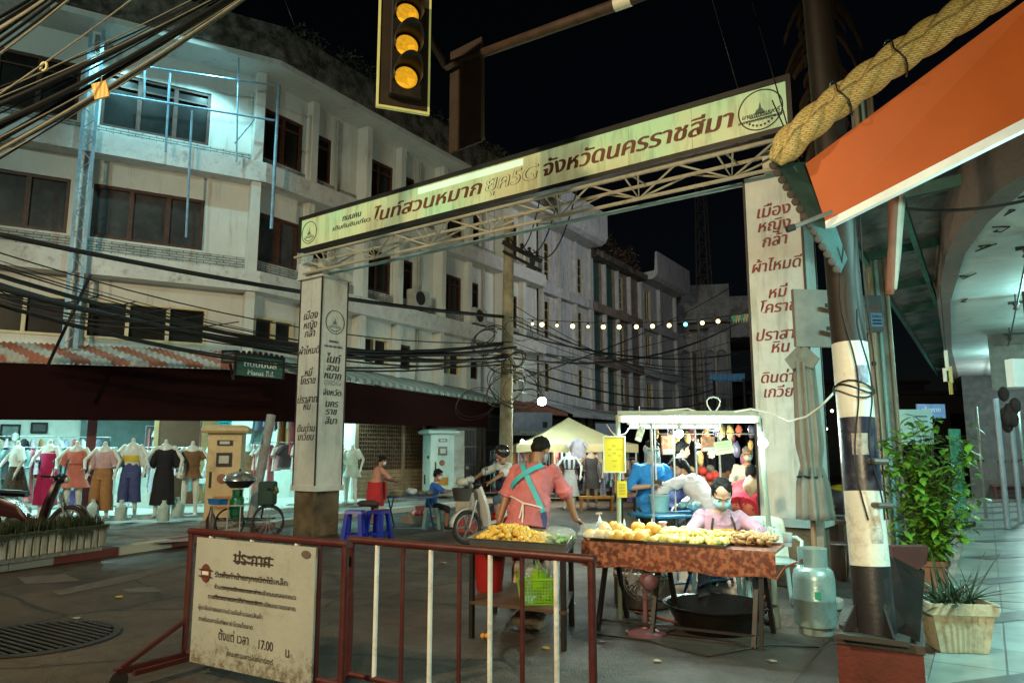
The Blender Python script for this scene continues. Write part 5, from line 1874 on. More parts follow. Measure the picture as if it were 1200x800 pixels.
B1, W1 = barrier('red pipe barrier on wheels carrying the white announcement board', gz(225, 622, .95), gz(405, 637, .95), True)
B2, W2 = barrier('red pipe barrier with white bars, standing in front of the fritter tray', gz(413, 632, .95), gz(693, 655, .95), False)
ann = thing('announcement_board', 'grimy white announcement board with dark Thai text tied to the left barrier', 'notice board', B1.location, B1.rotation_euler[2])
bw0, bw1 = -W1/2+.12, W1/2-.2
BM = plane_at((0, -.03, 0), (1, 0, 0))
Mb = mat('notice_white', (.32, .35, .31), .55, var=.1, scale=3, bump=.1, dirt=(.2, .17, .12), damt=.22, dscale=7)
n = Mb.node_tree
gg = [x for x in n.nodes if x.bl_idname == 'ShaderNodeNewGeometry'][0]
sx = n.nodes.new('ShaderNodeSeparateXYZ')
n.links.new(gg.outputs['Position'], sx.inputs[0])
ns = n.nodes.new('ShaderNodeTexNoise')
ns.inputs['Scale'].default_value = 16
ns.inputs['Detail'].default_value = 9
ns.inputs['Roughness'].default_value = .8
n.links.new(gg.outputs['Position'], ns.inputs['Vector'])
mr = n.nodes.new('ShaderNodeMapRange')
mr.inputs[1].default_value, mr.inputs[2].default_value, mr.inputs[3].default_value, mr.inputs[4].default_value = .1, .5, .16, -.12
n.links.new(sx.outputs[2], mr.inputs[0])
ad = n.nodes.new('ShaderNodeMath')
ad.operation = 'ADD'
n.links.new(mr.outputs[0], ad.inputs[0])
n.links.new(ns.outputs[0], ad.inputs[1])
mr2 = n.nodes.new('ShaderNodeMapRange')
mr2.inputs[1].default_value, mr2.inputs[2].default_value = .56, .72
n.links.new(ad.outputs[0], mr2.inputs[0])
bs = n.nodes['Principled BSDF']
src = bs.inputs['Base Color'].links[0].from_socket
mx = n.nodes.new('ShaderNodeMix')
mx.data_type = 'RGBA'
n.links.new(mr2.outputs[0], mx.inputs[0])
n.links.new(src, mx.inputs[6])
mx.inputs[7].default_value = (.12, .1, .06, 1)
n.links.new(mx.outputs[2], bs.inputs['Base Color'])
MB().box(bw0, bw1, -.045, -.03, .1, .92).build('board', Mb, ann)
M_ink = mat('faded_ink', (.04, .028, .024), .6, var=.5, scale=40)
M_inkr = mat('red_ink', (.13, .03, .024), .6, var=.4)
AM = plane_at((0, -.048, 0), (1, 0, 0))
cx_ = (bw0+bw1)/2
def at_(t, x, z, s, bold=.012, m_=M_ink, sx=1.0, al='CENTER', line=1.0):
 return text(t, s, m_, AM @ Matrix.Translation((x, .92-(.92-z)*1.13, 0)), ann, bold=bold, sx=sx, align=al, line=line)
at_('ประกาศ', cx_, .82, .115, .02)
at_('รับสั่งทำป้ายทุกชนิดไม้เหล็ก', cx_-.01, .715, .05, .02, sx=1.3)
at_('ห้ามรถทุกชนิดจอดและผ่านเข้าถนนตลอดแนว', cx_+.03, .645, .038, .02, sx=1.15)
at_('ตามที่เทศบาลนครได้กำหนดจัดระเบียบจราจรตลาด', cx_+.0, .585, .038, .02, sx=1.12)
at_('ผู้มาจับจ่ายขอความร่วมมือห้ามจอดสินค้า', bw0+.06, .515, .04, .006, al='LEFT')
at_('ภายในตลาดไนท์พลาซ่าโดยเด็ดขาด', bw0+.07, .45, .04, .006, al='LEFT')
at_('ตั้งแต่ เวลา', cx_-.14, .375, .085, .014, sx=.8)
at_('17.00', cx_+.16, .365, .082, .014, sx=.8)
at_('น', cx_+.36, .35, .085, .014, sx=.8)
at_('คณะกรรมการไนท์บาร์ซาร์', cx_+.02, .285, .044, .01)
for z, a, c in ((.838, -.18, .2), (.805, -.18, .2), (.72, -.33, .2), (.65, -.28, .1), (.592, -.36, .12)):
 z = .92-(.92-z)*1.13
 MB(AM).box(cx_+a, cx_+c, z-.004, z+.004, .001, .003).build('strike_line', M_ink, ann)
q = MB(AM)
q.lathe([(.055, 0), (.055, .003)], (0, 0, 0), 28)
q.v = [p+Vector((bw0+.13, 0, .735)) for p in q.v] if False else q.v
nr = MB(AM @ Matrix.Translation((bw0+.12, .69, .001)))
nr.lathe([(.048, 0), (.048, .003)], n=28, sy=1.25)
nr.build('no_entry_disc', M_inkr, ann)
MB(AM @ Matrix.Translation((bw0+.12, .69, .0045))).box(-.033, .033, -.012, .012, 0, .002).build('no_entry_bar', flat((.55, .54, .5)), ann)
for z in (.022, -.022):
 MB(AM @ Matrix.Translation((bw0+.12, .69+z, .005))).box(-.07, .07, -.003, .003, 0, .002).build('strike_line', M_ink, ann)
MB(AM @ Matrix.Translation((bw1-.08, .875, .001))).lathe([(.04, 0), (.04, .002)], n=12, sy=.6).build('torn_patch', flat((.1, .08, .06), .9), ann)
# ================================================================== people
def remesh(mb, vox, m, name, parent, smooth_it=3, label=None, fold=0):
 o = mb.build('tmp', m, None)
 # keep the raw coordinates: build() moves a top-level mesh to its base
 off = o.location.copy()
 md = o.modifiers.new('r', 'REMESH')
 md.mode = 'VOXEL'
 md.voxel_size = vox
 sm = o.modifiers.new('s', 'SMOOTH')
 sm.factor = .5
 sm.iterations = smooth_it
 dg = bpy.context.evaluated_depsgraph_get()
 me = bpy.data.meshes.new_from_object(o.evaluated_get(dg))
 bpy.data.objects.remove(o)
 me.name = name
 if fold:
  ns = [v.normal.copy() for v in me.vertices]
  for v, nn in zip(me.vertices, ns):
   c = v.co
   a = 1-abs(noise.noise(Vector((c.x*6+c.z*3, c.y*6-c.z*2, c.z*7))))*2.2
   b_ = noise.noise(Vector((c.x*3+5, c.y*3, c.z*4)))
   v.co = c+nn*fold*(max(0, a)**2.2*(.7+b_)-.25)
 me.transform(Matrix.Translation(off))
 me.shade_smooth()
 if not me.materials:
  me.materials.append(m)
 n = bpy.data.objects.new(name, me)
 COL.objects.link(n)
 if parent is not None:
  n.parent = parent
 if label:
  n['label'] = label
 return n
def cap(mb, a, b, r0, r1, n=12):
 a, b = Vector(a), Vector(b)
 mb.tube([a, b], [r0, r1], n)
 mb.ell(a, r0, n, 8)
 mb.ell(b, r1, n, 8)
def ik(a, c, l1, l2, hint):
 a, c = Vector(a), Vector(c)
 d = c-a
 D_ = min(d.length, (l1+l2)*.999)
 dn = d.normalized()
 x = (l1*l1-l2*l2+D_*D_)/(2*D_)
 h = math.sqrt(max(0, l1*l1-x*x))
 hv = Vector(hint)
 hv = (hv-dn*hv.dot(dn)).normalized()
 return a+dn*x+hv*h, a+dn*D_
SK = [mat('skin_brown', (.3, .15, .085), .45, var=.12, scale=9, bump=.05, sss=.08), mat('skin_light', (.42, .25, .17), .45, var=.1, scale=9, bump=.05, sss=.08), mat('skin_dark', (.17, .085, .05), .45, var=.12, scale=9, bump=.05, sss=.05)]
M_hair = mat('black_hair', (.008, .007, .006), .7, var=.5, scale=60, bump=.35, bscale=90, spec=.2)
M_hairg = mat('grey_hair', (.2, .19, .18), .55, var=.5, scale=60, bump=.6, bscale=120)
def cloth(name, c, **k):
 return mat(name, c, **{**dict(rough=.85, var=.22, scale=7, bump=.55, bscale=9), **k})
M_eyew = flat((.7, .7, .68), .2)
M_eyed = flat((.012, .01, .01), .15)
def figure(t, J, s=1.0, g=1.0, skin=None, vox=.01, shirt=None, pants=None, skirt=None, shoes=None, hair=None, mask=None, head=True, face=True, fingers=True, apron=None, hsz=1.0):
 """J: pel, lean, side, tw (deg), hl, hr, fl, fr (targets), head=(pitch, yaw)"""
 pel = Vector(J['pel'])
 ln, sd, tw = rad(J.get('lean', 0)), rad(J.get('side', 0)), rad(J.get('tw', 0))
 u = Vector((math.sin(sd), math.sin(ln)*math.cos(sd), math.cos(ln)*math.cos(sd))).normalized()
 r = Vector((math.cos(tw), math.sin(tw), 0))
 r = (r-u*r.dot(u)).normalized()
 f = u.cross(r)
 pr = Vector((1, 0, 0))
 nb = pel+u*.5*s+f*.02*s
 def rg(mb, lv, grow=0.0, gs=1.0):
  R = []
  for tt, rx, ry, fo in lv:
   c = pel+u*tt*s+f*fo*s
   bl = min(1, max(0, tt/.3))
   rr_ = (pr*(1-bl)+r*bl).normalized()
   ff = u.cross(rr_)
   R.append([c+rr_*(rx*g*s*gs+grow)*math.cos(a)+ff*(ry*g*s*gs+grow)*math.sin(a) for a in [2*math.pi*k/28 for k in range(28)]])
  mb.rings(R)
 TOR = [(-.1, .1, .075, 0), (-.06, .15, .105, 0), (.02, .165, .118, 0), (.12, .15, .108, .005), (.2, .14, .1, .01), (.3, .155, .108, .01), (.38, .168, .112, .01), (.44, .165, .098, .005), (.49, .12, .075, .01), (.52, .055, .05, .015)]
 body = MB()
 rg(body, TOR)
 sh = {}
 arm = {}
 leg = {}
 for k, sg in (('l', -1), ('r', 1)):
  S_ = pel+u*.445*s+r*sg*.175*s*(.6+.4*g)
  hd = Vector(J['h'+k])
  hint = J.get('e'+k, r*sg*.6-f*.8-u*.3)
  E_, W_ = ik(S_, hd, .29*s, .25*s, hint)
  sh[k], arm[k] = S_, (E_, W_)
  ag = .6+.4*g
  cap(body, S_, E_, .05*s*ag, .04*s*ag)
  cap(body, E_, W_, .041*s*ag, .027*s*ag)
  # hand
  hd_ = J.get('d'+k)
  d = Vector(hd_).normalized() if hd_ else (W_-E_).normalized()
  pn = Vector(J.get('p'+k, (0, 0, -1)))          # where the palm looks
  pn = (pn-d*pn.dot(d)).normalized()
  side = d.cross(pn)*sg
  pc = W_+d*.05*s
  Rm = Matrix((side, d, pn)).transposed()
  body.ell(pc, (.04*s, .05*s, .018*s), 10, 8, Rm)
  cap(body, W_, W_+d*.03*s, .025*s, .026*s, 8)
  if fingers:
   cu = J.get('curl', .5)
   for i, (o_, L_) in enumerate(((-.03, .062), (-.011, .075), (.01, .072), (.03, .056))):
    b0 = W_+d*.085*s+side*o_*s
    dd = d
    p_ = b0
    for j in range(3):
     dd = (dd+pn*cu*.55).normalized()
     q_ = p_+dd*L_*s*(.45, .32, .23)[j]
     cap(body, p_, q_, .0085*s-.0006*j, .008*s-.0008*j, 8)
     p_ = q_
   p_ = W_+d*.03*s-side*.03*s
   dd = (d*.7-side*.7+pn*.3).normalized()
   for j in range(2):
    q_ = p_+dd*.034*s
    cap(body, p_, q_, .0105*s, .009*s, 8)
    p_ = q_
    dd = (dd+d*.5+pn*.2).normalized()
  H_ = pel+pr*sg*.085*s-u*.04*s
  F_ = Vector(J['f'+k])
  K_, A_ = ik(H_, F_+Vector((0, 0, .08*s)), .43*s, .41*s, J.get('k'+k, (sg*.15, 1, 0)))
  leg[k] = (H_, K_, A_)
  cap(body, H_, K_, .082*s*g**.5, .056*s)
  cap(body, K_, A_, .054*s, .036*s)
  body.ell(K_.lerp(A_, .28)-Vector((0, .015*s, 0)), (.052*s, .055*s, .09*s), 10, 8)
  fd = Vector(J.get('toe', (sg*.15, 1, 0))).normalized()
  cap(body, A_+Vector((0, 0, -.045*s)), A_+fd*.14*s+Vector((0, 0, -.055*s)), .036*s, .026*s)
 hp, hy = rad(J.get('head', (0, 0))[0]), rad(J.get('head', (0, 0))[1])
 hf0 = (f*.6+Vector((f.x, f.y, 0)).normalized()*.4).normalized()
 up = (u*.4+Vector((0, 0, 1))*.6).normalized()
 hr = hf0.cross(up).normalized()
 up = hr.cross(hf0)
 Ry = Matrix.Rotation(hy, 3, up)
 hf0, hr = Ry @ hf0, Ry @ hr
 Rp = Matrix.Rotation(hp, 3, hr)
 hf, hu = Rp @ hf0, Rp @ up
 HB = Matrix((hr, hf, hu)).transposed()
 hs = s*hsz
 nk = pel+u*.5*s+f*.015*s
 hc = nk+up*.1*s+hu*.1*hs+hf*.02*s
 def hp_(x, y, z):
  return hc+HB @ Vector((x*hs, y*hs, z*hs))
 if head:
  cap(body, nk-u*.03*s, hp_(0, -.025, -.07), .055*s*g**.4, .05*s)
  body.ell(hp_(0, -.008, .025), (.076*hs, .094*hs, .095*hs), 16, 12, HB)
  body.ell(hp_(0, .025, -.05), (.06*hs, .066*hs, .072*hs), 14, 10, HB)
  body.ell(hp_(0, .06, -.095), (.026*hs, .022*hs, .02*hs), 10, 8, HB)
  if face:
   cap(body, hp_(0, .088, .012), hp_(0, .106, -.028), .009*hs, .015*hs, 8)
   body.ell(hp_(.012, .094, -.034), (.011*hs, .012*hs, .009*hs), 8, 6, HB)
   body.ell(hp_(-.012, .094, -.034), (.011*hs, .012*hs, .009*hs), 8, 6, HB)
   for x in (-1, 1):
    cap(body, hp_(x*.015, .088, .028), hp_(x*.052, .07, .026), .009*hs, .008*hs, 8)
   cap(body, hp_(-.02, .086, -.064), hp_(.02, .086, -.064), .008*hs, .008*hs, 8)
  for x in (-1, 1):
   body.ell(hp_(x*.078, -.005, -.01), (.011*hs, .02*hs, .032*hs), 8, 8, HB)
 else:
  cap(body, nk-u*.03*s, nk+up*.08*s, .045*s, .04*s)
 B = remesh(body, vox, skin or SK[0], 'body', t)
 bodyname = B
 if head and face:
  for x in (-1, 1):
   e_ = MB().ell(hp_(x*.032, .078, .006), (.014*hs, .011*hs, .009*hs), 10, 8, HB)
   eo = e_.build('eye', M_eyew, t, smooth=True)
   MB().ell(hp_(x*.032, .0865, .005), (.006*hs, .004*hs, .006*hs), 8, 6, HB).build('pupil', M_eyed, eo, smooth=True)
   MB().tube([hp_(x*.014, .095, .03), hp_(x*.034, .092, .036), hp_(x*.054, .077, .03)], [.003*hs, .0045*hs, .002*hs], 6).build('eyebrow', M_hair, t)
 if shirt:
  m_, slv, hem, gr_ = shirt
  b = MB()
  lv = [x for x in TOR if x[0] >= -.06]
  lv = [(hem, .175, .13, 0)]+[x for x in lv if x[0] > hem+.03]
  lv = [(a, rx, ry+(.008 if a < .3 else 0), fo) for a, rx, ry, fo in lv]
  lv[-1] = (.505, .075, .062, .012)
  rg(b, lv, gr_)
  for k in 'lr':
   S_, (E_, W_) = sh[k], arm[k]
   ag = .6+.4*g
   if slv <= 1:
    e = S_.lerp(E_, slv)
    cap(b, S_, e, .056*s*ag+gr_*.8, .05*s*ag+gr_)
    b.tube([S_.lerp(E_, slv*.7), S_.lerp(E_, slv+.08)], [.05*s*ag+gr_, .056*s*ag+gr_], 14)
   else:
    cap(b, S_, E_, .056*s*ag+gr_*.8, .047*s*ag+gr_)
    cap(b, E_, E_.lerp(W_, slv-1), .047*s*ag+gr_, .035*s*ag+gr_)
  remesh(b, vox*1.1, m_, 'shirt', t, 2, fold=.016*s)
 if pants:
  m_, fr_ = pants
  b = MB()
  rg(b, [x for x in TOR if x[0] <= .13], .008)
  for k in 'lr':
   H_, K_, A_ = leg[k]
   cap(b, H_, K_, .09*s*g**.5, .066*s)
   if fr_ > 1:
    e = K_.lerp(A_, fr_-1)
    cap(b, K_, e, .066*s, .055*s)
  remesh(b, vox*1.1, m_, 'trousers', t, 2, fold=.012*s)
 if skirt:
  m_, ln_, fl_ = skirt
  b = MB()
  kc = (leg['l'][1]+leg['r'][1])/2
  R = []
  for i in range(9):
   ff = i/8
   c = pel+Vector((0, 0, .12*s-(ln_+.12)*s*ff))+(kc-pel)*Vector((1, 1, 0))*0
   R.append([c+Vector(((.175*g+.035+fl_*ff)*s*math.cos(a)*(1+.03*ff*math.sin(7*a)), (.135*g+.035+fl_*ff)*s*math.sin(a)*(1+.03*ff*math.sin(7*a)), 0)) for a in [2*math.pi*k/48 for k in range(48)]])
  b.rings(R, cap=False)
  so = b.build('skirt', m_, t, smooth=True, recalc=False)
 if shoes:
  for k, sg in (('l', -1), ('r', 1)):
   A_ = leg[k][2]
   fd = Vector(J.get('toe', (sg*.15, 1, 0))).normalized()
   b = MB()
   cap(b, A_+Vector((0, 0, -.045*s))-fd*.01, A_+fd*.15*s+Vector((0, 0, -.05*s)), .044*s, .036*s)
   b.v = [Vector((p.x, p.y, max(p.z, F_.z+.003))) for p in b.v]
   b.build('shoe', shoes, t, smooth=True)
 if head and hair:
  hm, st = hair
  b = MB()
  if st != 'cap':
   b.ell(hp_(0, -.026, .038), (.084*hs, .092*hs, .09*hs), 18, 12, HB)
   b.ell(hp_(0, -.06, -.0), (.076*hs, .058*hs, .075*hs), 14, 10, HB)
   b.ell(hp_(0, .035, .09), (.064*hs, .05*hs, .028*hs), 14, 8, HB) if st != 'balding' else None
   for x in (-1, 1):
    b.ell(hp_(x*.07, -.005, .025), (.016*hs, .04*hs, .045*hs), 10, 8, HB)
   rh = random.Random(5)
   for _ in range(46):
    a, e = rh.uniform(0, 6.28), rh.uniform(.1, 1.5)
    p = Vector((.082*math.cos(a)*math.cos(e), -.026+.09*math.sin(a)*math.cos(e), .04+.088*math.sin(e)))
    if p.y > .045 and p.z < .09:
     continue
    b.ell(hp_(*p), (.016*hs, .016*hs, .009*hs), 8, 6, HB)
  if st == 'bun':
   b.ell(hp_(0, -.12, .05), .04*hs, 12, 8)
  if st in ('long', 'tail'):
   cap(b, hp_(0, -.1, .0), hp_(0, -.1, -.2 if st == 'long' else -.26), .05*hs, .022*hs)
   if st == 'long':
    for x in (-1, 1):
     cap(b, hp_(x*.055, -.07, 0), hp_(x*.06, -.08, -.17), .04*hs, .025*hs)
  remesh(b, .007*hs, hm, 'hair', t, 2)
 if mask:
  b = MB()
  b.ell(hp_(0, .05, -.045), (.068*hs, .066*hs, .058*hs), 18, 12, HB)
  mo = b.build('face_mask', mask, t, smooth=True)
  for x in (-1, 1):
   MB().tube([hp_(x*.058, .07, -.03), hp_(x*.084, .0, .01), hp_(x*.08, -.015, -.03), hp_(x*.055, .06, -.075)], .0022*hs, 5).build('ear_loop', flat((.7, .72, .7)), mo)
 return dict(pel=pel, u=u, r=r, f=f, nk=nk, sh=sh, arm=arm, leg=leg, hp=hp_, HB=HB, hs=hs, body=bodyname)
def heading(deg):
 """local +Y turned DEG to the right of the camera's own direction"""
 return YAW-rad(deg)
def strap(pts, w_, m, name, t, th=.008, nrm=None):
 R = []
 pts = [Vector(p) for p in pts]
 for i, p in enumerate(pts):
  d = (pts[min(i+1, len(pts)-1)]-pts[max(i-1, 0)]).normalized()
  n_ = Vector(nrm[i] if nrm else (0, 0, 1))
  x = d.cross(n_).normalized()
  n_ = x.cross(d)
  R.append([p-x*w_/2-n_*th/2, p+x*w_/2-n_*th/2, p+x*w_/2+n_*th/2, p-x*w_/2+n_*th/2])
 return MB().rings(R).build(name, m, t)
# ================================================================== the fritter stall in the foreground
# --- tray table with fritters
c4 = [gz(548, 637, .75), gz(664, 645, .75), gz(678, 622, .75), gz(592, 614, .75)]
c4[2], c4[3] = c4[1].lerp(c4[2], .62), c4[0].lerp(c4[3], .62)
tc = sum(c4, Vector())/4
trt = thing('tray_table', 'low dark steel-legged table with a lower shelf carrying the fritter tray', 'table', (tc.x, tc.y, 0))
iv = Matrix.Translation(-trt.location)
M_leg = mat('dark_steel_leg', (.014, .011, .01), .5, .1, var=.4, dirt=(.03, .02, .014), damt=.3)
for p in c4:
 q_ = tc+(p-tc)*.92
 MB(iv).bar((q_.x, q_.y, 0), (q_.x, q_.y, .7), .035).build('leg', M_leg, trt)
MB(iv).prism([Vector((p.x, p.y, .7)) for p in c4], (0, 0, .025)).build('tabletop', M_leg, trt)
MB(iv).prism([Vector((tc.x+(p.x-tc.x)*.96, tc.y+(p.y-tc.y)*.96, .27)) for p in c4], (0, 0, .025)).build('lower_shelf', mat('shelf_wood', (.09, .05, .03), .6, var=.4), trt)
tray = thing('food_tray', 'wide shallow steel tray heaped with fried balls on the left table', 'tray', (tc.x, tc.y, .726))
iv = Matrix.Translation(-tray.location)
M_tray = mat('steel_tray', (.42, .43, .42), .3, .85, var=.2, scale=10, dirt=(.2, .18, .15), damt=.3)
b = MB(iv)
R = []
for k, z in ((.95, .729), (1.0, .8), (1.02, .802), (1.02, .796), (.985, .796), (.94, .738)):
 R.append([Vector((tc.x+(p.x-tc.x)*k, tc.y+(p.y-tc.y)*k, z)) for p in c4])
b.rings(R)
b.build('pan', M_tray, tray)
rf_ = random.Random(2)
def food(name, label, cat, grp, base, m_, locs, rs):
 o = None
 for (p, s_) in locs:
  if o is None:
   o = base.build(name, m_, smooth=True)
   o.data.transform(Matrix.Translation(o.location))
   c = o
  else:
   c = o.copy()
   COL.objects.link(c)
  tag(c, label, cat, grp)
  c.location = p
  c.scale = (s_, s_*rs.uniform(.85, 1.1), s_*rs.uniform(.8, 1))
  c.rotation_euler = (rs.uniform(-.6, .6), rs.uniform(-.6, .6), rs.uniform(0, 6.28))
def lumpy(r, amp, seed, nu=14, nv=9, sq=(1, 1, 1)):
 b = MB().ell((0, 0, 0), r, nu, nv)
 rr = random.Random(seed)
 ph = [rr.uniform(0, 6) for _ in range(6)]
 for i, p in enumerate(b.v):
  k = 1+amp*(math.sin(p.x/r*4+ph[0])*math.sin(p.y/r*4+ph[1])+.6*math.sin(p.z/r*6+ph[2])*math.sin(p.x/r*7+ph[3]))
  b.v[i] = Vector((p.x*k*sq[0], p.y*k*sq[1], p.z*k*sq[2]))
 return b
M_fry = mat('golden_fritter', (.8, .5, .08), .4, var=.4, scale=30, bump=.4, bscale=120, dirt=(.55, .22, .03), damt=.3, dscale=22)
def at_c4(u_, v_, z):
 p = c4[0]*(1-u_)*(1-v_)+c4[1]*u_*(1-v_)+c4[2]*u_*v_+c4[3]*(1-u_)*v_
 return Vector((p.x, p.y, z))
locs = []
for _ in range(1200):
 u_, v_ = rf_.uniform(.07, .74), rf_.uniform(.1, .9)
 hgt = .1*max(0, 1-((u_-.32)/.36)**2)*max(0, 1-((v_-.5)/.55)**2)
 z = .762+rf_.uniform(0, 1)*hgt
 p = at_c4(u_, v_, z)
 if all((p-q_[0]).length > .04 for q_ in locs):
  locs.append((p, rf_.uniform(.75, 1.12)))
 if len(locs) >= 190:
  break
food('fried_ball', 'golden fried ball in the heap on the wide steel tray', 'fritter', 'fried balls on the tray', lumpy(.029, .07, 1), M_fry, locs, rf_)
# --- bagged greens at the tray's right end and the clear bag behind
bag = thing('vegetable_bag', 'clear plastic bag of sliced cucumber and greens at the right end of the fritter tray', 'bag', at_c4(.86, .5, .745))
b = MB()
locs = []
for k in range(46):
 a = (rf_.uniform(-.1, .1), rf_.uniform(-.17, .17), .012+rf_.uniform(0, .045))
 b = MB()
 b.lathe([(.019, -.006), (.021, 0), (.019, .006)], n=12)
 Rm = Matrix.Rotation(rf_.uniform(-1.2, 1.2), 3, 'X') @ Matrix.Rotation(rf_.uniform(-1.2, 1.2), 3, 'Y')
 b.v = [Rm @ p+Vector(a) for p in b.v]
 b.build('cucumber_slice', flat([(.2, .38, .1), (.32, .48, .2), (.09, .24, .04)][k % 3], .4), bag)
M_plastic = mat('clear_plastic', (.75, .85, .8), .12, var=.05, bump=.9, bscale=22, alpha=.22)
b = lumpy(.1, .12, 3, 20, 12, (1.3, 2.0, .7))
b.v = [p+Vector((0, 0, .07)) for p in b.v]
b.build('plastic_film', M_plastic, bag, smooth=True)
bag2 = thing('clear_plastic_bag', 'large crumpled clear plastic bag lying between the left tray and the draped table', 'bag', gz(745, 622, .74))
bag2.location = gz(700, 636, .76)
b = lumpy(.1, .22, 8, 30, 18, (1.3, 1.5, .6))
b.v = [p+Vector((-.05, .1, .09)) for p in b.v]
b.build('film', M_plastic, bag2, smooth=True)
MB().tube([(.08, .12, .1), (.14, .14, .17), (.17, .1, .1)], .012, 8).build('handle', M_plastic, bag2, smooth=True)
# --- shelf contents
def basket(label, loc, rz, wd, dp_, ht, m, grp=None):
 t = thing('plastic_basket', label, 'basket', loc, rz, grp)
 b = MB()
 def panel(o, ux, L_, nx, nz, lean):
  ux = Vector(ux)
  n_ = ux.cross(Vector((0, 0, 1)))
  th = .006
  for i in range(nx+1):
   p = Vector(o)+ux*L_*i/nx
   b.bar(p, p+Vector((0, 0, ht))+n_*lean, th, th)
  for j in range(nz+1):
   p = Vector(o)+Vector((0, 0, ht*j/nz))+n_*lean*j/nz
   b.bar(p, p+ux*L_, th if j < nz else .02, th if j < nz else .014)
 k = .03
 panel((-wd/2, -dp_/2, 0), (1, 0, 0), wd, 16, 8, k)
 panel((wd/2, -dp_/2, 0), (0, 1, 0), dp_, 11, 8, k)
 panel((wd/2, dp_/2, 0), (-1, 0, 0), wd, 16, 8, k)
 panel((-wd/2, dp_/2, 0), (0, -1, 0), dp_, 11, 8, k)
 b.box(-wd/2, wd/2, -dp_/2, dp_/2, 0, .008)
 b.build('grid_body', m, t)
 MB().tube([(-wd/2-k, 0, ht-.01), (-wd/2-k-.05, 0, ht+.08), (-wd*.2, 0, ht+.17)], .009, 8).tube([(wd/2+k, 0, ht-.01), (wd/2+k+.02, 0, ht+.09), (wd*.2, 0, ht+.17)], .009, 8).tube([(-wd*.2, 0, ht+.17), (wd*.2, 0, ht+.17)], .009, 8).build('handle', m, t)
 return t
M_lime = mat('lime_plastic', (.2, .42, .015), .4, var=.15)
bk = at_c4(.66, .3, .297)
basket('lime green plastic basket on the lower shelf of the tray table', bk, heading(88)-rad(0), .33, .26, .2, M_lime)
MBq = lumpy(.09, .15, 11, 16, 10, (1.2, 1, .7))
o = MBq.build('film', M_plastic, smooth=True)
o.name = 'bag_in_basket'
o.location = bk+Vector((0, 0, .17))
tag(o, 'clear plastic bag bulging out of the lime green basket', 'bag')
lb2 = thing('lime_cup', 'small lime green plastic tub standing in the lime basket', 'tub', bk+Vector((.04, -.03, .1)))
MB().lathe([(.05, 0), (.065, .15), (.068, .15), (.062, .14), (.046, .01)], n=20).build('tub', M_lime, lb2, smooth=40)
MB().tube([(-.066, 0, .15), (0, 0, .2), (.066, 0, .15)], .004, 6).build('handle', M_white, lb2)
rbk = thing('red_bucket', 'deep red plastic bucket on the left of the lower shelf', 'bucket', at_c4(.1, .5, .297))
MB().lathe([(.115, 0), (.145, .33), (.152, .33), (.152, .345), (.14, .345), (.112, .012)], n=28).build('bucket', mat('red_plastic', (.28, .012, .012), .4, var=.15), rbk, smooth=40)
MB().tube([(-.148, 0, .33), (0, -.12, .28), (.148, 0, .33)], .005, 6).build('handle', M_galv, rbk)
pap = thing('crumpled_paper', 'crumpled pale plastic and paper litter on the ground below the tray table', 'litter', gz(622, 736, .0))
b = lumpy(.1, .3, 4, 16, 10, (1.5, 1, .8))
b.v = [p+Vector((0, 0, .08)) for p in b.v]
b.build('sheet', mat('crumpled_paper', (.45, .4, .28), .7, var=.4, bump=.5), pap)
tag(lumpy(.05, .3, 5, 14, 8, (1.3, 1, .8)).build('plastic_scrap', mat('teal_scrap', (.3, .45, .45), .4)), 'small pale teal plastic scrap on the ground right of the paper litter', 'litter').location = gz(666, 713, .02)
for k, px in enumerate((566, 571)):
 tag(lumpy(.022, .1, 6+k).build('dropped_fruit', flat((.6, .28, .03))), 'small orange peel piece on the ground at the tray table leg', 'fruit peel', 'peel pieces on the ground').location = gz(px, 748, .004)
# --- draped table
p0, p1 = Vector((-3.03, 5.93, 0)), Vector((-1.45, 6.07, 0))
tu = (p1-p0).normalized()
tn = Vector((-tu.y, tu.x, 0))
TW, TD = (p1-p0).length, .66
td = thing('draped_table', 'long trestle table with dark legs, under a brown patterned cloth', 'table', p0+tu*TW/2+tn*TD/2, math.atan2(tu.y, tu.x))
MB().box(-TW/2, TW/2, -TD/2, TD/2, .715, .738).build('tabletop', mat('board_top', (.3, .22, .14), .6, var=.3, scale=4), td)
for x in (-TW/2+.14, -.18, TW/2-.16):
 for sg in (-1, 1):
  MB().bar((x, sg*.08, .7), (x+.03*sg, sg*.3, 0), .035).build('leg', M_leg, td)
MB().bar((TW/2-.1, -.3, .7), (TW/2-.13, -.33, 0), .03).build('leg', M_leg, td)
MB().bar((-TW/2+.14, -.28, .09), (TW/2-.16, -.28, .09), .02).build('stretcher', M_leg, td)
M_cloth = pat('brown_table_cloth', 'noise', (.12, .026, .013), (.3, .1, .045), 26, .7, thr=.52, soft=.07, detail=6, dist=2, var=.5, bump=0)
cl_ = thing('table_cloth', 'brown floral plastic cloth hanging down the front of the long table', 'tablecloth', td.location, td.rotation_euler[2])
cl_.location.z = .738
b = MB()
nx, rows = 90, []
for i in range(nx+1):
 x = -TW/2-.01+(TW+.02)*i/nx
 wv = .006*math.sin(i*.9)+.004*math.sin(i*.37+1)
 crease = .006 if i in (30, 31, 60, 61) else 0
 ln_ = .2+.012*math.sin(i*.21)
 rows.append([(x, TD/2-.02, .004), (x, 0, .005), (x, -TD/2-.006, .004), (x, -TD/2-.016+crease, -.02), (x, -TD/2-.02+wv*.5+crease, -ln_*.5), (x, -TD/2-.022+wv+crease, -ln_)])
n_ = len(rows[0])
b.add([p for r in rows for p in r], [(i*n_+j, i*n_+j+1, (i+1)*n_+j+1, (i+1)*n_+j) for i in range(nx) for j in range(n_-1)])
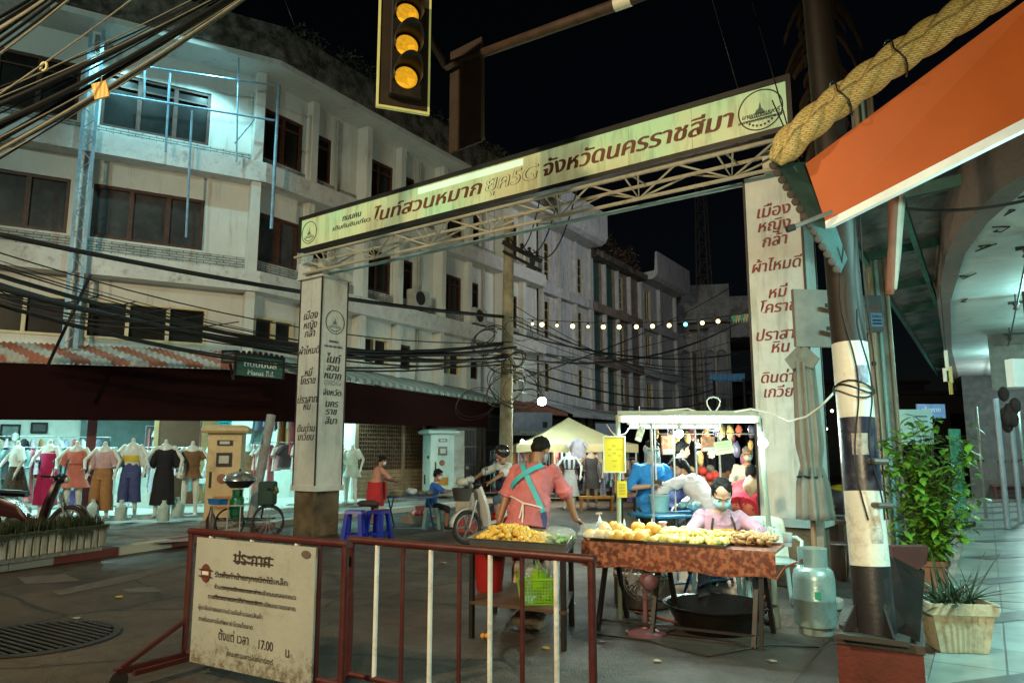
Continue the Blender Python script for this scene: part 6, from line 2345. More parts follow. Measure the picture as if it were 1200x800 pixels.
b.build('cloth', M_cloth, cl_, recalc=False, smooth=30)
TM = Matrix.Translation(td.location) @ Matrix.Rotation(td.rotation_euler[2], 4, 'Z')
def tp(x, y, z=.745):
 return TM @ Vector((x, y, z))
def flat_tray(label, x0_, x1_, y0_, y1_, col, grp='trays on the draped table'):
 t = thing('food_tray', label, 'tray', tp((x0_+x1_)/2, (y0_+y1_)/2, .7445), td.rotation_euler[2], grp)
 a, c = (x1_-x0_)/2, (y1_-y0_)/2
 MB().rings([[(sx*a*k, sy*c*k, z) for sx, sy in ((-1, -1), (1, -1), (1, 1), (-1, 1))] for k, z in ((.94, 0), (1, .026), (1.01, .027), (1.01, .022), (.97, .022), (.93, .005))]).build('pan', col, t)
 return t
M_dtray = mat('dark_tray', (.06, .06, .055), .35, .4, var=.3)
flat_tray('dark metal tray of round golden buns on the left of the draped table', -.79, -.25, -.33, .2, M_dtray)
flat_tray('steel tray of pale dumplings jutting over the middle of the draped table', -.24, .42, -.35, .22, M_tray)
M_bun = mat('golden_bun', (.75, .46, .1), .5, var=.3, scale=22, bump=.2, dirt=(.4, .18, .03), damt=.35, dscale=16)
locs = []
for j in range(4):
 for i in range(6):
  locs.append((tp(-.74+.088*i+rf_.uniform(-.015, .015), -.27+.125*j+rf_.uniform(-.015, .015), .785), rf_.uniform(.85, 1.1)))
for i in range(7):
 locs.append((tp(-.7+.08*i+rf_.uniform(-.02, .02), rf_.uniform(-.12, .1), .838), rf_.uniform(.8, 1)))
food('round_bun', 'round golden fried bun on the dark tray', 'bun', 'golden buns on the dark tray', lumpy(.056, .03, 2, 16, 10), M_bun, locs, rf_)
M_dump = mat('pale_dumpling', (.72, .62, .18), .5, var=.35, scale=22, bump=.3, bscale=60, dirt=(.5, .34, .06), damt=.35, dscale=12)
locs = []
for _ in range(2000):
 x, y = rf_.uniform(-.2, .38), rf_.uniform(-.3, .3)
 z = .77+rf_.uniform(0, .05)*(1 if y > -.1 else .4)
 p = tp(x, y, z)
 if all((p-q_[0]).length > .034 for q_ in locs):
  locs.append((p, rf_.uniform(.8, 1.25)))
 if len(locs) >= 150:
  break
food('pale_dumpling', 'pale yellowish dumpling in the heap on the middle steel tray', 'dumpling', 'pale dumplings on the middle tray', lumpy(.031, .1, 5, 14, 9, (1.35, .9, .8)), M_dump, locs, rf_)
M_crisp = mat('brown_cracker', (.46, .25, .09), .6, var=.5, scale=26, bump=.5, bscale=80, dirt=(.6, .5, .3), damt=.4, dscale=20)
locs = []
for _ in range(1500):
 x, y = rf_.uniform(.42, .74), rf_.uniform(-.12, .28)
 z = .768+rf_.uniform(0, .06)*max(0, 1-((x-.5)/.35)**2)
 p = tp(x, y, z)
 if all((p-q_[0]).length > .03 for q_ in locs):
  locs.append((p, rf_.uniform(.8, 1.25)))
 if len(locs) >= 100:
  break
food('brown_fritter', 'crisp brown fritter in the heap at the right end of the draped table', 'fritter', 'brown fritters on the draped table', lumpy(.024, .16, 9, 12, 8, (1.3, .9, .7)), M_crisp, locs, rf_)
# sauce tubs behind the trays
M_tub = mat('clear_tub', (.6, .3, .2), .15, var=.5, scale=30, bump=0)
rs_ = random.Random(7)
k = 0
first = None
for (x, y, z) in [(-.34, .27, 0), (-.26, .27, 0), (-.18, .28, 0), (-.1, .28, 0), (-.02, .29, 0), (-.3, .28, .045), (-.22, .28, .045), (-.07, .285, .045), (-.26, .285, .09)]:
 q_ = tp(x, y, .744+z)
 if first is None:
  first = thing('sauce_tub', 'small lidded tub of red dipping sauce stacked behind the trays', 'tub', q_, 0, 'sauce tubs behind the trays')
  MB().lathe([(.03, 0), (.038, .034)], n=16).build('tub', M_tub, first, smooth=40)
  MB().lathe([(.041, .0345), (.041, .041), (.036, .043)], n=16).build('lid', flat((.6, .65, .62), .3), first, smooth=40)
 else:
  dup(first, q_, rs_.uniform(0, 3))
ft = thing('white_foam_box', 'small pale foam box beside the sauce tubs on the draped table', 'box', tp(-.45, .27, .744))
MB().box(-.06, .06, -.04, .04, 0, .05).build('box', flat((.55, .66, .6)), ft, bevel=.008)
MB().box(-.064, .064, -.044, .044, .052, .066).build('lid', flat((.55, .66, .6)), ft, bevel=.005)
pb = thing('pump_bottle', 'clear hand-gel pump bottle at the left back corner of the draped table', 'bottle', tp(-.86, .26, .738))
MB().lathe([(.028, 0), (.032, .01), (.032, .11), (.014, .13), (.014, .14)], n=18).build('bottle', flat((.5, .6, .62), .15), pb, smooth=40)
MB().lathe([(.014, .142), (.014, .16), (.006, .162), (.006, .19)], n=12).build('collar', M_white, pb, smooth=40)
MB().bar((-.035, 0, .19), (.02, 0, .195), .016).build('pump_head', M_white, pb)
MB().lathe([(.0325, .03), (.0325, .09)], n=18, cap=False).build('label_band', flat((.1, .15, .4)), pb)
gb = thing('small_glass_jar', 'small clear cup of water at the right end of the draped table', 'cup', tp(.84, .1, .738))
MB().lathe([(.03, 0), (.042, .11), (.04, .11), (.028, .006)], n=18).build('cup', mat('cup_glass', (.55, .68, .7), .1, bump=0, alpha=.6), gb, smooth=40)
MB().lathe([(.034, .035), (.036, .06)], n=18, cap=False).build('blue_mark', flat((.05, .15, .4)), gb)
cb = lumpy(.055, .2, 14, 18, 12, (.9, .8, .9)).build('clear_bag_upright', M_plastic, smooth=True)
cb.location = tp(.7, .27, .77)
tag(cb, 'clear plastic bag standing at the right end of the draped table', 'bag')
# --- frame of the stall: posts, tube, bulbs
PA, PB = dp(725, 640, 7.05), Vector((-1.58, 6.72, 0))
PB = dp(907, 640, 6.72)
stf = thing('stall_gantry', 'pale stall frame of two slim posts and a crossbar over the draped table', 'frame', (PA.x, PA.y, 0))
iv = Matrix.Translation(-stf.location)
TA, TB = dp(724, 486, 7.05), dp(889, 486, 6.72)
M_post = mat('pale_green_post', (.24, .3, .24), .45, var=.15, dirt=(.2, .2, .12), damt=.3)
MB(iv).tube([(PA.x, PA.y, 0), (TA.x, TA.y, TA.z)], .022, 12).build('post', M_post, stf)
MB(iv).tube([(PB.x, PB.y, 0), (TB.x, TB.y, TB.z)], .022, 12).build('post', M_post, stf)
MB(iv).bar(TA+Vector((0, 0, .02)), TB+Vector((0, 0, .02)), .035).build('crossbar', M_post, stf)
MB(iv).bar(TA.lerp(TB, .33)+CAMY*.6+Vector((0, 0, -.05)), TA.lerp(TB, .33)+CAMY*.6+Vector((0, 0, -1.1)), .02).build('thin_rod', M_galv, stf)
ft = thing('fluorescent_lamp', 'bright white fluorescent tube fixed along the stall crossbar', 'lamp', TA.lerp(TB, .5))
iv = Matrix.Translation(-ft.location)
d_ = Vector((0, 0, -.05))-CAMY*.03
MB(iv).tube([TA.lerp(TB, .03)+d_, TA.lerp(TB, .97)+d_], .02, 10).build('tube', glow('stall_tube_glow', (.7, 1, .93), 9), ft)
MB(iv).bar(TA.lerp(TB, .02)+Vector((0, 0, -.018)), TA.lerp(TB, .98)+Vector((0, 0, -.018)), .05, .03).build('fitting', M_white, ft)
for f in (.015, .985):
 MB(iv).bar(TA.lerp(TB, f)+d_-Vector((0, 0, .02)), TA.lerp(TB, f)+d_+Vector((0, 0, .04)), .03).build('lamp_holder', M_white, ft)
c = TA.lerp(TB, .5)+Vector((0, 0, -.1))-CAMY*.06
l = lamp('stall_tube_light', 'AREA', c, 30, (.7, 1.0, .93), 1.15, c+Vector((0, -.35, -1)), sizey=.08)
l.rotation_euler = (rad(-18), 0, math.atan2((TB-TA).y, (TB-TA).x))
for k, (px, py, d, lab, pw) in enumerate(((796, 508, 7.6, 'lit round bulb hanging under the middle of the stall tube', 12), (894, 519, 6.65, 'lit round bulb hanging beside the right stall post', 10), (840, 527, 10.5, 'warm lit bulb farther back, left of the green card', 60), (818, 522, 11.5, 'small warm lit bulb far back behind the navy-clad woman', 40))):
 q_ = dp(px, py, d)
 t = thing('hanging_bulb', lab, 'bulb', q_)
 cc = (.7, 1, .92) if k < 2 else (1, .85, .5)
 MB().ell((0, 0, 0), .042 if k < 2 else .035, 14, 10).build('glass', glow('hang_bulb_glow', cc, 45 if k < 2 else 18), t, smooth=True)
 MB().lathe([(.03, .035), (.022, .06), (.02, .1)], n=12).build('socket', M_white, t)
 MB().tube([(0, 0, .1), (0, 0, .22)], .005, 5).build('flex', M_dark, t)
 lamp('hanging_bulb_light', 'POINT', q_+Vector((0, 0, -.06))-CAMY*.0, pw, cc, .045)
wl_ = thing('white_power_cable', 'white power cable looping from the stall crossbar to the banded pole', 'cable', TB)
iv = Matrix.Translation(-wl_.location)
pts = [dp(756, 486, 7), dp(780, 481, 7), dp(806, 479, 6.9), dp(832, 487, 6.85), dp(850, 484, 6.8), dp(880, 479, 6.7), dp(905, 484, 6.5), dp(925, 493, 6.3), dp(945, 488, 6.1), dp(962, 476, 5.95), dp(979, 458, 5.85)]
MB(iv).tube(pts, .009, 7).build('flex', mat('white_flex', (.7, .72, .68), .4, bump=0), wl_, smooth=True)
pts = [dp(836+8*math.sin(a*.7), 495+20*math.cos(a*.35)-10, 6.8+.02*a) for a in range(26)]
MB(iv).tube(pts, .007, 6).build('coil', mat('white_flex_b', (.7, .72, .68), .4, bump=0), wl_, smooth=True)
wl2 = thing('white_power_cable', 'white flex drooping from the left end of the stall tube', 'cable', TA)
iv = Matrix.Translation(-wl2.location)
MB(iv).tube([dp(711, 497, 7.3), dp(716, 505, 7.2), dp(722, 511, 7.1), dp(733, 508, 7), dp(742, 495, 7), dp(747, 486, 7)], .006, 6).build('flex', mat('white_flex_c', (.7, .72, .68), .4, bump=0), wl2, smooth=True)
M_yel = mat('yellow_card', (.5, .42, .015), .5, var=.08, bump=0)
ys = thing('yellow_framed_notice', 'yellow notice in a pale frame fixed on the left stall post', 'notice', dp(720, 532, 7.0))
SM = plane_at((0, 0, 0), CAMX*.98-CAMY*.06)
fo_ = MB(SM)
fo_.box(-.105, .105, .158, .17, -.012, .008).box(-.105, .105, -.17, -.158, -.012, .008).box(-.105, -.093, -.157, .157, -.012, .008).box(.093, .105, -.157, .157, -.012, .008)
fo_.build('frame', flat((.5, .55, .4), .4), ys)
MB(SM).box(-.092, .092, -.157, .157, -.01, 0).build('card', M_yel, ys)
rt = random.Random(6)
for (x, z, s_) in ((0, .08, .03), (-.045, .045, .026), (.045, .045, .026), (-.045, -.01, .026), (.045, -.01, .026), (0, .01, .03), (0, -.06, .028), (0, -.11, .02)):
 text(rt.choice(['กข', 'ทอด', 'สด', 'กล้วย', 'มัน']), s_, flat((.12, .12, .01)), SM @ Matrix.Translation((x, z, .002)), ys)
ys2 = thing('yellow_card', 'small yellow card with faded lines, lower on the left stall post', 'card', dp(729, 573, 7.0))
MB(SM).box(-.045, .045, -.075, .075, -.006, 0).build('card', M_yel, ys2)
for i in range(4):
 MB(SM).box(-.028, .03, .04-.028*i, .046-.028*i, .001, .003).build('printed_line', flat((.2, .17, .02)), ys2)
gc = thing('green_price_card', 'light green price card hanging on a string below the stall tube', 'card', dp(848, 524, 7.2))
GM = SM @ Matrix.Rotation(rad(9), 4, 'Z')
MB(GM).box(-.085, .085, -.062, .062, -.004, 0).build('card', mat('green_card', (.42, .62, .25), .5, var=.08), gc)
for i in range(3):
 MB(GM).box(-.06, .055, .03-.028*i, .035-.028*i, .001, .003).build('printed_line', flat((.15, .25, .1)), gc)
MB().tube([(0, 0, .06), (.01, 0, .3)], .003, 5).build('string', M_dark, gc)
for (px, py, w__, h__, c, lab) in ((783, 521, .068, .1, (.6, .3, .2), 'hanging clear pack of reddish wares near the middle bulb'), (830, 520, .07, .075, (.45, .2, .12), 'hanging brown pack pair left of the green card'), (750, 508, .035, .08, (.55, .62, .5), 'tilted white hanging pack above the person in bright blue')):
 t = thing('hanging_pack', lab, 'pack', dp(px, py, 7.6))
 Mq = SM @ Matrix.Rotation(rad(-18 if px == 750 else 2), 4, 'Z')
 MB(Mq).box(-w__, w__, -h__, h__, -.02, 0).build('packet', mat('packet', c, .35, var=.7, scale=28, bump=.3), t, bevel=.01)
 MB(Mq).box(-w__*.8, w__*.8, -h__*.95, -h__*.45, .001, .004).build('white_label', flat((.6, .65, .6), .4), t)
 MB().tube([(0, 0, h__), (0, 0, h__+.2)], .004, 5).build('string', M_white, t)
bt_ = thing('fluorescent_lamp', 'second white fluorescent tube farther back, over the person in bright blue', 'lamp', dp(790, 500, 9.6))
MB(SM).box(-.6, .6, .03, .06, -.03, .03).build('fitting', M_white, bt_)
MB(SM).tube([SM @ Vector((-.58, 0, 0)), SM @ Vector((.58, 0, 0))], .018, 8) if False else None
b = MB()
b.tube([CAMX*-.57, CAMX*.57], .018, 8)
b.build('tube', glow('back_tube_glow', (.75, 1, .95), 9), bt_)
MB().bar((0, 0, .06), (0, 0, .5), .012).build('hanger', M_dark, bt_)
lamp('back_tube_light', 'AREA', bt_.location+Vector((0, 0, -.05)), 75, (.75, 1, .95), 1.1, bt_.location+Vector((0, 0, -2)), sizey=.1)
rh_ = random.Random(52)
for i in range(22):
 px, py = rh_.uniform(768, 884), rh_.uniform(512, 548)
 o = lumpy(.05+.03*rh_.random(), .2, 300+i, 10, 8, (.8, .6, 1.5)).build('hanging_goods', mat('hang_%d' % i, rh_.choice([(.5, .1, .08), (.55, .45, .2), (.45, .5, .45), (.1, .12, .25), (.5, .3, .12), (.3, .1, .2)]), .35, var=.6, scale=24, bump=.3), smooth=True)
 o.location = dp(px, py, rh_.uniform(10.6, 12.2))
 tag(o, 'small packet of wares hanging in the back of the lit stall', 'packet', 'wares hanging in the back of the stall')
for i, d_ in enumerate((10.7, 12.0)):
 a, c = dp(764, 508, d_), dp(888, 508, d_)
 t = thing('hanging_rail', ['nearer steel rail carrying hanging wares behind the stall', 'farther steel rail carrying hanging wares behind the stall'][i], 'rail', a)
 iv = Matrix.Translation(-t.location)
 MB(iv).tube([a, c], .012, 8).build('crossbar', M_galv, t)
 for q_ in (a, c):
  MB(iv).tube([Vector((q_.x, q_.y, 0)), q_], .014, 8).build('upright', M_galv, t)
# --- under and around the draped table
fan = thing('standing_fan', 'dusty pink electric fan standing under the draped table', 'fan', gz(757, 742, 0))
M_pink = mat('pink_fan', (.15, .06, .07), .45, var=.2)
MB().lathe([(.17, 0), (.17, .02), (.05, .05), (.035, .09)], n=26).build('base', M_pink, fan, smooth=40)
MB().tube([(0, 0, .08), (0, 0, .36)], .022, 12).build('stem', M_pink, fan)
FMx = Matrix.Translation((0, 0, .45)) @ Matrix.Rotation(YAW+rad(12), 4, 'Z') @ Matrix.Rotation(rad(-84), 4, 'X')
MB(FMx).lathe([(.03, -.16), (.065, -.14), (.065, -.04), (.03, -.01)], n=18).build('motor', M_pink, fan, smooth=40)
for i in range(4):
 b = MB(FMx)
 a = i*math.pi/2
 b.add([(.02*math.cos(a), .02*math.sin(a), 0), (.15*math.cos(a-.35), .15*math.sin(a-.35), -.015), (.16*math.cos(a), .16*math.sin(a), 0), (.15*math.cos(a+.4), .15*math.sin(a+.4), .02)], [(0, 1, 2), (0, 2, 3)])
 b.build('blade', mat('fan_blade', (.2, .22, .25), .3), fan, recalc=False)
b = MB(FMx)
for z, r_ in ((-.05, .1), (-.05, .16), (0, .19), (.06, .16), (.06, .1), (.06, .045)):
 b.tube([(r_*math.cos(a*2*math.pi/30), r_*math.sin(a*2*math.pi/30), z) for a in range(30)], .003, 5, closed=True)
for i in range(24):
 a = 2*math.pi*i/24
 b.tube([(r_*math.cos(a), r_*math.sin(a), z) for r_, z in ((.05, -.05), (.16, -.05), (.19, 0), (.16, .06), (.04, .06))], .002, 4)
b.build('wire_guard', flat((.25, .24, .25), .35, metal=.6), fan)
bs_ = thing('wide_basin', 'wide black metal basin on the ground under the draped table', 'basin', gz(838, 735, 0))
bs_.location = (-2.08, 6.55, 0)
MB().lathe([(.3, 0), (.42, .2), (.45, .21), (.45, .222), (.415, .215), (.29, .012)], n=44).build('basin', mat('black_basin', (.018, .014, .012), .22, .5, var=.3), bs_, smooth=40)
for a in (0.3, 3.44):
 MB().tube([(.43*math.cos(a-.15), .43*math.sin(a-.15), .21), (.5*math.cos(a), .5*math.sin(a), .22), (.43*math.cos(a+.15), .43*math.sin(a+.15), .21)], .008, 6).build('handle', M_leg, bs_)
br = thing('metal_drum', 'brown metal drum with a pale hoop behind the tray table', 'drum', gz(748, 706, 0))
br.location = (-3.0, 7.15, 0)
M_drum = mat('brown_drum', (.1, .06, .04), .45, .3, var=.4, dirt=(.04, .03, .02), damt=.4)
MB().lathe([(.26, 0), (.28, .02), (.28, .28), (.29, .29), (.28, .3), (.28, .56), (.29, .58), (.27, .6), (.25, .58)], n=36).build('drum', M_drum, br, smooth=40)
MB().lathe([(.284, .315), (.288, .32), (.288, .345), (.284, .35)], n=36, cap=False).build('hoop', flat((.5, .5, .45), .35, metal=.5), br, smooth=40)
def cylinder(label, loc, col, s=1.0):
 t = thing('gas_cylinder', label, 'gas cylinder', loc)
 MB().lathe([(.0, .035*s), (.1*s, .03*s), (.145*s, .06*s), (.152*s, .1*s), (.152*s, .24*s), (.154*s, .245*s), (.154*s, .255*s), (.152*s, .26*s), (.152*s, .4*s), (.14*s, .455*s), (.1*s, .49*s), (.03*s, .5*s)], n=36).build('body', col, t, smooth=40)
 MB().lathe([(.115*s, 0), (.118*s, .0), (.118*s, .045*s), (.11*s, .045*s), (.11*s, 0)], n=30).build('foot_ring', col, t, smooth=40)
 b = MB()
 R = []
 for k in range(31):
  a = 2*math.pi*(.16+.84*k/30-.04)
  R.append([(r_*math.cos(a), r_*math.sin(a), z) for r_, z in ((.1*s, .475*s), (.105*s, .475*s), (.108*s, .62*s), (.1*s, .62*s))])
 b.rings(R)
 b.build('collar', col, t, smooth=40)
 MB().lathe([(.018*s, .5*s), (.018*s, .56*s), (.03*s, .565*s), (.03*s, .585*s)], n=14).build('valve', flat((.35, .25, .08), .3, metal=.8), t)
 MB().tube([(0, 0, .54*s), (.05*s, -.03*s, .55*s)], .012*s, 8).build('valve_outlet', flat((.3, .05, .03), .4), t)
 return t
M_lpg = mat('grey_green_cylinder', (.3, .4, .38), .3, .35, var=.12, dirt=(.14, .12, .09), damt=.28, dscale=6)
c = cylinder('grey-green gas cylinder standing between the draped table and the banded pole', gz(957, 741, 0), M_lpg, 1.12)
c.rotation_euler = (0, 0, rad(200))
MB().box(-.025, .025, .1712, .174, .3, .36).build('logo_label', flat((.05, .35, .2), .4), c)
hose = tag(MB().tube([c.location+Vector(p) for p in ((-.02, 0, .62), (-.25, .1, .5), (-.45, .0, .2), (-.55, -.1, .02), (-1.1, -.3, .012), (-1.6, -.1, .012))], .01, 7).build('gas_hose', flat((.3, .06, .02), .5), smooth=True), 'orange-brown gas hose running from the grey-green cylinder under the table', 'hose')
tag(MB().tube([gz(690, 742, .012), gz(760, 750, .012), gz(830, 768, .012), gz(900, 755, .012), gz(960, 758, .012)], .007, 6).build('ground_cable', M_black, smooth=True), 'thin black cable lying on the road in front of the basin', 'cable')
# --- white plastic chairs
def chair(label, loc, rz, grp='white plastic chairs'):
 t = thing('plastic_chair', label, 'chair', loc, rz, grp)
 m = mat('white_plastic', (.55, .64, .58), .35, var=.06, bump=0)
 b = MB()
 nx_, nz_ = 26, 22
 def bp_(i, j):
  u_, v_ = i/nx_-.5, j/nz_
  wd_ = .44*(1-.1*v_**3)
  return Vector((u_*wd_, -.21-.07*v_+.09*(2*u_)**2*.6, .45+.4*v_-.03*(2*u_)**4*v_))
 vs = [bp_(i, j) for j in range(nz_+1) for i in range(nx_+1)]
 fs = []
 for j in range(nz_):
  for i in range(nx_):
   hole = 6 <= i <= 19 and 6 <= j <= 18 and (i % 2 == 0) and ((j+(i//2) % 2) % 2 == 0) and abs(i-12.5)/8+abs(j-12)/9 < 1.2
   if not hole:
    fs.append((j*(nx_+1)+i, j*(nx_+1)+i+1, (j+1)*(nx_+1)+i+1, (j+1)*(nx_+1)+i))
 b.add(vs, fs)
 o = b.build('backrest', m, t, recalc=False, smooth=True)
 md = o.modifiers.new('s', 'SOLIDIFY')
 md.thickness = .008
 MB().rings([[(x*k, y*k+.0, z) for x, y in ((-.22, -.21), (.22, -.21), (.235, .2), (-.235, .2))] for k, z in ((.97, .425), (1, .43), (1, .445), (.95, .45))]).build('seat', m, t)
 for sx in (-1, 1):
  for y in (-.19, .18):
   MB().bar((sx*.2, y, .425), (sx*.24, y*1.2, 0), .035).build('leg', m, t)
  MB().tube([(sx*.235, -.24, .64), (sx*.27, -.05, .66), (sx*.265, .14, .645), (sx*.235, .18, .43)], .018, 8).build('armrest', m, t, smooth=True)
 return t
ch_ = dp(903, 640, 7.6)
chair('white plastic chair with a perforated back, empty, right of the seated vendor', (ch_.x, ch_.y, 0), heading(184))
# wooden shelf and stuff behind the right pillar side
sf2 = thing('wooden_bench', 'low wooden bench carrying bags behind the empty white chair', 'bench', (dp(925, 600, 9.2).x, dp(925, 600, 9.2).y, 0), heading(0))
MB().box(-.6, .6, -.2, .2, .66, .7).build('top', mat('bench_wood', (.14, .08, .05), .7, var=.4), sf2)
for x in (-.54, .54):
 MB().box(x-.03, x+.03, -.17, .17, 0, .658).build('leg', flat((.1, .06, .04)), sf2)
for k, (px, py, c, sc_, lab) in enumerate(((880, 572, (.5, .38, .25), (.8, .7, 1.0), 'pale tan plastic bag hanging behind the right stall post'), (897, 574, (.42, .32, .22), (.8, .7, 1), 'second tan bag right of the stall post'), (913, 570, (.65, .3, .02), (.55, .4, 1.2), 'orange cloth hanging above the wooden bench'), (921, 578, (.55, .6, .55), (.6, .5, .7), 'clear bag of clutter on the wooden bench'))):
 o = lumpy(.11, .14, 20+k, 16, 12, sc_).build('shopping_bag', mat('bag', c, .5, var=.3, bump=.4, bscale=20), smooth=True)
 o.location = dp(px, py, 9.0)-Vector((0, 0, .1))
 tag(o, lab, 'bag')
# closed market umbrella
um = thing('closed_umbrella', 'closed grey market umbrella tied round its pole in front of the right gate pillar', 'umbrella', (dp(953, 620, 7.6).x, dp(953, 620, 7.6).y, 0))
zt = dp(950, 404, 7.6).z
zb = dp(950, 608, 7.6).z
R = []
for i in range(22):
 f = i/21
 z = zt-.18-(zt-.18-zb)*f
 r_ = .09+.05*f-.035*math.exp(-((f-.66)/.07)**2)
 if f > .66:
  r_ += .02*(f-.66)/.34
 R.append([Vector((r_*(1+.2*math.cos(9*a+.5*math.sin(3*f)))*math.cos(a)+.03*f, r_*(1+.2*math.cos(9*a))*math.sin(a), z)) for a in [2*math.pi*k/64 for k in range(64)]])
MB().rings(R).build('folded_canopy', mat('umbrella_canvas', (.2, .18, .145), .85, var=.25, scale=3, bump=.2, dirt=(.15, .13, .1), damt=.35, streak=True), um, smooth=True)
b = MB()
b.ell((0, 0, zt-.12), (.1, .09, .1), 14, 8)
b.build('cap_cloth', mat('umbrella_cap', (.2, .18, .145), .9, var=.3, bump=.5, bscale=12), um, smooth=True)
for sx, dz in ((-1, -.02), (1, -.03)):
 MB().add([(.02*sx, -.06, zt), (.17*sx, -.08, zt-.13+dz), (.1*sx, -.09, zt-.26), (-.03*sx, -.08, zt-.2), (.02*sx, .0, zt), (.17*sx, -.05, zt-.13+dz), (.1*sx, -.03, zt-.26), (-.03*sx, 0, zt-.2)], [(0, 1, 2, 3), (7, 6, 5, 4), (0, 4, 5, 1), (1, 5, 6, 2), (2, 6, 7, 3), (3, 7, 4, 0)]).build('wind_flap', mat('umbrella_flap', (.2, .18, .145), .9, var=.3), um, smooth=False)
MB().tube([(.12*math.cos(a*.3), .12*math.sin(a*.3), zb+.42+.005*math.sin(a)) for a in range(21)], .012, 6, closed=True).build('tie', M_dark, um)
MB().tube([(0, 0, .04), (0, 0, zt-.05)], .025, 10).build('pole', flat((.25, .14, .08), .6), um)
MB().lathe([(.24, 0), (.26, .02), (.24, .08), (.05, .1)], n=24).build('foot', M_conc, um)
pst = thing('wooden_post', 'weathered square wooden post standing right behind the closed umbrella', 'post', (dp(961, 640, 7.9).x, dp(961, 640, 7.9).y, 0))
MB().box(-.05, .05, -.05, .05, 0, 1.6).build('shaft', mat('weathered_post', (.24, .2, .16), .9, var=.4, scale=9), pst)
MB().box(-.055, .055, -.055, .055, 1.604, 1.62).build('cap', M_dark, pst)
fc_ = thing('folding_chair', 'pale tubular folding chair frame in the dark behind the banded pole', 'chair', (dp(972, 620, 9).x, dp(972, 620, 9).y, 0), heading(20))
MB().tube([(-.2, -.2, .02), (-.2, .2, .75), (.2, .2, .75), (.2, -.2, .02)], .012, 8).build('front_frame', M_galv, fc_, smooth=True)
MB().tube([(-.18, .25, .02), (-.18, -.15, .45), (.18, -.15, .45), (.18, .25, .02)], .012, 8).build('rear_frame', M_galv, fc_, smooth=True)
MB().box(-.18, .18, -.15, .15, .44, .46).build('seat', flat((.2, .05, .05)), fc_)
# ------------------------------------------------------------------ the man in the pink shirt
def onground(px, d):
 p = dp(px, 600, d)
 return Vector((p.x, p.y, 0))
mp = onground(619, 7.45)
man = thing('person', 'stout person in a pink T-shirt with turquoise apron straps, seen from behind', 'person', mp, heading(14))
mj = dict(pel=(0, 0, .9), lean=22, side=4, tw=-6, hl=(-.3, .02, .82), hr=(.42, .3, .84), fl=(-.14, -.02, 0), fr=(.16, .03, 0), head=(-26, -14), el=(-.8, -.3, 0), er=(.7, -.6, .1), dl=(.05, .3, -1), dr=(.5, .75, -.5), toe=(.1, 1, 0), pl=(1, 0, 0), pr=(0, 0, -1))
M_pinkT = cloth('pink_t_shirt', (.5, .15, .16), bump=.8, bscale=7)
fg = figure(man, mj, 1.0, 1.22, SK[0], .0085, shirt=(M_pinkT, .85, -.16, .02), pants=(cloth('red_shorts', (.24, .025, .022)), 1.05), shoes=flat((.03, .03, .03)), hair=(M_hair, 'short'), mask=flat((.35, .5, .55)), hsz=1.06)
pel, u, r, f = fg['pel'], fg['u'], fg['r'], fg['f']
M_turq = mat('turquoise_strap', (.04, .42, .5), .6, var=.15)
def back(x, t_, off=.0):
 """a point on the back: x across, t up the spine"""
 g_ = 1.22
 TAB = [(-.16, .175, .13), (-.06, .16, .12), (.02, .175, .13), (.12, .16, .118), (.2, .148, .108), (.3, .165, .118), (.38, .178, .122), (.44, .175, .108), (.49, .13, .085), (.52, .08, .065)]
 for a, c in zip(TAB, TAB[1:]):
  if a[0] <= t_ <= c[0]:
   k = (t_-a[0])/(c[0]-a[0])
   rx, ry = a[1]+(c[1]-a[1])*k, a[2]+(c[2]-a[2])*k
   break
 else:
  rx, ry = TAB[-1][1:]
 rx, ry = rx*g_+.02, ry*g_+.02
 xx = max(-.98, min(.98, x/rx))
 return pel+u*t_+r*x-f*(ry*math.sqrt(1-xx*xx)+off)+f*.01
def bstrap(x0, t0, x1, t1, w_, m_, nm, off=.012):
 pts = [back(x0+(x1-x0)*i/12, t0+(t1-t0)*i/12, off) for i in range(13)]
 return strap(pts, w_, m_, nm, man, .008, [-f]*13)
bstrap(-.1, .475, .19, .0, .05, M_turq, 'apron_strap', .016)
bstrap(.12, .465, -.2, .24, .05, M_turq, 'apron_strap', .022)
M_navy = mat('navy_strap', (.03, .06, .2), .6, var=.2)
bstrap(.19, .0, .205, -.15, .06, M_navy, 'apron_strap', .016)
for k, (a, c, d_, e) in enumerate(((-.2, .15, .0, .05), (.2, .03, .0, .05), (.0, .05, .02, -.14), (.0, .05, -.02, -.1))):
 bstrap(a, c, d_, e, .014, flat((.65, .6, .58)), 'apron_tie', .02)
# ------------------------------------------------------------------ the seated vendor
vs_ = onground(843, 7.35)
ven = thing('person', 'seated vendor in a pale pink shirt, orange apron and blue face mask', 'person', vs_, heading(184))
vj = dict(pel=(0, -.1, .46), lean=17, hl=(-.2, .34, .77), hr=(.16, .34, .77), fl=(-.27, .36, 0), fr=(.24, .32, 0), kl=(-.5, 1, .4), kr=(.3, 1, .4), el=(-.8, -.2, -.4), er=(.8, -.2, -.4), dl=(.5, .6, -.1), dr=(-.5, .6, -.1), head=(-30, -4))
M_ppink = cloth('pale_pink_shirt', (.46, .26, .34), bscale=8)
vf = figure(ven, vj, 1.0, 1.08, SK[1], .0085, shirt=(M_ppink, 1.5, -.1, .016), pants=(cloth('dark_trousers', (.012, .012, .016)), 1.95), shoes=flat((.02, .02, .02)), hair=(M_hair, 'balding'), mask=mat('blue_mask', (.3, .52, .58), .8, var=.05), hsz=1.16)
pel, u, r, f = vf['pel'], vf['u'], vf['r'], vf['f']
b = MB()
R = []
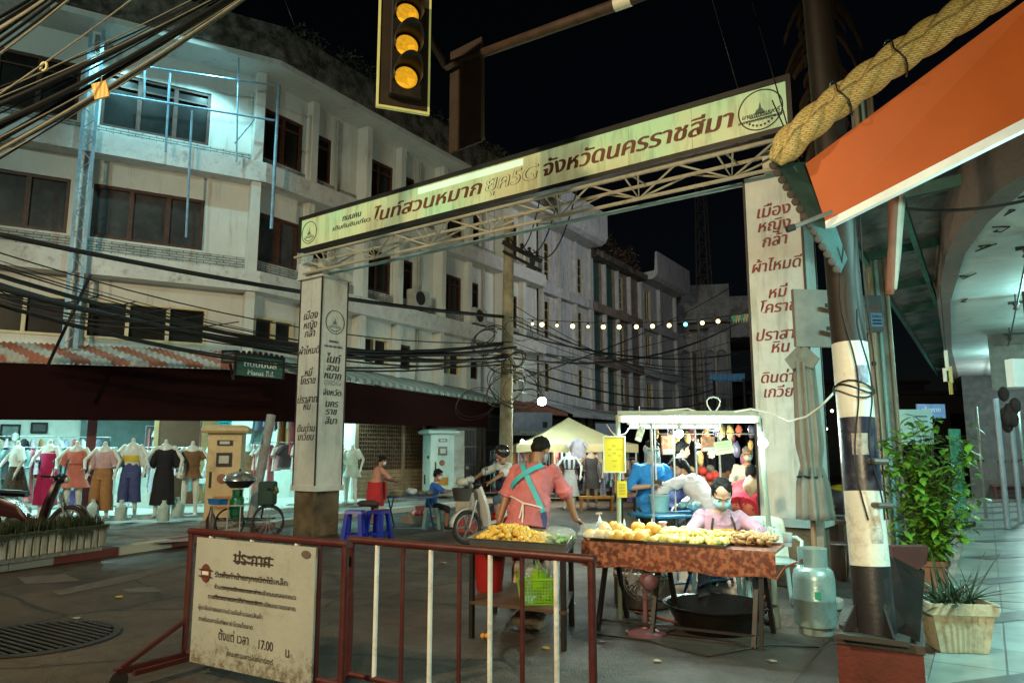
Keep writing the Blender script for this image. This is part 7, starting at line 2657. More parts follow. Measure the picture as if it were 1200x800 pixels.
for i in range(8):
 t_ = .1+.29*i/7
 row = []
 for j in range(13):
  x = -.13+.26*j/12
  hw = .18
  y = .148*math.sqrt(max(.1, 1-(x/hw)**2*.6))
  row.append(pel+u*t_+r*x+f*(y+.012))
 R.append(row)
b.add([p for r_ in R for p in r_], [(i*13+j, i*13+j+1, (i+1)*13+j+1, (i+1)*13+j) for i in range(7) for j in range(12)])
ao = b.build('apron', mat('orange_apron', (.72, .24, .015), .7, var=.3, scale=16, bump=.3), ven, recalc=False, smooth=True)
md = ao.modifiers.new('s', 'SOLIDIFY')
md.thickness = .006
for x in (-1, 1):
 strap([pel+u*.38+r*x*.11+f*.155, pel+u*.44+r*x*.1+f*.14, pel+u*.5+r*x*.075+f*.06], .022, flat((.03, .02, .02)), 'apron_strap', ven, .006, [f, f, u])
MB().lathe([(.018, 0), (.018, .004)], n=14).build('apron_badge', flat((.7, .65, .55)), ao).matrix_local = Matrix.Translation(pel+u*.33+f*.17) @ Matrix(((r.x, u.x, f.x), (r.y, u.y, f.y), (r.z, u.z, f.z))).to_4x4()
# collar of the shirt
for x in (-1, 1):
 strap([pel+u*.5+r*x*.075+f*.02, pel+u*.49+r*x*.06+f*.085, pel+u*.42+r*x*.035+f*.135], .035, M_ppink, 'shirt_collar', ven, .008, [f, f, f])
chv = chair('white plastic chair under the seated vendor, its left arm showing', vs_+Vector((0, 0, 0)), heading(184))
chv.location = vs_-(Matrix.Rotation(heading(184), 3, 'Z') @ Vector((0, .08, 0)))
# ------------------------------------------------------------------ women behind the stall
w1 = onground(763, 9.3)
wb_ = thing('person', 'standing person in a bright blue T-shirt with face shield and cap', 'person', w1, heading(172))
figure(wb_, dict(pel=(0, 0, .88), lean=5, hl=(-.06, .27, 1.13), hr=(.1, .26, 1.1), fl=(-.1, 0, 0), fr=(.1, 0, 0), el=(-1, -.2, -.6), er=(1, -.2, -.6), dl=(.8, .5, .1), dr=(-.8, .5, .1), head=(-14, 12)), .95, 1.12, SK[1], .011, shirt=(cloth('bright_blue_shirt', (.02, .22, .6)), .9, -.12, .016), pants=(cloth('dark_trousers_b', (.02, .02, .03)), 2), shoes=M_dark, hair=(M_hair, 'short'), mask=flat((.4, .6, .65)))
fsh = thing('x', 'x', 'x')
bpy.data.objects.remove(fsh)
hd_ = Vector((0, .12, 1.5))
b = MB()
R = []
for i in range(2):
 R.append([(.105*math.cos(a), .09+.1*math.sin(a)*.9, 1.36+.2*i) for a in [math.pi*(.05+.9*k/14) for k in range(15)]])
b.add(R[0]+R[1], [(k, k+1, 15+k+1, 15+k) for k in range(14)])
b.build('face_shield', mat('shield_plastic', (.7, .9, .95), .05, bump=0, alpha=.3), wb_, recalc=False, smooth=True)
MB().ell((0, .07, 1.54), (.1, .11, .075), 14, 8).ell((0, .16, 1.535), (.08, .08, .012), 12, 6).build('cap', flat((.5, .6, .6)), wb_, smooth=True)
ph = MB().box(-.05, .05, -.02, .02, -.02, .03).build('small_device', flat((.05, .05, .05)), None)
ph.location = w1+(Matrix.Rotation(heading(172), 3, 'Z') @ Vector((.02, .34, 1.13)))
tag(ph, 'small dark gadget held in the hands of the person in bright blue', 'gadget')
w2 = onground(791, 10.2)
wn = thing('person', 'person with dark hair in a navy jacket facing right behind the person in bright blue', 'person', w2, heading(100))
figure(wn, dict(pel=(0, 0, .88), lean=8, hl=(-.15, .3, .95), hr=(.15, .32, .95), fl=(-.1, 0, 0), fr=(.1, 0, 0), el=(-1, -.4, -.3), er=(1, -.4, -.3), head=(-8, 0)), .95, 1.05, SK[1], .012, shirt=(cloth('navy_jacket', (.02, .03, .1)), 1.6, -.12, .02), pants=(cloth('dark_trousers_c', (.02, .02, .025)), 2), shoes=M_dark, hair=(M_hair, 'short'))
w3 = onground(838, 8.9)
ww = thing('person', 'person in a white long-sleeved top with dark ponytail, bending left', 'person', w3, heading(-38))
figure(ww, dict(pel=(0, 0, .88), lean=52, tw=10, hl=(-.3, .66, .92), hr=(.1, .6, .86), fl=(-.1, 0, 0), fr=(.1, 0, 0), el=(-1, 0, 0), er=(1, 0, 0), head=(-10, 10)), .98, 1.05, SK[1], .011, shirt=(cloth('white_top', (.6, .55, .58)), 1.7, -.12, .016), pants=(cloth('dark_trousers_d', (.03, .03, .04)), 2), shoes=M_dark, hair=(M_hair, 'tail'))
w4 = onground(872, 9.6)
wr_ = thing('person', 'person in a deep red top and floral trousers bending forward', 'person', w4, heading(30))
figure(wr_, dict(pel=(0, -.05, .85), lean=62, hl=(-.15, .5, .6), hr=(.2, .5, .6), fl=(-.1, 0, 0), fr=(.1, 0, 0), head=(10, 0)), .95, 1.25, SK[1], .012, shirt=(cloth('deep_red_top', (.42, .015, .035)), 1.2, -.1, .02), pants=(pat('floral_dark', 'voronoi', (.02, .02, .02), (.4, .1, .06), 16, thr=.2, soft=.05), 2), shoes=M_dark, hair=(M_hair, 'short'))
w5 = onground(878, 11.8)
wg_ = thing('person', 'grey-haired person in the shade beyond the person in deep red', 'person', w5, heading(190))
figure(wg_, dict(pel=(0, 0, .85), lean=10, hl=(-.2, .2, .85), hr=(.2, .2, .85), fl=(-.1, 0, 0), fr=(.1, 0, 0), head=(-12, 0)), .92, 1.05, SK[0], .013, shirt=(cloth('pale_grey_shirt', (.35, .4, .4)), .9, -.12, .016), pants=(cloth('grey_trousers', (.08, .08, .08)), 2), shoes=M_dark, hair=(M_hairg, 'short'), mask=flat((.3, .4, .4)))
# ------------------------------------------------------------------ low blue tables and goods
M_btab = mat('blue_table', (.015, .16, .32), .4, var=.15)
def blue_table(label, loc, rz, wd, dp_, ht, cross=True, m=M_btab):
 t = thing('folding_table', label, 'table', loc, rz)
 MB().box(-wd/2, wd/2, -dp_/2, dp_/2, ht-.03, ht).build('top', m, t, bevel=.008)
 for x in (-wd/2+.1, wd/2-.1):
  MB().tube([(x, -dp_/2+.03, .01), (x, dp_/2-.05, ht-.032)], .016, 8).build('leg', m, t)
  MB().tube([(x+.02, dp_/2-.03, .01), (x+.02, -dp_/2+.05, ht-.032)], .016, 8).build('leg', m, t)
 MB().tube([(-wd/2+.1, -dp_/2+.03, .06), (wd/2-.1, -dp_/2+.03, .06)], .012, 8).build('stretcher', m, t)
 return t
q_ = onground(765, 8.05)
blue_table('low bright blue folding table with sauce bottles behind the draped table', q_, heading(-6), .95, .5, .5)
q2 = onground(795, 9.35)
t2 = blue_table('higher bright blue counter table behind the sauce bottles', onground(800, 8.9), heading(-25), 1.15, .6, .8)
BT = Matrix.Translation(q_) @ Matrix.Rotation(heading(-6), 4, 'Z')
for i, (x, y, k) in enumerate(((-.38, .02, 0), (-.3, .05, 0), (-.21, -.05, 1), (-.13, .08, 0), (-.05, -.02, 2), (.02, .1, 0), (-.4, -.14, 0), (.08, -.05, 1))):
 t = thing('sauce_bottle', 'pale squeeze bottle with a pointed cap on the low blue table' if k == 0 else ('squat clear jar on the low blue table' if k == 1 else 'wide pale bottle in the middle of the low blue table'), 'bottle', BT @ Vector((x, y, .502)), 0, 'bottles on the low blue table')
 hh = (.2, .13, .17)[k]
 rr = (.032, .05, .042)[k]
 MB().lathe([(rr, 0), (rr, hh), (rr*.5, hh+.02), (rr*.45, hh+.035)], n=16).build('bottle', flat(((.45, .55, .55), (.5, .5, .45), (.5, .62, .6))[k], .2), t, smooth=40)
 MB().lathe([(rr*.55, hh+.036), (rr*.5, hh+.055), (.005, hh+.1 if k == 0 else hh+.06)], n=14).build('cap', flat((.6, .66, .6), .3), t, smooth=40)
bw = thing('steel_bowl', 'steel bowl heaped with orange vegetables on the low blue table', 'bowl', BT @ Vector((.26, .03, .502)))
MB().lathe([(.06, 0), (.12, .04), (.15, .12), (.155, .125), (.145, .12), (.11, .045)], n=30).build('bowl', mat('bowl_steel', (.4, .4, .4), .15, .95, var=.1, bump=0), bw, smooth=True)
for i in range(22):
 a, r_ = rs_.uniform(0, 6.28), rs_.uniform(0, .1)
 MB().ell((r_*math.cos(a), r_*math.sin(a), .125+rs_.uniform(0, .035)*(1-r_/.12)), (.022, .014, .012), 8, 6).build('vegetable_piece', flat([(.6, .25, .03), (.5, .45, .3), (.2, .3, .06), (.45, .1, .04)][i % 4]), bw, smooth=True)
bx = thing('plastic_tub', 'pale blue translucent bucket on the blue counter in front of the person in bright blue', 'tub', t2.location+Vector((-.28, .0, .802)))
MB().lathe([(.1, 0), (.12, .18), (.128, .18), (.128, .19), (.118, .19), (.098, .006)], n=24).build('tub', mat('pale_blue_tub', (.25, .5, .55), .25, bump=0), bx, smooth=40)
MB().lathe([(.13, .192), (.13, .2), (.11, .203)], n=24).build('lid', flat((.4, .6, .62), .3), bx, smooth=40)
for i in range(12):
 o = lumpy(.055, .2, 40+i, 12, 8, (1.4, 1.1, .7)).build('bagged_goods', mat('bagged_%d' % i, [(.2, .5, .55), (.35, .5, .5), (.12, .3, .4), (.5, .58, .55)][i % 4], .2, var=.5, scale=20, bump=.3), smooth=True)
 o.location = t2.location+(Matrix.Rotation(heading(-25), 3, 'Z') @ Vector((-.1+.6*rs_.random(), rs_.uniform(-.25, .2), .83+.04*rs_.random())))
 tag(o, 'small clear bag of food among the goods on the blue counter', 'bag', 'bagged goods on the blue counter')
for i in range(4):
 px = (792, 818, 846, 770)[i]
 tag(MB().tube([onground(px, 9.1)+Vector((0, 0, .0)), onground(px, 9.1)+Vector((0, 0, 1.9))], .014, 8).build('stall_rod', M_galv), ['thin steel rod of the far stall, below the middle bulb', 'thin steel rod of the far stall, left of the bending person in white', 'thin steel rod of the far stall, below the green card', 'thin steel rod of the far stall in front of the person in bright blue'][i], 'rod', 'rods of the far stall')
# ------------------------------------------------------------------ scooters
def scooter(label, front, dirn, body, dark, grp=None):
 """front = ground point of the front wheel, dirn = unit vector towards the rear"""
 rz = math.atan2(-dirn.y, -dirn.x)
 t = thing('scooter', label, 'motorcycle', front, rz)          # local +x = forward
 W = 1.22
 for x, nm in ((0, 'front'), (-W, 'rear')):
  b = MB()
  b.tube([(x+.245*math.cos(a), 0, .28+.245*math.sin(a)) for a in [2*math.pi*k/36 for k in range(36)]], .036, 10, closed=True)
  w_ = b.build('tyre', flat((.015, .015, .015), .7), t, smooth=True)
  b = MB()
  b.tube([(x+.2*math.cos(a), 0, .28+.2*math.sin(a)) for a in [2*math.pi*k/36 for k in range(36)]], .014, 8, closed=True)
  for k in range(5):
   a = 2*math.pi*k/5
   b.bar((x, 0, .28), (x+.2*math.cos(a), 0, .28+.2*math.sin(a)), .025)
  b.tube([(x, -.05, .28), (x, .05, .28)], .035, 10)
  b.build('rim', flat((.2, .2, .2), .35, metal=.6), w_)
 for y in (-.07, .07):
  MB().tube([(0, y, .28), (-.14, y, .72)], .018, 8).build('fork', flat((.4, .4, .4), .3, metal=.7), t)
 MB().rings([[(x+dx, y*w_, z) for y in (-1, -.5, 0, .5, 1) for dx in ([.0, .03, .045, .03, 0][int((y+1)*2)],)]+[(x-.05, y*w_, z) for y in (1, 0, -1)] for x, z, w_ in ((-.36, .28, .1), (-.32, .45, .15), (-.26, .65, .17), (-.2, .85, .13), (-.18, .95, .09))]).build('leg_shield', body, t, smooth=50)
 b = MB()
 for k in range(9):
  a = math.pi*(.02+.62*k/8)
  b.add([(.31*math.cos(a), -.055, .28+.31*math.sin(a)), (.31*math.cos(a), .055, .28+.31*math.sin(a))], [])
 b.f = [(2*k, 2*k+1, 2*k+3, 2*k+2) for k in range(8)]
 o = b.build('front_mudguard', body, t, recalc=False, smooth=True)
 o.modifiers.new('s', 'SOLIDIFY').thickness = .008
 MB().ell((-.16, 0, .97), (.1, .12, .08), 14, 10).build('handlebar_cover', dark, t, smooth=True)
 MB().ell((-.07, 0, .95), (.035, .07, .05), 12, 8).build('headlight', flat((.5, .5, .45), .1), t, smooth=True)
 MB().tube([(-.3, -.34, 1.02), (-.18, -.15, 1.0), (-.16, 0, 1.0), (-.18, .15, 1.0), (-.3, .34, 1.02)], .014, 8).build('handlebar', dark, t, smooth=True)
 for y in (-1, 1):
  MB().tube([(-.32, y*.34, 1.02), (-.24, y*.25, 1.01)], .02, 8).build('grip', dark, t)
  mr_ = MB().tube([(-.2, y*.2, 1.02), (-.18, y*.28, 1.2)], .006, 6).build('mirror_stem', dark, t)
  MB().ell((-.18, y*.3, 1.24), (.015, .06, .035), 12, 8).build('mirror', flat((.3, .32, .32), .1, metal=.5), mr_, smooth=True)
 MB().rings([[(x, y*w_, z+dz) for y, dz in ((-1, 0), (-.8, h_), (.8, h_), (1, 0), (.7, -h_*1.2), (-.7, -h_*1.2))] for x, z, w_, h_ in ((-.36, .32, .1, .04), (-.55, .34, .12, .05), (-.72, .5, .14, .1), (-1.1, .6, .15, .14), (-1.45, .72, .1, .1), (-1.6, .78, .04, .04))]).build('rear_body', body, t, smooth=50)
 MB().rings([[(x, y*w_, z+dz) for y, dz in ((-1, 0), (-.6, .04), (.6, .04), (1, 0), (.6, -.05), (-.6, -.05))] for x, z, w_ in ((-.62, .74, .1), (-.8, .76, .14), (-1.1, .78, .15), (-1.4, .84, .12), (-1.5, .86, .06))]).build('seat', dark, t, smooth=50)
 MB().ell((-.7, 0, .35), (.2, .1, .12), 12, 8).build('engine', flat((.12, .12, .12), .4, metal=.5), t, smooth=True)
 MB().tube([(-.6, -.13, .3), (-1.0, -.15, .26), (-1.5, -.16, .36)], [.025, .035, .05], 10).build('exhaust', flat((.1, .1, .1), .4, metal=.6), t)
 MB().box(-1.62, -1.58, -.06, .06, .68, .74).build('tail_light', flat((.3, .01, .01), .2), t)
 return t
fr0 = gz(547, 638, 0)
dv = (CAMX*.82+CAMY*.57).normalized()
M_scw = mat('scooter_white', (.6, .6, .56), .25, var=.08, bump=0, coat=.4)
M_scd = mat('scooter_black', (.015, .015, .016), .3, var=.2, bump=0)
scoot = scooter('white and red scooter with a loaded front basket, ridden towards the left', fr0, dv, M_scw, M_scd)
SMT = Matrix.Translation(fr0) @ Matrix.Rotation(scoot.rotation_euler[2], 4, 'Z')
b = MB()
b.rings([[(.1+x*k, y*k, z) for x, y in [(.16*math.cos(a), .19*math.sin(a)) for a in [2*math.pi*i/20 for i in range(20)]]] for k, z in ((.75, .72), (1.0, .92), (1.03, .92), (.78, .71))])
b.build('front_basket', mat('basket_dark', (.05, .05, .05), .5), scoot)
MB().ell((-.72, 0, .42), (.28, .125, .13), 14, 10).build('red_side_panel', mat('scooter_red', (.35, .01, .015), .25, coat=.4, bump=0), scoot, smooth=True)
for i, (x, y, z, s_, c) in enumerate(((.14, .05, .95, .09, (.5, .52, .45)), (.06, -.07, .94, .08, (.3, .45, .35)), (.0, .08, 1.0, .07, (.45, .5, .5)))):
 o = lumpy(s_, .16, 60+i, 14, 10, (1.2, 1, .8)).build('grocery_bag', mat('grocery_%d' % i, c, .4, var=.4, scale=16, bump=.3), smooth=True)
 o.location = SMT @ Vector((x, y, z))
 tag(o, 'crumpled pale bag riding in the scooter front basket', 'bag', 'bags in the scooter basket')
rider = thing('person', 'scooter rider in a white shirt, dark vest and black helmet', 'person', SMT @ Vector((-.82, 0, 0)), scoot.rotation_euler[2]-rad(90))
figure(rider, dict(pel=(0, 0, .84), lean=12, hl=(-.3, .52, 1.04), hr=(.3, .52, 1.04), fl=(-.2, .32, .26), fr=(.3, .2, 0), kl=(-.3, 1, .6), kr=(.5, 1, .5), el=(-1, -.2, .2), er=(1, -.2, .2), head=(-4, 10)), .97, 1.05, SK[0], .011, shirt=(cloth('white_shirt', (.6, .66, .66)), .9, -.1, .018), pants=(cloth('denim_shorts', (.05, .08, .12)), 1.15), shoes=M_dark, hair=None)
b = MB()
b.ell((0, .12, 1.52), (.125, .145, .12), 18, 12)
b.build('helmet', mat('black_helmet', (.02, .02, .022), .2, coat=.5, bump=0), rider, smooth=True)
MB().rings([[(.17*k*math.cos(a), .06+.13*k*math.sin(a), z) for a in [2*math.pi*i/24 for i in range(24)]] for k, z in ((1.12, .86), (1.14, 1.0), (1.2, 1.2), (.95, 1.31))]).build('dark_vest', cloth('dark_vest', (.02, .025, .05)), rider, smooth=True)
dk = gz(36, 612, .124)
scooter('dark red motorcycle parked behind the grass planter by the shop', gz(78, 634, .12), (CAMX*-.95+CAMY*-.2).normalized(), mat('dark_red_body', (.035, .004, .008), .25, coat=.4, bump=0), M_scd)
# ------------------------------------------------------------------ snack makers on the left: child, woman, tables
def stool(label, loc, rz, m, ht=.45, grp=None):
 t = thing('plastic_stool', label, 'stool', loc, rz, grp)
 MB().rings([[(x*k, y*k, z) for x, y in ((-.14, -.14), (.14, -.14), (.14, .14), (-.14, .14))] for k, z in ((1.08, ht-.05), (1.02, ht-.005), (.96, ht), (.9, ht-.006))]).build('seat', m, t)
 for sx in (-1, 1):
  for sy in (-1, 1):
   MB().rings([[(sx*(.115+.045*f)+a, sy*(.115+.045*f)+c, (ht-.052)*(1-f)) for a, c in ((-.032, -.032), (.032, -.032), (.032, .032), (-.032, .032))] for f in (0, 1)]).build('leg', m, t)
 for sx in (-1, 1):
  MB().box(sx*.15-.008, sx*.15+.008, -.1, .1, .08, .13).box(-.1, .1, sx*.15-.008, sx*.15+.008, .08, .13).build('brace', m, t)
 return t
M_bst = mat('blue_stool', (.01, .03, .38), .35, var=.1, bump=0)
M_tst = mat('teal_stool', (.05, .18, .2), .4, var=.1, bump=0)
s1_ = gz(415, 634, 0)
stool('deep blue plastic stool, left of the pair by the gate pillar', s1_, .5, M_bst, .52, 'blue plastic stools')
stool('deep blue plastic stool, right of the pair by the gate pillar', s1_+CAMX*.36+CAMY*.25, .2, M_bst, .5, 'blue plastic stools')
db = lumpy(.17, .14, 70, 16, 10, (1.3, 1, .35)).build('dark_bundle', mat('dark_bundle', (.05, .03, .035), .9, var=.5), smooth=True)
db.location = s1_+CAMX*.2+CAMY*.1+Vector((0, 0, .57))
tag(db, 'dark cloth bundle lying on the deep blue stools', 'bundle')
wo_ = gz(438, 626, 0)
wred = thing('person', 'small person in a red apron and patterned top, wearing a face mask', 'person', wo_, heading(60))
figure(wred, dict(pel=(0, 0, .87), lean=12, hl=(-.08, .32, .98), hr=(.12, .34, .98), fl=(-.09, 0, 0), fr=(.09, .02, 0), el=(-1, -.3, -.4), er=(1, -.3, -.4), head=(-20, -5)), .72, 1.1, SK[0], .009, shirt=(pat('patterned_top', 'voronoi', (.3, .025, .025), (.45, .22, .16), 60, thr=.2, soft=.06), 1.3, -.1, .012), hair=(M_hair, 'bun'), mask=flat((.65, .65, .62)), shoes=flat((.3, .2, .1)), skirt=(cloth('red_apron_skirt', (.45, .02, .025)), .48, .05))
for ch in list(wred.children):
 pass
# the IK lengths shrink with the figure, so the whole figure is posed at its own size
b = MB()
R = []
for i in range(7):
 t_ = i/6
 R.append([(.11*math.cos(a), .1+.02+.10*math.sin(a), .62+.33*t_) for a in [math.pi*(.12+.76*k/10) for k in range(11)]])
b.add([p for r_ in R for p in r_], [(i*11+j, i*11+j+1, (i+1)*11+j+1, (i+1)*11+j) for i in range(6) for j in range(10)])
b.build('apron_bib', cloth('red_apron_bib', (.5, .025, .03)), wred, recalc=False, smooth=True)
ft0 = gz(480, 621, 0)
blt = blue_table('blue steel folding table with crossed legs, left of the seated child', ft0, heading(8), 1.0, .55, .66, m=mat('blue_steel', (.03, .11, .25), .4, var=.2))
for i, (x, y, s_, c, nm, lab) in enumerate(((-.28, .0, .13, (.4, .3, .15), 'food_basin', 'shallow tan basin of snacks on the blue folding table'), (.0, .06, .11, (.5, .55, .52), 'plastic_bag', 'crumpled pale plastic bag in the middle of the blue folding table'), (.22, .0, .08, (.08, .08, .07), 'dark_dish', 'dark dish of snacks at the right of the blue folding table'), (.36, .1, .08, (.1, .1, .09), 'dark_dish', 'second dark dish at the right edge of the blue folding table'))):
 t = thing(nm, lab, nm.split('_')[1], blt.location+(Matrix.Rotation(blt.rotation_euler[2], 3, 'Z') @ Vector((x, y, .662))))
 if i == 0:
  MB().lathe([(.12, 0), (.16, .09), (.165, .09), (.11, .01)], n=24).build('basin', flat(c, .5), t, smooth=40)
  lumpy(.1, .2, 80, 12, 8, (1.1, 1.1, .35)).build('contents', flat((.5, .42, .25)), t, smooth=True).location = (0, 0, .085)
 else:
  b = lumpy(s_, .2, 80+i, 14, 10, (1.2, 1, .7))
  b.v = [p+Vector((0, 0, s_*.6)) for p in b.v]
  b.build('body', flat(c, .5), t, smooth=True)
so_ = gz(506, 619, 0)
stool('grey-teal plastic stool under the seated child in blue', so_, .6, M_tst, .42)
child = thing('person', 'child in a bright blue polo shirt, seated on a grey-teal stool', 'person', so_, heading(80))
figure(child, dict(pel=(0, -.02, .5), lean=10, hl=(-.12, .36, .74), hr=(.12, .36, .74), fl=(-.1, .3, 0), fr=(.12, .28, 0), kl=(-.1, 1, .5), kr=(.1, 1, .5), el=(-1, -.2, -.4), er=(1, -.2, -.4), head=(-12, 0)), .8, 1.0, SK[0], .009, shirt=(cloth('child_blue_polo', (.02, .1, .42)), .85, -.08, .014), pants=(cloth('child_dark_shorts', (.015, .015, .02)), 1.2), shoes=M_dark, hair=(M_hair, 'short'), mask=flat((.6, .62, .62)), hsz=1.15)
MB().tube([(.06*math.cos(a*.4), .06+.055*math.sin(a*.4), .9) for a in range(16)], .012, 6, closed=True).build('white_collar', flat((.65, .66, .66)), child, smooth=True)
for i, (px, py, d, wd, ht, z, m_, lab) in enumerate(((545, 624, 0, .42, .36, 0, mat('red_white_box', (.4, .08, .07), .6, var=.6, scale=26), 'red and white printed carton on the ground behind the scooter wheel'), (545, 624, 0, .4, .36, .365, flat((.5, .44, .34)), 'cream foam box stacked on the red and white carton'), (557, 619, 0, .25, .4, 0, flat((.45, .6, .58)), 'pale teal box right of the red and white carton'))):
 p = gz(px, py, 0)
 if i == 2:
  p = gz(560, 622, 0)+CAMY*.3
 t = thing('box', lab, 'box', p+CAMY*.25+Vector((0, 0, z)), heading(-6))
 MB().box(-wd/2, wd/2, -.17, .17, 0, ht-.04).build('body', m_, t, bevel=.01)
 MB().box(-wd/2-.008, wd/2+.008, -.178, .178, ht-.037, ht).build('lid', m_ if i != 1 else flat((.55, .5, .4)), t, bevel=.008)
tb_ = thing('grocery_basket', 'low dark crate of red-wrapped goods beneath the blue folding table', 'crate', gz(487, 616, 0)+CAMY*.6)
MB().box(-.35, .35, -.2, .2, 0, .16).build('crate', flat((.22, .16, .12)), tb_)
for i in range(6):
 MB().ell((-.25+.1*i, rs_.uniform(-.1, .1), .2), (.07, .09, .07), 10, 8).build('wrapped_pack', flat([(.4, .03, .06), (.45, .42, .35), (.3, .05, .05)][i % 3], .4), tb_, smooth=True)
# ------------------------------------------------------------------ hawker tricycle with the green gas cylinder
cp_ = gz(300, 629, .0)
cart = thing('vendor_tricycle', 'dark hawker tricycle with a handlebar, wire shelf and spoked wheels beside the gate pillar', 'tricycle', cp_, heading(-5))
M_cart = mat('cart_dark', (.03, .035, .035), .5, .4, var=.4)
def wheel(t, x, y, r_):
 b = MB()
 b.tube([(x+r_*math.cos(a), y, r_+r_*math.sin(a)) for a in [2*math.pi*k/30 for k in range(30)]], .018, 8, closed=True)
 w_ = b.build('wheel', flat((.02, .02, .02), .7), t, smooth=True)
 b = MB()
 for k in range(14):
  a = 2*math.pi*k/14
  b.bar((x, y, r_), (x+r_*math.cos(a), y, r_+r_*math.sin(a)), .005)
 b.tube([(x, y-.05, r_), (x, y+.05, r_)], .025, 8)
 b.build('spokes', M_galv, w_)
wheel(cart, .22, -.1, .27)
wheel(cart, .12, .35, .27)
wheel(cart, -.5, .1, .25)
MB().bar((-.8, -.05, .3), (.25, -.05, .3), .03).bar((-.8, .35, .3), (.25, .35, .3), .03).bar((-.78, -.05, .3), (-.78, .35, .3), .03).build('chassis', M_cart, cart)
for x in (-.75, -.5, -.28):
 MB().bar((x, -.06, .1), (x, -.06, .56), .018).build('rail_post', M_galv, cart)
MB().bar((-.78, -.06, .56), (-.2, -.06, .56), .02).build('rail', M_galv, cart)
MB().tube([(.05, .1, .3), (.1, .1, .75), (.2, -.08, .86), (.32, -.1, .84)], .018, 8).build('handlebar', M_cart, cart, smooth=True)
MB().box(.0, .28, -.05, .3, .55, .98).build('dark_seat_bag', mat('dark_green_bag', (.02, .05, .04), .8, bump=.4), cart, bevel=.04)
g1 = cylinder('green gas cylinder standing on the hawker tricycle left of the gate pillar', cp_+CAMX*-.42+CAMY*.12+Vector((0, 0, .32)), mat('green_cylinder', (.012, .13, .06), .35, .2, var=.2, dirt=(.05, .05, .04), damt=.3), .82)
wk = thing('covered_wok', 'silver wok with a domed lid over a dark pot on the hawker tricycle', 'wok', cp_+CAMX*-.42+CAMY*.2+Vector((0, 0, .86)))
MB().lathe([(.16, 0), (.26, .1), (.28, .13)], n=30).build('dark_pot', M_cart, wk, smooth=40)
MB().lathe([(.3, .133), (.29, .17), (.2, .26), (.05, .3)], n=30).build('lid', mat('wok_silver', (.5, .5, .48), .25, .8, var=.2, bump=0), wk, smooth=40)
MB().ell((0, 0, .32), .025, 10, 8).build('lid_knob', M_cart, wk)
bb = thing('blue_plastic_tray', 'small bright blue plastic box on the tricycle rail by the beige cabinet', 'box', cp_+CAMX*-.72+Vector((0, 0, .575)))
MB().rings([[(x*k, y*k, z) for x, y in ((-.16, -.1), (.16, -.1), (.16, .1), (-.16, .1))] for k, z in ((.9, 0), (1, .1), (1.05, .1), (.85, .02))]).build('box', flat((.02, .14, .4), .4), bb)
MB().box(-.13, .13, -.08, .08, .05, .09).build('contents', flat((.1, .3, .5), .5), bb)
bt = thing('dark_bottle', 'dark brown bottle hanging at the left end of the tricycle', 'bottle', cp_+CAMX*-.78-CAMY*.12+Vector((0, 0, .02)))
MB().lathe([(.08, 0), (.09, .3), (.04, .42), (.03, .5)], n=16).build('bottle', flat((.04, .02, .015), .3), bt, smooth=40)
MB().lathe([(.034, .502), (.034, .53)], n=12).build('cap', flat((.2, .1, .05)), bt)
fr_ = lumpy(.09, .15, 90, 14, 10, (1.2, 1, .9)).build('vegetable_bundle', mat('yellow_green_food', (.25, .22, .05), .6, var=.5, scale=20), smooth=True)
fr_.location = cp_+CAMX*.24+CAMY*.1+Vector((0, 0, .72))
tag(fr_, 'yellowish food bundle at the right end of the hawker tricycle', 'food')
# ------------------------------------------------------------------ planter with grass by the kerb
pl0, pl1 = gz(-30, 662, .12), gz(104, 643, .12)
pd = (pl1-pl0).normalized()
plt_ = thing('grass_planter', 'low white fluted concrete planter full of dark grass by the red and white kerb', 'planter', (pl0+pl1)/2, math.atan2(pd.y, pd.x))
PLn = (pl1-pl0).length
b = MB()
R = []
for z, k in ((0, .9), (.05, .92), (.051, 1.0), (.31, 1.04), (.32, 1.06), (.36, 1.06), (.36, .95), (.33, .93)):
 R.append([(x*PLn/2*k if abs(x) < 1 else x*(PLn/2-.2+.2*k), y*.3*k, z) for x, y in [(-1+.05*i, -1) for i in range(41)]+[(1-.05*i, 1) for i in range(41)]])
b.rings(R)
pm_ = b.build('trough', mat('white_planter', (.48, .46, .38), .75, var=.2, dirt=(.14, .12, .08), damt=.5, dscale=4, streak=True), plt_, smooth=40)
for i in range(14):
 x = -PLn/2+.1+(PLn-.2)*i/13
 MB().box(x-.045, x+.045, -.335, -.312, .06, .3).build('flute', pm_.data.materials[0], plt_, bevel=.01)
b = MB()
rg_ = random.Random(31)
for k in range(2600):
 x, y = rg_.uniform(-PLn/2, PLn/2), rg_.uniform(-.27, .27)
 a = rg_.uniform(0, 6.28)
 h = rg_.uniform(.06, .2)
 l_ = rg_.uniform(.02, .09)
 sd = Vector((math.cos(a+1.57), math.sin(a+1.57), 0))*.006
 p = Vector((x, y, .33))
 m_ = p+Vector((math.cos(a)*l_*.4, math.sin(a)*l_*.4, h*.7))
 tp_ = p+Vector((math.cos(a)*l_, math.sin(a)*l_, h))
 b.add([p-sd, p+sd, m_+sd*.7, m_-sd*.7, tp_], [(0, 1, 2, 3), (3, 2, 4)])
for k in range(420):
 x = rg_.uniform(-PLn/2, PLn/2)
 h = rg_.uniform(.05, .2)*(1.2 if math.sin(x*5) > .3 else .5)
 p = Vector((x, -.3, .36))
 sd = Vector((.006, 0, 0))
 m_ = p+Vector((rg_.uniform(-.02, .02), -.05, 0))
 tp_ = p+Vector((rg_.uniform(-.03, .03), -.06, -h))
 b.add([p-sd, p+sd, m_+sd, m_-sd, tp_], [(0, 1, 2, 3), (3, 2, 4)])
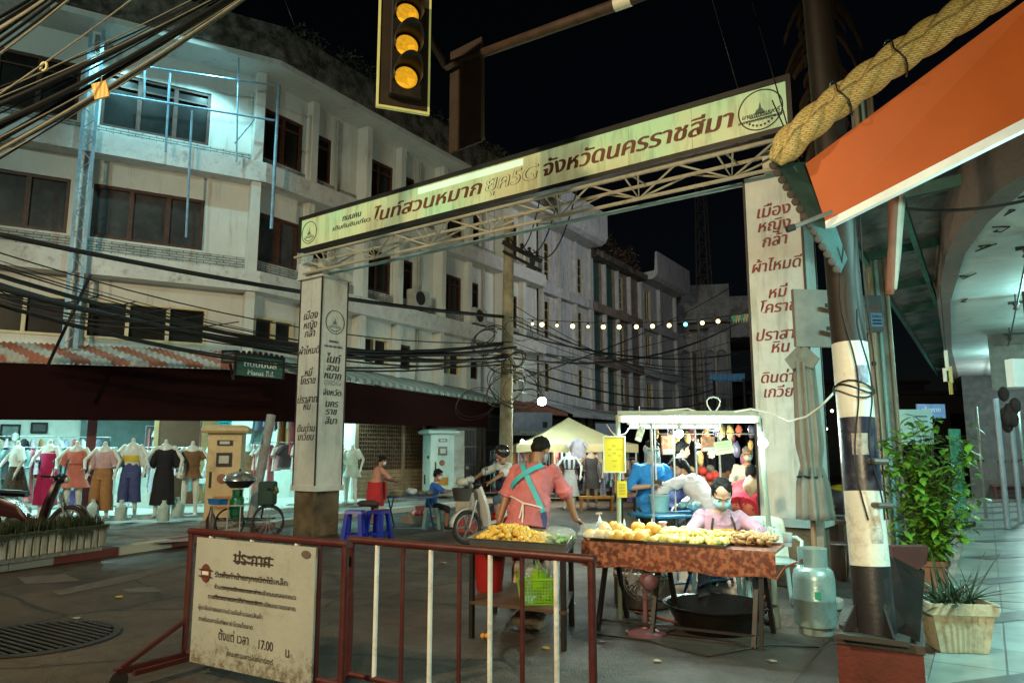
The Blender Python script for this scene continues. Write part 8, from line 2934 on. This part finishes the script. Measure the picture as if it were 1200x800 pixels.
go = b.build('grass', mat('planter_grass', (.03, .045, .02), .7, var=.5, bump=0), plt_, recalc=False)
go['kind'] = 'stuff'
# ================================================================== mannequins at the shop front
M_mq = mat('mannequin_white', (.62, .68, .64), .35, var=.06, bump=0)
def loft(levels, n=32, fold=0.0, fk=7, cap_=False):
 b = MB()
 R = []
 for (z, rx, ry, x, y) in levels:
  fo = fold*max(0, 1-(z-levels[-1][0])/(levels[0][0]-levels[-1][0]))
  R.append([(x+rx*math.cos(a)*(1+fo*math.sin(fk*a)), y+ry*math.sin(a)*(1+fo*math.sin(fk*a)), z) for a in [2*math.pi*k/n for k in range(n)]])
 return b.rings(R, cap=cap_)
TOPL = [(1.4, .075, .062, 0, .01), (1.37, .145, .08, 0, .01), (1.32, .19, .105, 0, .01), (1.2, .175, .122, 0, .01), (1.08, .15, .112, 0, .01)]
def top_(t, m, hem=.9, sl=.5, w_=0.0):
 loft(TOPL+[(hem, .18+w_, .135+w_, 0, 0)], fold=.02).build('top', m, t, smooth=True, recalc=False)
 if sl:
  for s_ in (-1, 1):
   a = Vector((s_*.15, .01, 1.34))
   e = Vector((s_*.25, -.0, 1.34-.3*sl))
   MB().tube([a, a.lerp(e, .5), e], [.06, .068, .075], 14, cap=False).build('sleeve', m, t, smooth=True)
def dress_(t, m, hem, w_, fold=.05):
 loft(TOPL+[(.98, .15, .115, 0, 0), (.85, .185, .15, 0, 0), ((.85+hem)/2, .19+w_*.5, .155+w_*.5, 0, 0), (hem, .2+w_, .16+w_, 0, 0)], fold=fold, fk=9).build('dress', m, t, smooth=True, recalc=False)
def skirt_(t, m, hem, w_):
 loft([(1.06, .145, .11, 0, 0), (.9, .185, .145, 0, 0), (.6, .2+w_*.6, .16+w_*.6, 0, 0), (hem, .2+w_, .17+w_, 0, 0)], fold=.08, fk=10).build('skirt', m, t, smooth=True, recalc=False)
def pants_(t, m, w_=0.0, hem=.1):
 loft([(1.08, .15, .12, 0, 0), (.92, .185, .145, 0, 0), (.78, .19, .15, 0, 0)]).build('waist', m, t, smooth=True, recalc=False)
 for s_ in (-1, 1):
  loft([(.88, .105, .13, s_*.085, .01), (.52, .092+w_*.5, .105+w_*.5, s_*.105, .04), (hem, .075+w_, .09+w_, s_*.12, .01)], 20, .03).build('trouser_leg', m, t, smooth=True, recalc=False)
base_mq = {}
def mannequin(label, px, py, dress, z=.222, turn=0, d_=None, head=False, mq=M_mq):
 p = gz(px, py, z) if d_ is None else Vector((onground(px, d_).x, onground(px, d_).y, z))
 t = thing('mannequin', label, 'mannequin', p, heading(180+turn*1.6+((px*13) % 17)-8), 'mannequins of the clothes shop')
 key = (head, mq.name)
 J = dict(pel=(0, 0, .955), lean=0, hl=(-.3, .12, .93), hr=(.24, .24, 1.0), fl=(-.12, 0, .0), fr=(.12, .03, .0), el=(-1, -.3, 0), er=(1, -.3, 0), curl=.2, head=(0, 15), dr=(-.3, .8, .1), pr=(0, 0, -1))
 if key not in base_mq:
  fg_ = figure(t, J, 1.0, .86, mq, .0115, head=head, face=False)
  base_mq[key] = fg_['body'].data
 else:
  o = bpy.data.objects.new('body', base_mq[key])
  COL.objects.link(o)
  o.parent = t
 t.scale = (1, 1, 1-.05*((px*7) % 10)/10)
 MB().lathe([(.17, -.0), (.17, .012)], n=24).build('stand_plate', M_galv, t).location = (0, 0, .0)
 dress(t)
 return t
M_leop = pat('leopard_print', 'voronoi', (.2, .14, .05), (.03, .02, .01), 34, thr=.22, soft=.06)
def _a(t): top_(t, cloth('white_blouse', (.6, .66, .64)), 1.05, .6); skirt_(t, M_leop, .45, .1)
def _b(t): m = cloth('magenta_cloth', (.42, .01, .1)); top_(t, m, 1.0, 0); pants_(t, m, .06, .25); loft([(1.41, .08, .066, 0, .01), (1.36, .16, .1, 0, .01), (1.29, .195, .112, 0, .01)]).build('lace_collar', flat((.65, .68, .66)), t, smooth=True, recalc=False)
def _c(t): m = cloth('salmon_cloth', (.55, .17, .13)); dress_(t, m, .62, .08); top_(t, m, 1.1, .9)
def _d(t): m = cloth('pink_knit', (.5, .34, .36)); top_(t, m, 1.02, 1.1); pants_(t, cloth('tan_trousers', (.36, .18, .07)), .04, .16)
def _e(t):
 top_(t, cloth('white_lace_top', (.62, .68, .66)), .9, 1.1)
 loft([(1.22, .179, .127, 0, .01), (1.1, .16, .121, 0, .01)]).build('yellow_print', flat((.65, .5, .04)), t, smooth=True, recalc=False)
 pants_(t, cloth('blue_jeans', (.06, .08, .22)), .03, .3)
def _f(t): m = cloth('black_cloth', (.008, .008, .012)); top_(t, m, 1.0, 1.15); dress_(t, m, .25, .03)
def _g(t): m = cloth('brown_playsuit', (.2, .1, .045)); dress_(t, m, .78, .05); top_(t, cloth('olive_vest', (.15, .1, .05)), 1.05, .5)
def _h(t): dress_(t, cloth('pale_mint_dress', (.5, .62, .56)), .7, .06); top_(t, cloth('pale_mint_top', (.5, .62, .56)), 1.0, .5)
def _w(t): dress_(t, cloth('white_dress', (.6, .66, .66)), .5, .1)
def _n(t): dress_(t, pat('navy_floral', 'voronoi', (.02, .03, .07), (.5, .55, .6), 28, thr=.2, soft=.06), .35, .06); top_(t, flat((.03, .04, .08)), 1.1, .5)
def _k(t): dress_(t, cloth('charcoal_dress', (.05, .05, .055)), .5, .02)
mannequin('headless mannequin in a white blouse and leopard-print skirt, leftmost in the shop front row', 14, 607, _a, turn=20)
mannequin('headless mannequin in a magenta jumpsuit with white lace collar, behind the parked motorcycle', 52, 606, _b, turn=10)
mannequin('headless mannequin in a short salmon dress with one hand raised, third in the front row', 84, 607, _c)
mannequin('headless mannequin in a pink knit and wide tan trousers, middle of the front row', 117, 607, _d)
mannequin('headless mannequin in a white lace top with yellow print and cropped jeans', 150, 606, _e, turn=-5)
mannequin('headless mannequin in a long black dress, right of the jeans mannequin', 189, 606, _f, turn=-10)
mannequin('headless mannequin in a short brown playsuit, left of the beige electric cabinet', 221, 604, _g, turn=-5)
mannequin('mannequin with a head in a white dress, behind the magenta jumpsuit', 62, 600, _w, d_=19.3, head=True)
mannequin('mannequin with a head, pale dress, behind the leopard-print skirt at the far left', 10, 600, _w, d_=18.6, head=True)
mannequin('mannequin with a head in a white dress behind the brown playsuit', 243, 600, _w, d_=19.3, head=True)
mannequin('headless mannequin in an olive outfit inside the shop, right of the beige cabinet', 288, 600, _g, d_=18.6)
mannequin('headless mannequin in a short pale mint dress beside the gate pillar', 411, 589, _h, turn=10, z=.2, d_=19.6)
mannequin('pale mint mannequin half hidden by the gate pillar', 399, 588, _h, z=.2, d_=19.9)
# water jugs that weigh down the mannequin stands
jug = None
for px, py in ((75, 608), (108, 608), (141, 609), (191, 610), (207, 605), (28, 610)):
 p = gz(px, py, .222)+CAMX*.0
 if jug is None:
  jug = thing('water_jug', 'pale water jug weighing down the mannequin stands along the shop step', 'jug', p, 0, 'water jugs on the shop step')
  MB().lathe([(.1, 0), (.11, .02), (.11, .24), (.05, .31), (.035, .35)], n=18).build('jug', mat('jug_plastic', (.45, .6, .58), .25, bump=0), jug, smooth=40)
  MB().lathe([(.04, .352), (.04, .38)], n=12).build('cap', flat((.5, .6, .6)), jug)
  MB().tube([(.06, 0, .3), (.13, 0, .26), (.11, 0, .15)], .012, 6).build('handle', flat((.45, .6, .58), .3), jug)
 else:
  dup(jug, p)
# ------------------------------------------------------------------ garments on rails
def garment(kind, m):
 b = MB()
 n = 20
 L_ = {'dress': 1.0, 'shirt': .62, 'long': 1.25}[kind]
 R = []
 for i in range(10):
  f_ = i/9
  w_ = .05 if i == 0 else (.19 if i == 1 else .16+.09*f_)
  th = .03+.03*f_
  R.append([(w_*math.cos(a)*(1+.06*f_*math.sin(6*a)), th*math.sin(a)*(1+.5*f_*math.sin(5*a+1)), -.02-L_*f_ if i != 1 else -.08) for a in [2*math.pi*k/n for k in range(n)]])
 b.rings(R, cap=False)
 if kind == 'shirt':
  for s_ in (-1, 1):
   b.tube([(s_*.13, 0, -.1), (s_*.27, 0, -.3)], [.05, .06], 8, cap=False)
 o = b.build('garment', m, None, smooth=True, recalc=False)
 return o
rg2 = random.Random(77)
cols = [(.6, .58, .55), (.05, .05, .06), (.45, .12, .14), (.3, .35, .5), (.55, .42, .5), (.12, .3, .3), (.4, .34, .2), (.6, .6, .62), (.16, .1, .3), (.5, .25, .1)]
protos = []
for k in range(14):
 kd = ['dress', 'shirt', 'long'][k % 3]
 c = cols[k % len(cols)]
 m_ = cloth('garment_%d' % k, c) if k % 3 else pat('garment_print_%d' % k, 'voronoi', c, cols[(k+3) % len(cols)], 22+k, thr=.3, soft=.08)
 o = garment(kd, m_)
 off = o.location.copy()
 o.data.transform(Matrix.Translation(off))
 protos.append((kd, o, o.data, m_))
 bpy.data.objects.remove(o)
def rail(label, p, q, z, grp, lab, n=16, kinds=None, legs=True, sag_=0, choose=None):
 p, q = Vector((p.x, p.y, 0)), Vector((q.x, q.y, 0))
 t = thing('clothes_rail', label, 'clothes rail', p)
 iv = Matrix.Translation(-t.location)
 MB(iv).tube([p+Vector((0, 0, z)), q+Vector((0, 0, z))], .014, 8).build('rail', M_galv, t)
 if legs:
  for a in (p, q):
   MB(iv).tube([a+Vector((0, 0, .22)), a+Vector((0, 0, z))], .014, 8).build('upright', M_galv, t)
   MB(iv).bar(a+Vector((-.2, -.1, .24)), a+Vector((.2, .1, .24)), .025).build('foot', M_galv, t)
 ang = math.atan2((q-p).y, (q-p).x)
 for i in range(n):
  f_ = (i+.5)/n
  kd, _, me, m_ = protos[rg2.choice(choose) if choose else rg2.randrange(len(protos))]
  o = bpy.data.objects.new('hanging_garment', me)
  COL.objects.link(o)
  o.location = p.lerp(q, f_)+Vector((0, 0, z-.04))
  o.rotation_euler = (0, 0, ang+rad(90)+rg2.uniform(-.7, .7))
  o.scale = (rg2.uniform(.85, 1.1), 1.0, rg2.uniform(.85, 1.05))
  tag(o, lab, 'garment', grp)
SHG = 'garments on the shop rails'
a, c = F1 @ Vector((4.9, -1.7, 0)), F1 @ Vector((2.6, -1.7, 0))
rail('clothes rail inside the shop behind the front row of mannequins', a, c, 1.62, SHG, 'garment on the rail inside the bright clothes shop', 22)
a, c = F1 @ Vector((2.3, -1.2, 0)), F1 @ Vector((.9, -1.0, 0))
rail('clothes rail inside the shop between the black dress and the brown door', a, c, 1.62, SHG, 'garment on the rail inside the bright clothes shop', 14)
a, c = dp(300, 500, 18.9), dp(352, 500, 18.6)
rail('high clothes rail at the shop corner left of the gate pillar', Vector((a.x, a.y, 0)), Vector((c.x, c.y, 0)), 2.75, 'garments on the high corner rail', 'garment on the high rail at the shop corner', 9)
rail('low clothes rail at the shop corner left of the gate pillar', Vector((a.x, a.y, 0))+CAMY*-.2, Vector((c.x, c.y, 0))+CAMY*-.2, 1.75, 'garments on the low corner rail', 'garment on the low rail at the shop corner', 8, choose=[1, 2, 4, 7, 10])
for a_, c_, n_, z_ in ((7.4, 2.7, -3.6, 1.9), (6.6, 5.0, -2.4, 1.6), (1.9, -.6, -3.3, 2.2)):
 rail('clothes rail against the back wall of the bright shop' if n_ == -3.6 else ('clothes rail in the left depth of the shop' if a_ > 3 else 'clothes rail deep behind the beige cabinet'), F1 @ Vector((a_, n_, 0)), F1 @ Vector((c_, n_, 0)), z_, SHG, 'garment on the rail inside the bright clothes shop', 26 if n_ == -3.6 else 14)
leanp = tag(MB().tube([gz(294, 612, .14), dp(318, 486, 15.2)], .09, 12).build('leaning_post', mat('grey_post', (.3, .32, .33), .7, dirt=(.15, .14, .12))), 'thick grey leaning post in front of the shop corner rails', 'post')
# pictures and papers on the shop's back wall
def poster(name, label, px, py, w_, h_, col, kind=0, F=F1, n=-4.35):
 q = None
 lo = F @ Vector((0, n, 0))
 nn = (F @ Vector((0, 1, 0)))-(F @ Vector((0, 0, 0)))
 r_ = ray(px, py)
 e = Vector((0, 0, EYE))
 t_ = (lo-e).dot(nn)/r_.dot(nn)
 p = e+r_*t_
 t = thing(name, label, 'picture' if kind else 'poster', p)
 M = plane_at((0, 0, 0), -((F @ Vector((1, 0, 0)))-(F @ Vector((0, 0, 0)))))
 MB(M).box(-w_, w_, -h_, h_, -.02, 0).build('sheet', mat('sheet', col, .5, var=.4, scale=9, bump=0), t)
 if kind:
  b = MB(M)
  b.box(-w_-.05, w_+.05, h_, h_+.05, -.02, .02).box(-w_-.05, w_+.05, -h_-.05, -h_, -.02, .02).box(-w_-.05, -w_, -h_, h_, -.02, .02).box(w_, w_+.05, -h_, h_, -.02, .02)
  b.build('frame', flat((.5, .3, .05), .4) if kind == 1 else M_dark, t)
  if kind == 1:
   MB(M).ell((0, h_*.35, .01), (w_*.35, h_*.3, .008), 14, 8).ell((0, -h_*.55, .01), (w_*.75, h_*.55, .008), 14, 8).build('portrait_figure', flat((.5, .5, .45)), t)
 else:
  for i in range(4):
   MB(M).box(-w_*.6, w_*.6, h_*(.6-.35*i)-.01, h_*(.6-.35*i)+.01, .001, .004).build('printed_line', M_dark, t)
poster('framed_portrait', 'portrait of a pale figure in a yellow frame on the shop back wall', 110, 511, .22, .3, (.12, .1, .08), 1)
poster('framed_picture', 'small dark framed picture high on the shop wall at the left', 46, 501, .14, .09, (.05, .05, .06), 2)
poster('framed_picture', 'dark framed picture at the far left of the shop wall', 12, 506, .17, .15, (.15, .2, .2), 2)
poster('wall_poster', 'pale blue notice paper on the shop wall right of the yellow-framed portrait', 139, 507, .16, .2, (.2, .5, .55))
poster('wall_poster', 'bright turquoise notice pasted on the tan post inside the shop', 263, 503, .17, .27, (.05, .5, .55), 0, F1, -1.88)
poster('wall_banner', 'long bluish printed banner at the top of the shop wall', 173, 494, .42, .09, (.12, .16, .3))
poster('wall_banner', 'narrow blue vertical banner left of the brown shop door', 218, 500, .1, .2, (.04, .15, .4))
cn = thing('shop_counter', 'pale shop counter with a dark alcove behind the jeans mannequin', 'counter', F1 @ Vector((2.5, -3.2, .222)), math.atan2(FD.y, FD.x))
MB().box(-1.0, 1.0, -.3, .3, 0, .95).build('cabinet', flat((.5, .55, .52)), cn)
MB().box(-1.05, 1.05, -.35, .35, .953, 1.0).build('top', flat((.3, .22, .14)), cn)
MB().box(-.9, .9, -1.15, -1.1, 1.3, 2.3).build('alcove_back', flat((.12, .18, .18)), cn)
# ================================================================== beige tent with clothes rails beyond
tp0, tp1 = dp(600, 521, 22.5), dp(733, 521, 22.5)
tc_ = (tp0+tp1)/2
tent = thing('market_tent', 'beige peaked market tent with a short valance over clothes rails', 'tent', (tc_.x, tc_.y, 0), YAW+rad(4))
hw = (tp1-tp0).length/2
ap = dp(660, 491, 23.8).z
ez = tp0.z
M_tent = mat('beige_canvas', (.62, .52, .3), .8, var=.1, scale=2, bump=.15, bscale=4)
b = MB()
m_ = 10
R = []
for i in range(m_+1):
 f_ = i/m_
 k = 1-f_
 z = ez+(ap-ez)*(f_**1.35)
 R.append([(x*hw*k+.001*x, y*hw*k+hw*.0+.001*y, z) for x, y in [(-1+.25*j, -1) for j in range(8)]+[(1, -1+.25*j) for j in range(8)]+[(1-.25*j, 1) for j in range(8)]+[(-1, 1-.25*j) for j in range(8)]])
b.rings(R, cap=False)
b.build('roof', M_tent, tent, recalc=False, smooth=30)
b = MB()
q = R[0]
b.add(q+[(x, y, z-.22+.02*math.sin(i*1.3)) for i, (x, y, z) in enumerate(q)], [(i, (i+1) % 32, 32+(i+1) % 32, 32+i) for i in range(32)])
b.build('valance', M_tent, tent, recalc=False)
for x in (-1, 1):
 for y in (-1, 1):
  MB().tube([(x*hw*.97, y*hw*.97, 0), (x*hw*.97, y*hw*.97, ez)], .025, 8).build('leg', M_galv, tent)
lamp('tent_bulb_light', 'POINT', dp(612, 517, 21), 60, (1, .86, .55), .06)
t = thing('tent_bulb', 'bright warm bulb at the left corner of the beige tent', 'bulb', dp(612, 517, 21))
MB().ell((0, 0, 0), .05, 12, 8).build('glass', glow('tent_bulb_glow', (1, .9, .6), 30), t, smooth=True)
MB().lathe([(.03, .045), (.02, .1)], n=10).build('socket', M_dark, t)
lamp('tent_light', 'AREA', (tc_.x, tc_.y, ez-.1), 70, (1, .9, .68), 1.5, (tc_.x, tc_.y, 0), sizey=1.5)
lamp('tent_front_light', 'POINT', dp(700, 500, 19.5), 60, (.95, .95, .75), .1)
TG = 'garments on the tent rails'
for (pa_, pb_, d1_, z, lab) in ((575, 630, 24, 1.55, 'clothes rail at the left side of the beige tent'), (652, 745, 21.2, 1.35, 'front clothes rail under the beige tent'), (640, 735, 23.5, 1.6, 'rear clothes rail under the beige tent')):
 a, c = dp(pa_, 530, d1_), dp(pb_, 530, d1_)
 rail(lab, Vector((a.x, a.y, 0)), Vector((c.x, c.y, 0)), z, TG, 'garment hanging on a rail under the beige tent', 18)
ts = bpy.data.objects.new('hanging_t_shirt', protos[1][2].copy())
COL.objects.link(ts)
ts.data.materials[0] = cloth('lavender_shirt', (.36, .36, .46))
ts.location = dp(677, 513, 20.6)
ts.rotation_euler = (0, 0, YAW)
ts.scale = (.95, 1.2, .85)
tag(ts, 'lavender T-shirt displayed on a hanger from the tent edge', 't-shirt')
mannequin('mannequin in a navy floral dress under the beige tent', 668, 575, _n, z=0, d_=20.4)
mannequin('mannequin in a charcoal dress with a white belt under the beige tent', 694, 575, _k, z=.05, d_=20.6, mq=mat('mannequin_tan', (.4, .28, .18), .4))
ob = thing('orange_display_rack', 'low orange wooden display stand in front of the tent rails', 'stand', Vector((onground(699, 20).x, onground(699, 20).y, 0)), YAW)
MB().box(-.45, .45, -.2, .2, .3, .36).build('shelf', flat((.45, .2, .03)), ob)
for x in (-.4, .4):
 MB().box(x-.03, x+.03, -.18, .18, 0, .298).build('leg', flat((.35, .16, .03)), ob)
b = MB()
# sign over the tent
sg = thing('blue_grey_shop_sign', 'blue-grey shop sign with dark lettering above the beige tent', 'sign', dp(628, 494, 25.5))
SM = plane_at((0, 0, 0), CAMX*.95+CAMY*.3)
MB(SM).box(-.8, .6, -.32, .32, -.06, 0).build('panel', mat('dim_sign', (.2, .22, .3), .6, var=.2), sg)
MB(SM).box(-.8, .6, -.46, -.325, -.05, .0).build('bulb_strip', mat('strip', (.3, .3, .28), .5, var=.8, scale=12), sg)
MB(SM).box(.25, .42, -.2, .0, .002, .006).build('emblem', M_dark, sg)
sg2 = thing('blue_grey_shop_sign', 'small plain blue-grey panel right of the beige tent peak', 'sign', dp(710, 504, 27))
MB(SM).box(-.4, .4, -.25, .25, -.06, 0).build('panel', mat('dim_sign_b', (.22, .23, .32), .6, var=.2), sg2)
MB(SM).box(-.44, .44, .253, .3, -.06, .02).build('hood', M_dark, sg2)
# far market beyond, behind the stall and beyond the pole
rm = random.Random(15)
for i in range(9):
 px = 752+i*14+rm.uniform(-4, 4)
 d_ = 14+rm.uniform(0, 6)
 p = onground(px, d_)
 t = thing('goods_stand', ['far stall table heaped with red goods', 'far stall table with yellow lit goods', 'far stall stand with dark clothes'][i % 3]+' behind the women', 'stall', p, YAW+rm.uniform(-.3, .3), 'far market stands')
 MB().box(-.5, .5, -.3, .3, .7, .75).build('table', flat((.15, .1, .08)), t)
 for x in (-.45, .45):
  MB().bar((x, 0, 0), (x, 0, .7), .05).build('leg', M_dark, t)
 for j in range(9):
  MB().ell((rm.uniform(-.42, .42), rm.uniform(-.2, .2), .8+rm.uniform(0, .35)), (.1, .1, .09), 8, 6).build('goods', flat(rm.choice([(.5, .05, .04), (.55, .4, .15), (.1, .08, .1), (.4, .2, .1), (.5, .45, .4)])), t, smooth=True)
lamp('far_market_light', 'POINT', dp(830, 500, 13.5), 130, (1, .85, .6), .1)
for i in range(7):
 p = dp(940+i*7, 470+rm.uniform(0, 34), 26+rm.uniform(-3, 6))
 t = thing('string_bulb', 'tiny lit bulb of the far lane seen between the umbrella and the banded pole', 'bulb', p, 0, 'tiny bulbs of the far lane')
 MB().ell((0, 0, 0), .06, 8, 6).build('glass', glow('far_bulb_glow', (1, .85, .75), 6), t)
for i in range(3):
 p = onground(950+i*22, 17+2*i)
 t = thing('parked_motorcycle_cover', ['red covered goods pile in the dark lane behind the umbrella', 'dark goods pile in the lane between umbrella and pole', 'yellow-topped goods pile in the lane behind the pole'][i], 'goods pile', p, YAW)
 t.name = 'goods_pile'
 lumpy(.4, .15, 100+i, 16, 10, (1.4, 1, .8)).build('cover', mat('pile_%d' % i, [(.25, .03, .02), (.05, .05, .06), (.4, .3, .02)][i], .5, var=.4), t, smooth=True).location = (0, 0, .3)
 MB().box(-.5, .5, -.35, .35, 0, .08).build('pallet', M_dark, t)
# scraps on the road
rl_ = random.Random(44)
for i, (px, py) in enumerate(((445, 640), (455, 628), (520, 660), (585, 690), (640, 760), (705, 752), (770, 775), (860, 742), (905, 775), (300, 655), (140, 700), (90, 725), (240, 690), (930, 700))):
 b = lumpy(.022+.014*rl_.random(), .3, 200+i, 10, 7, (1.4, 1, .3))
 o = b.build('litter_scrap', flat([(.4, .36, .26), (.3, .24, .05), (.2, .19, .17)][i % 3], .8), smooth=True)
 o.location = gz(px, py, .004)
 tag(o, 'small crumpled scrap of litter lying on the road', 'litter', 'litter scraps on the road')
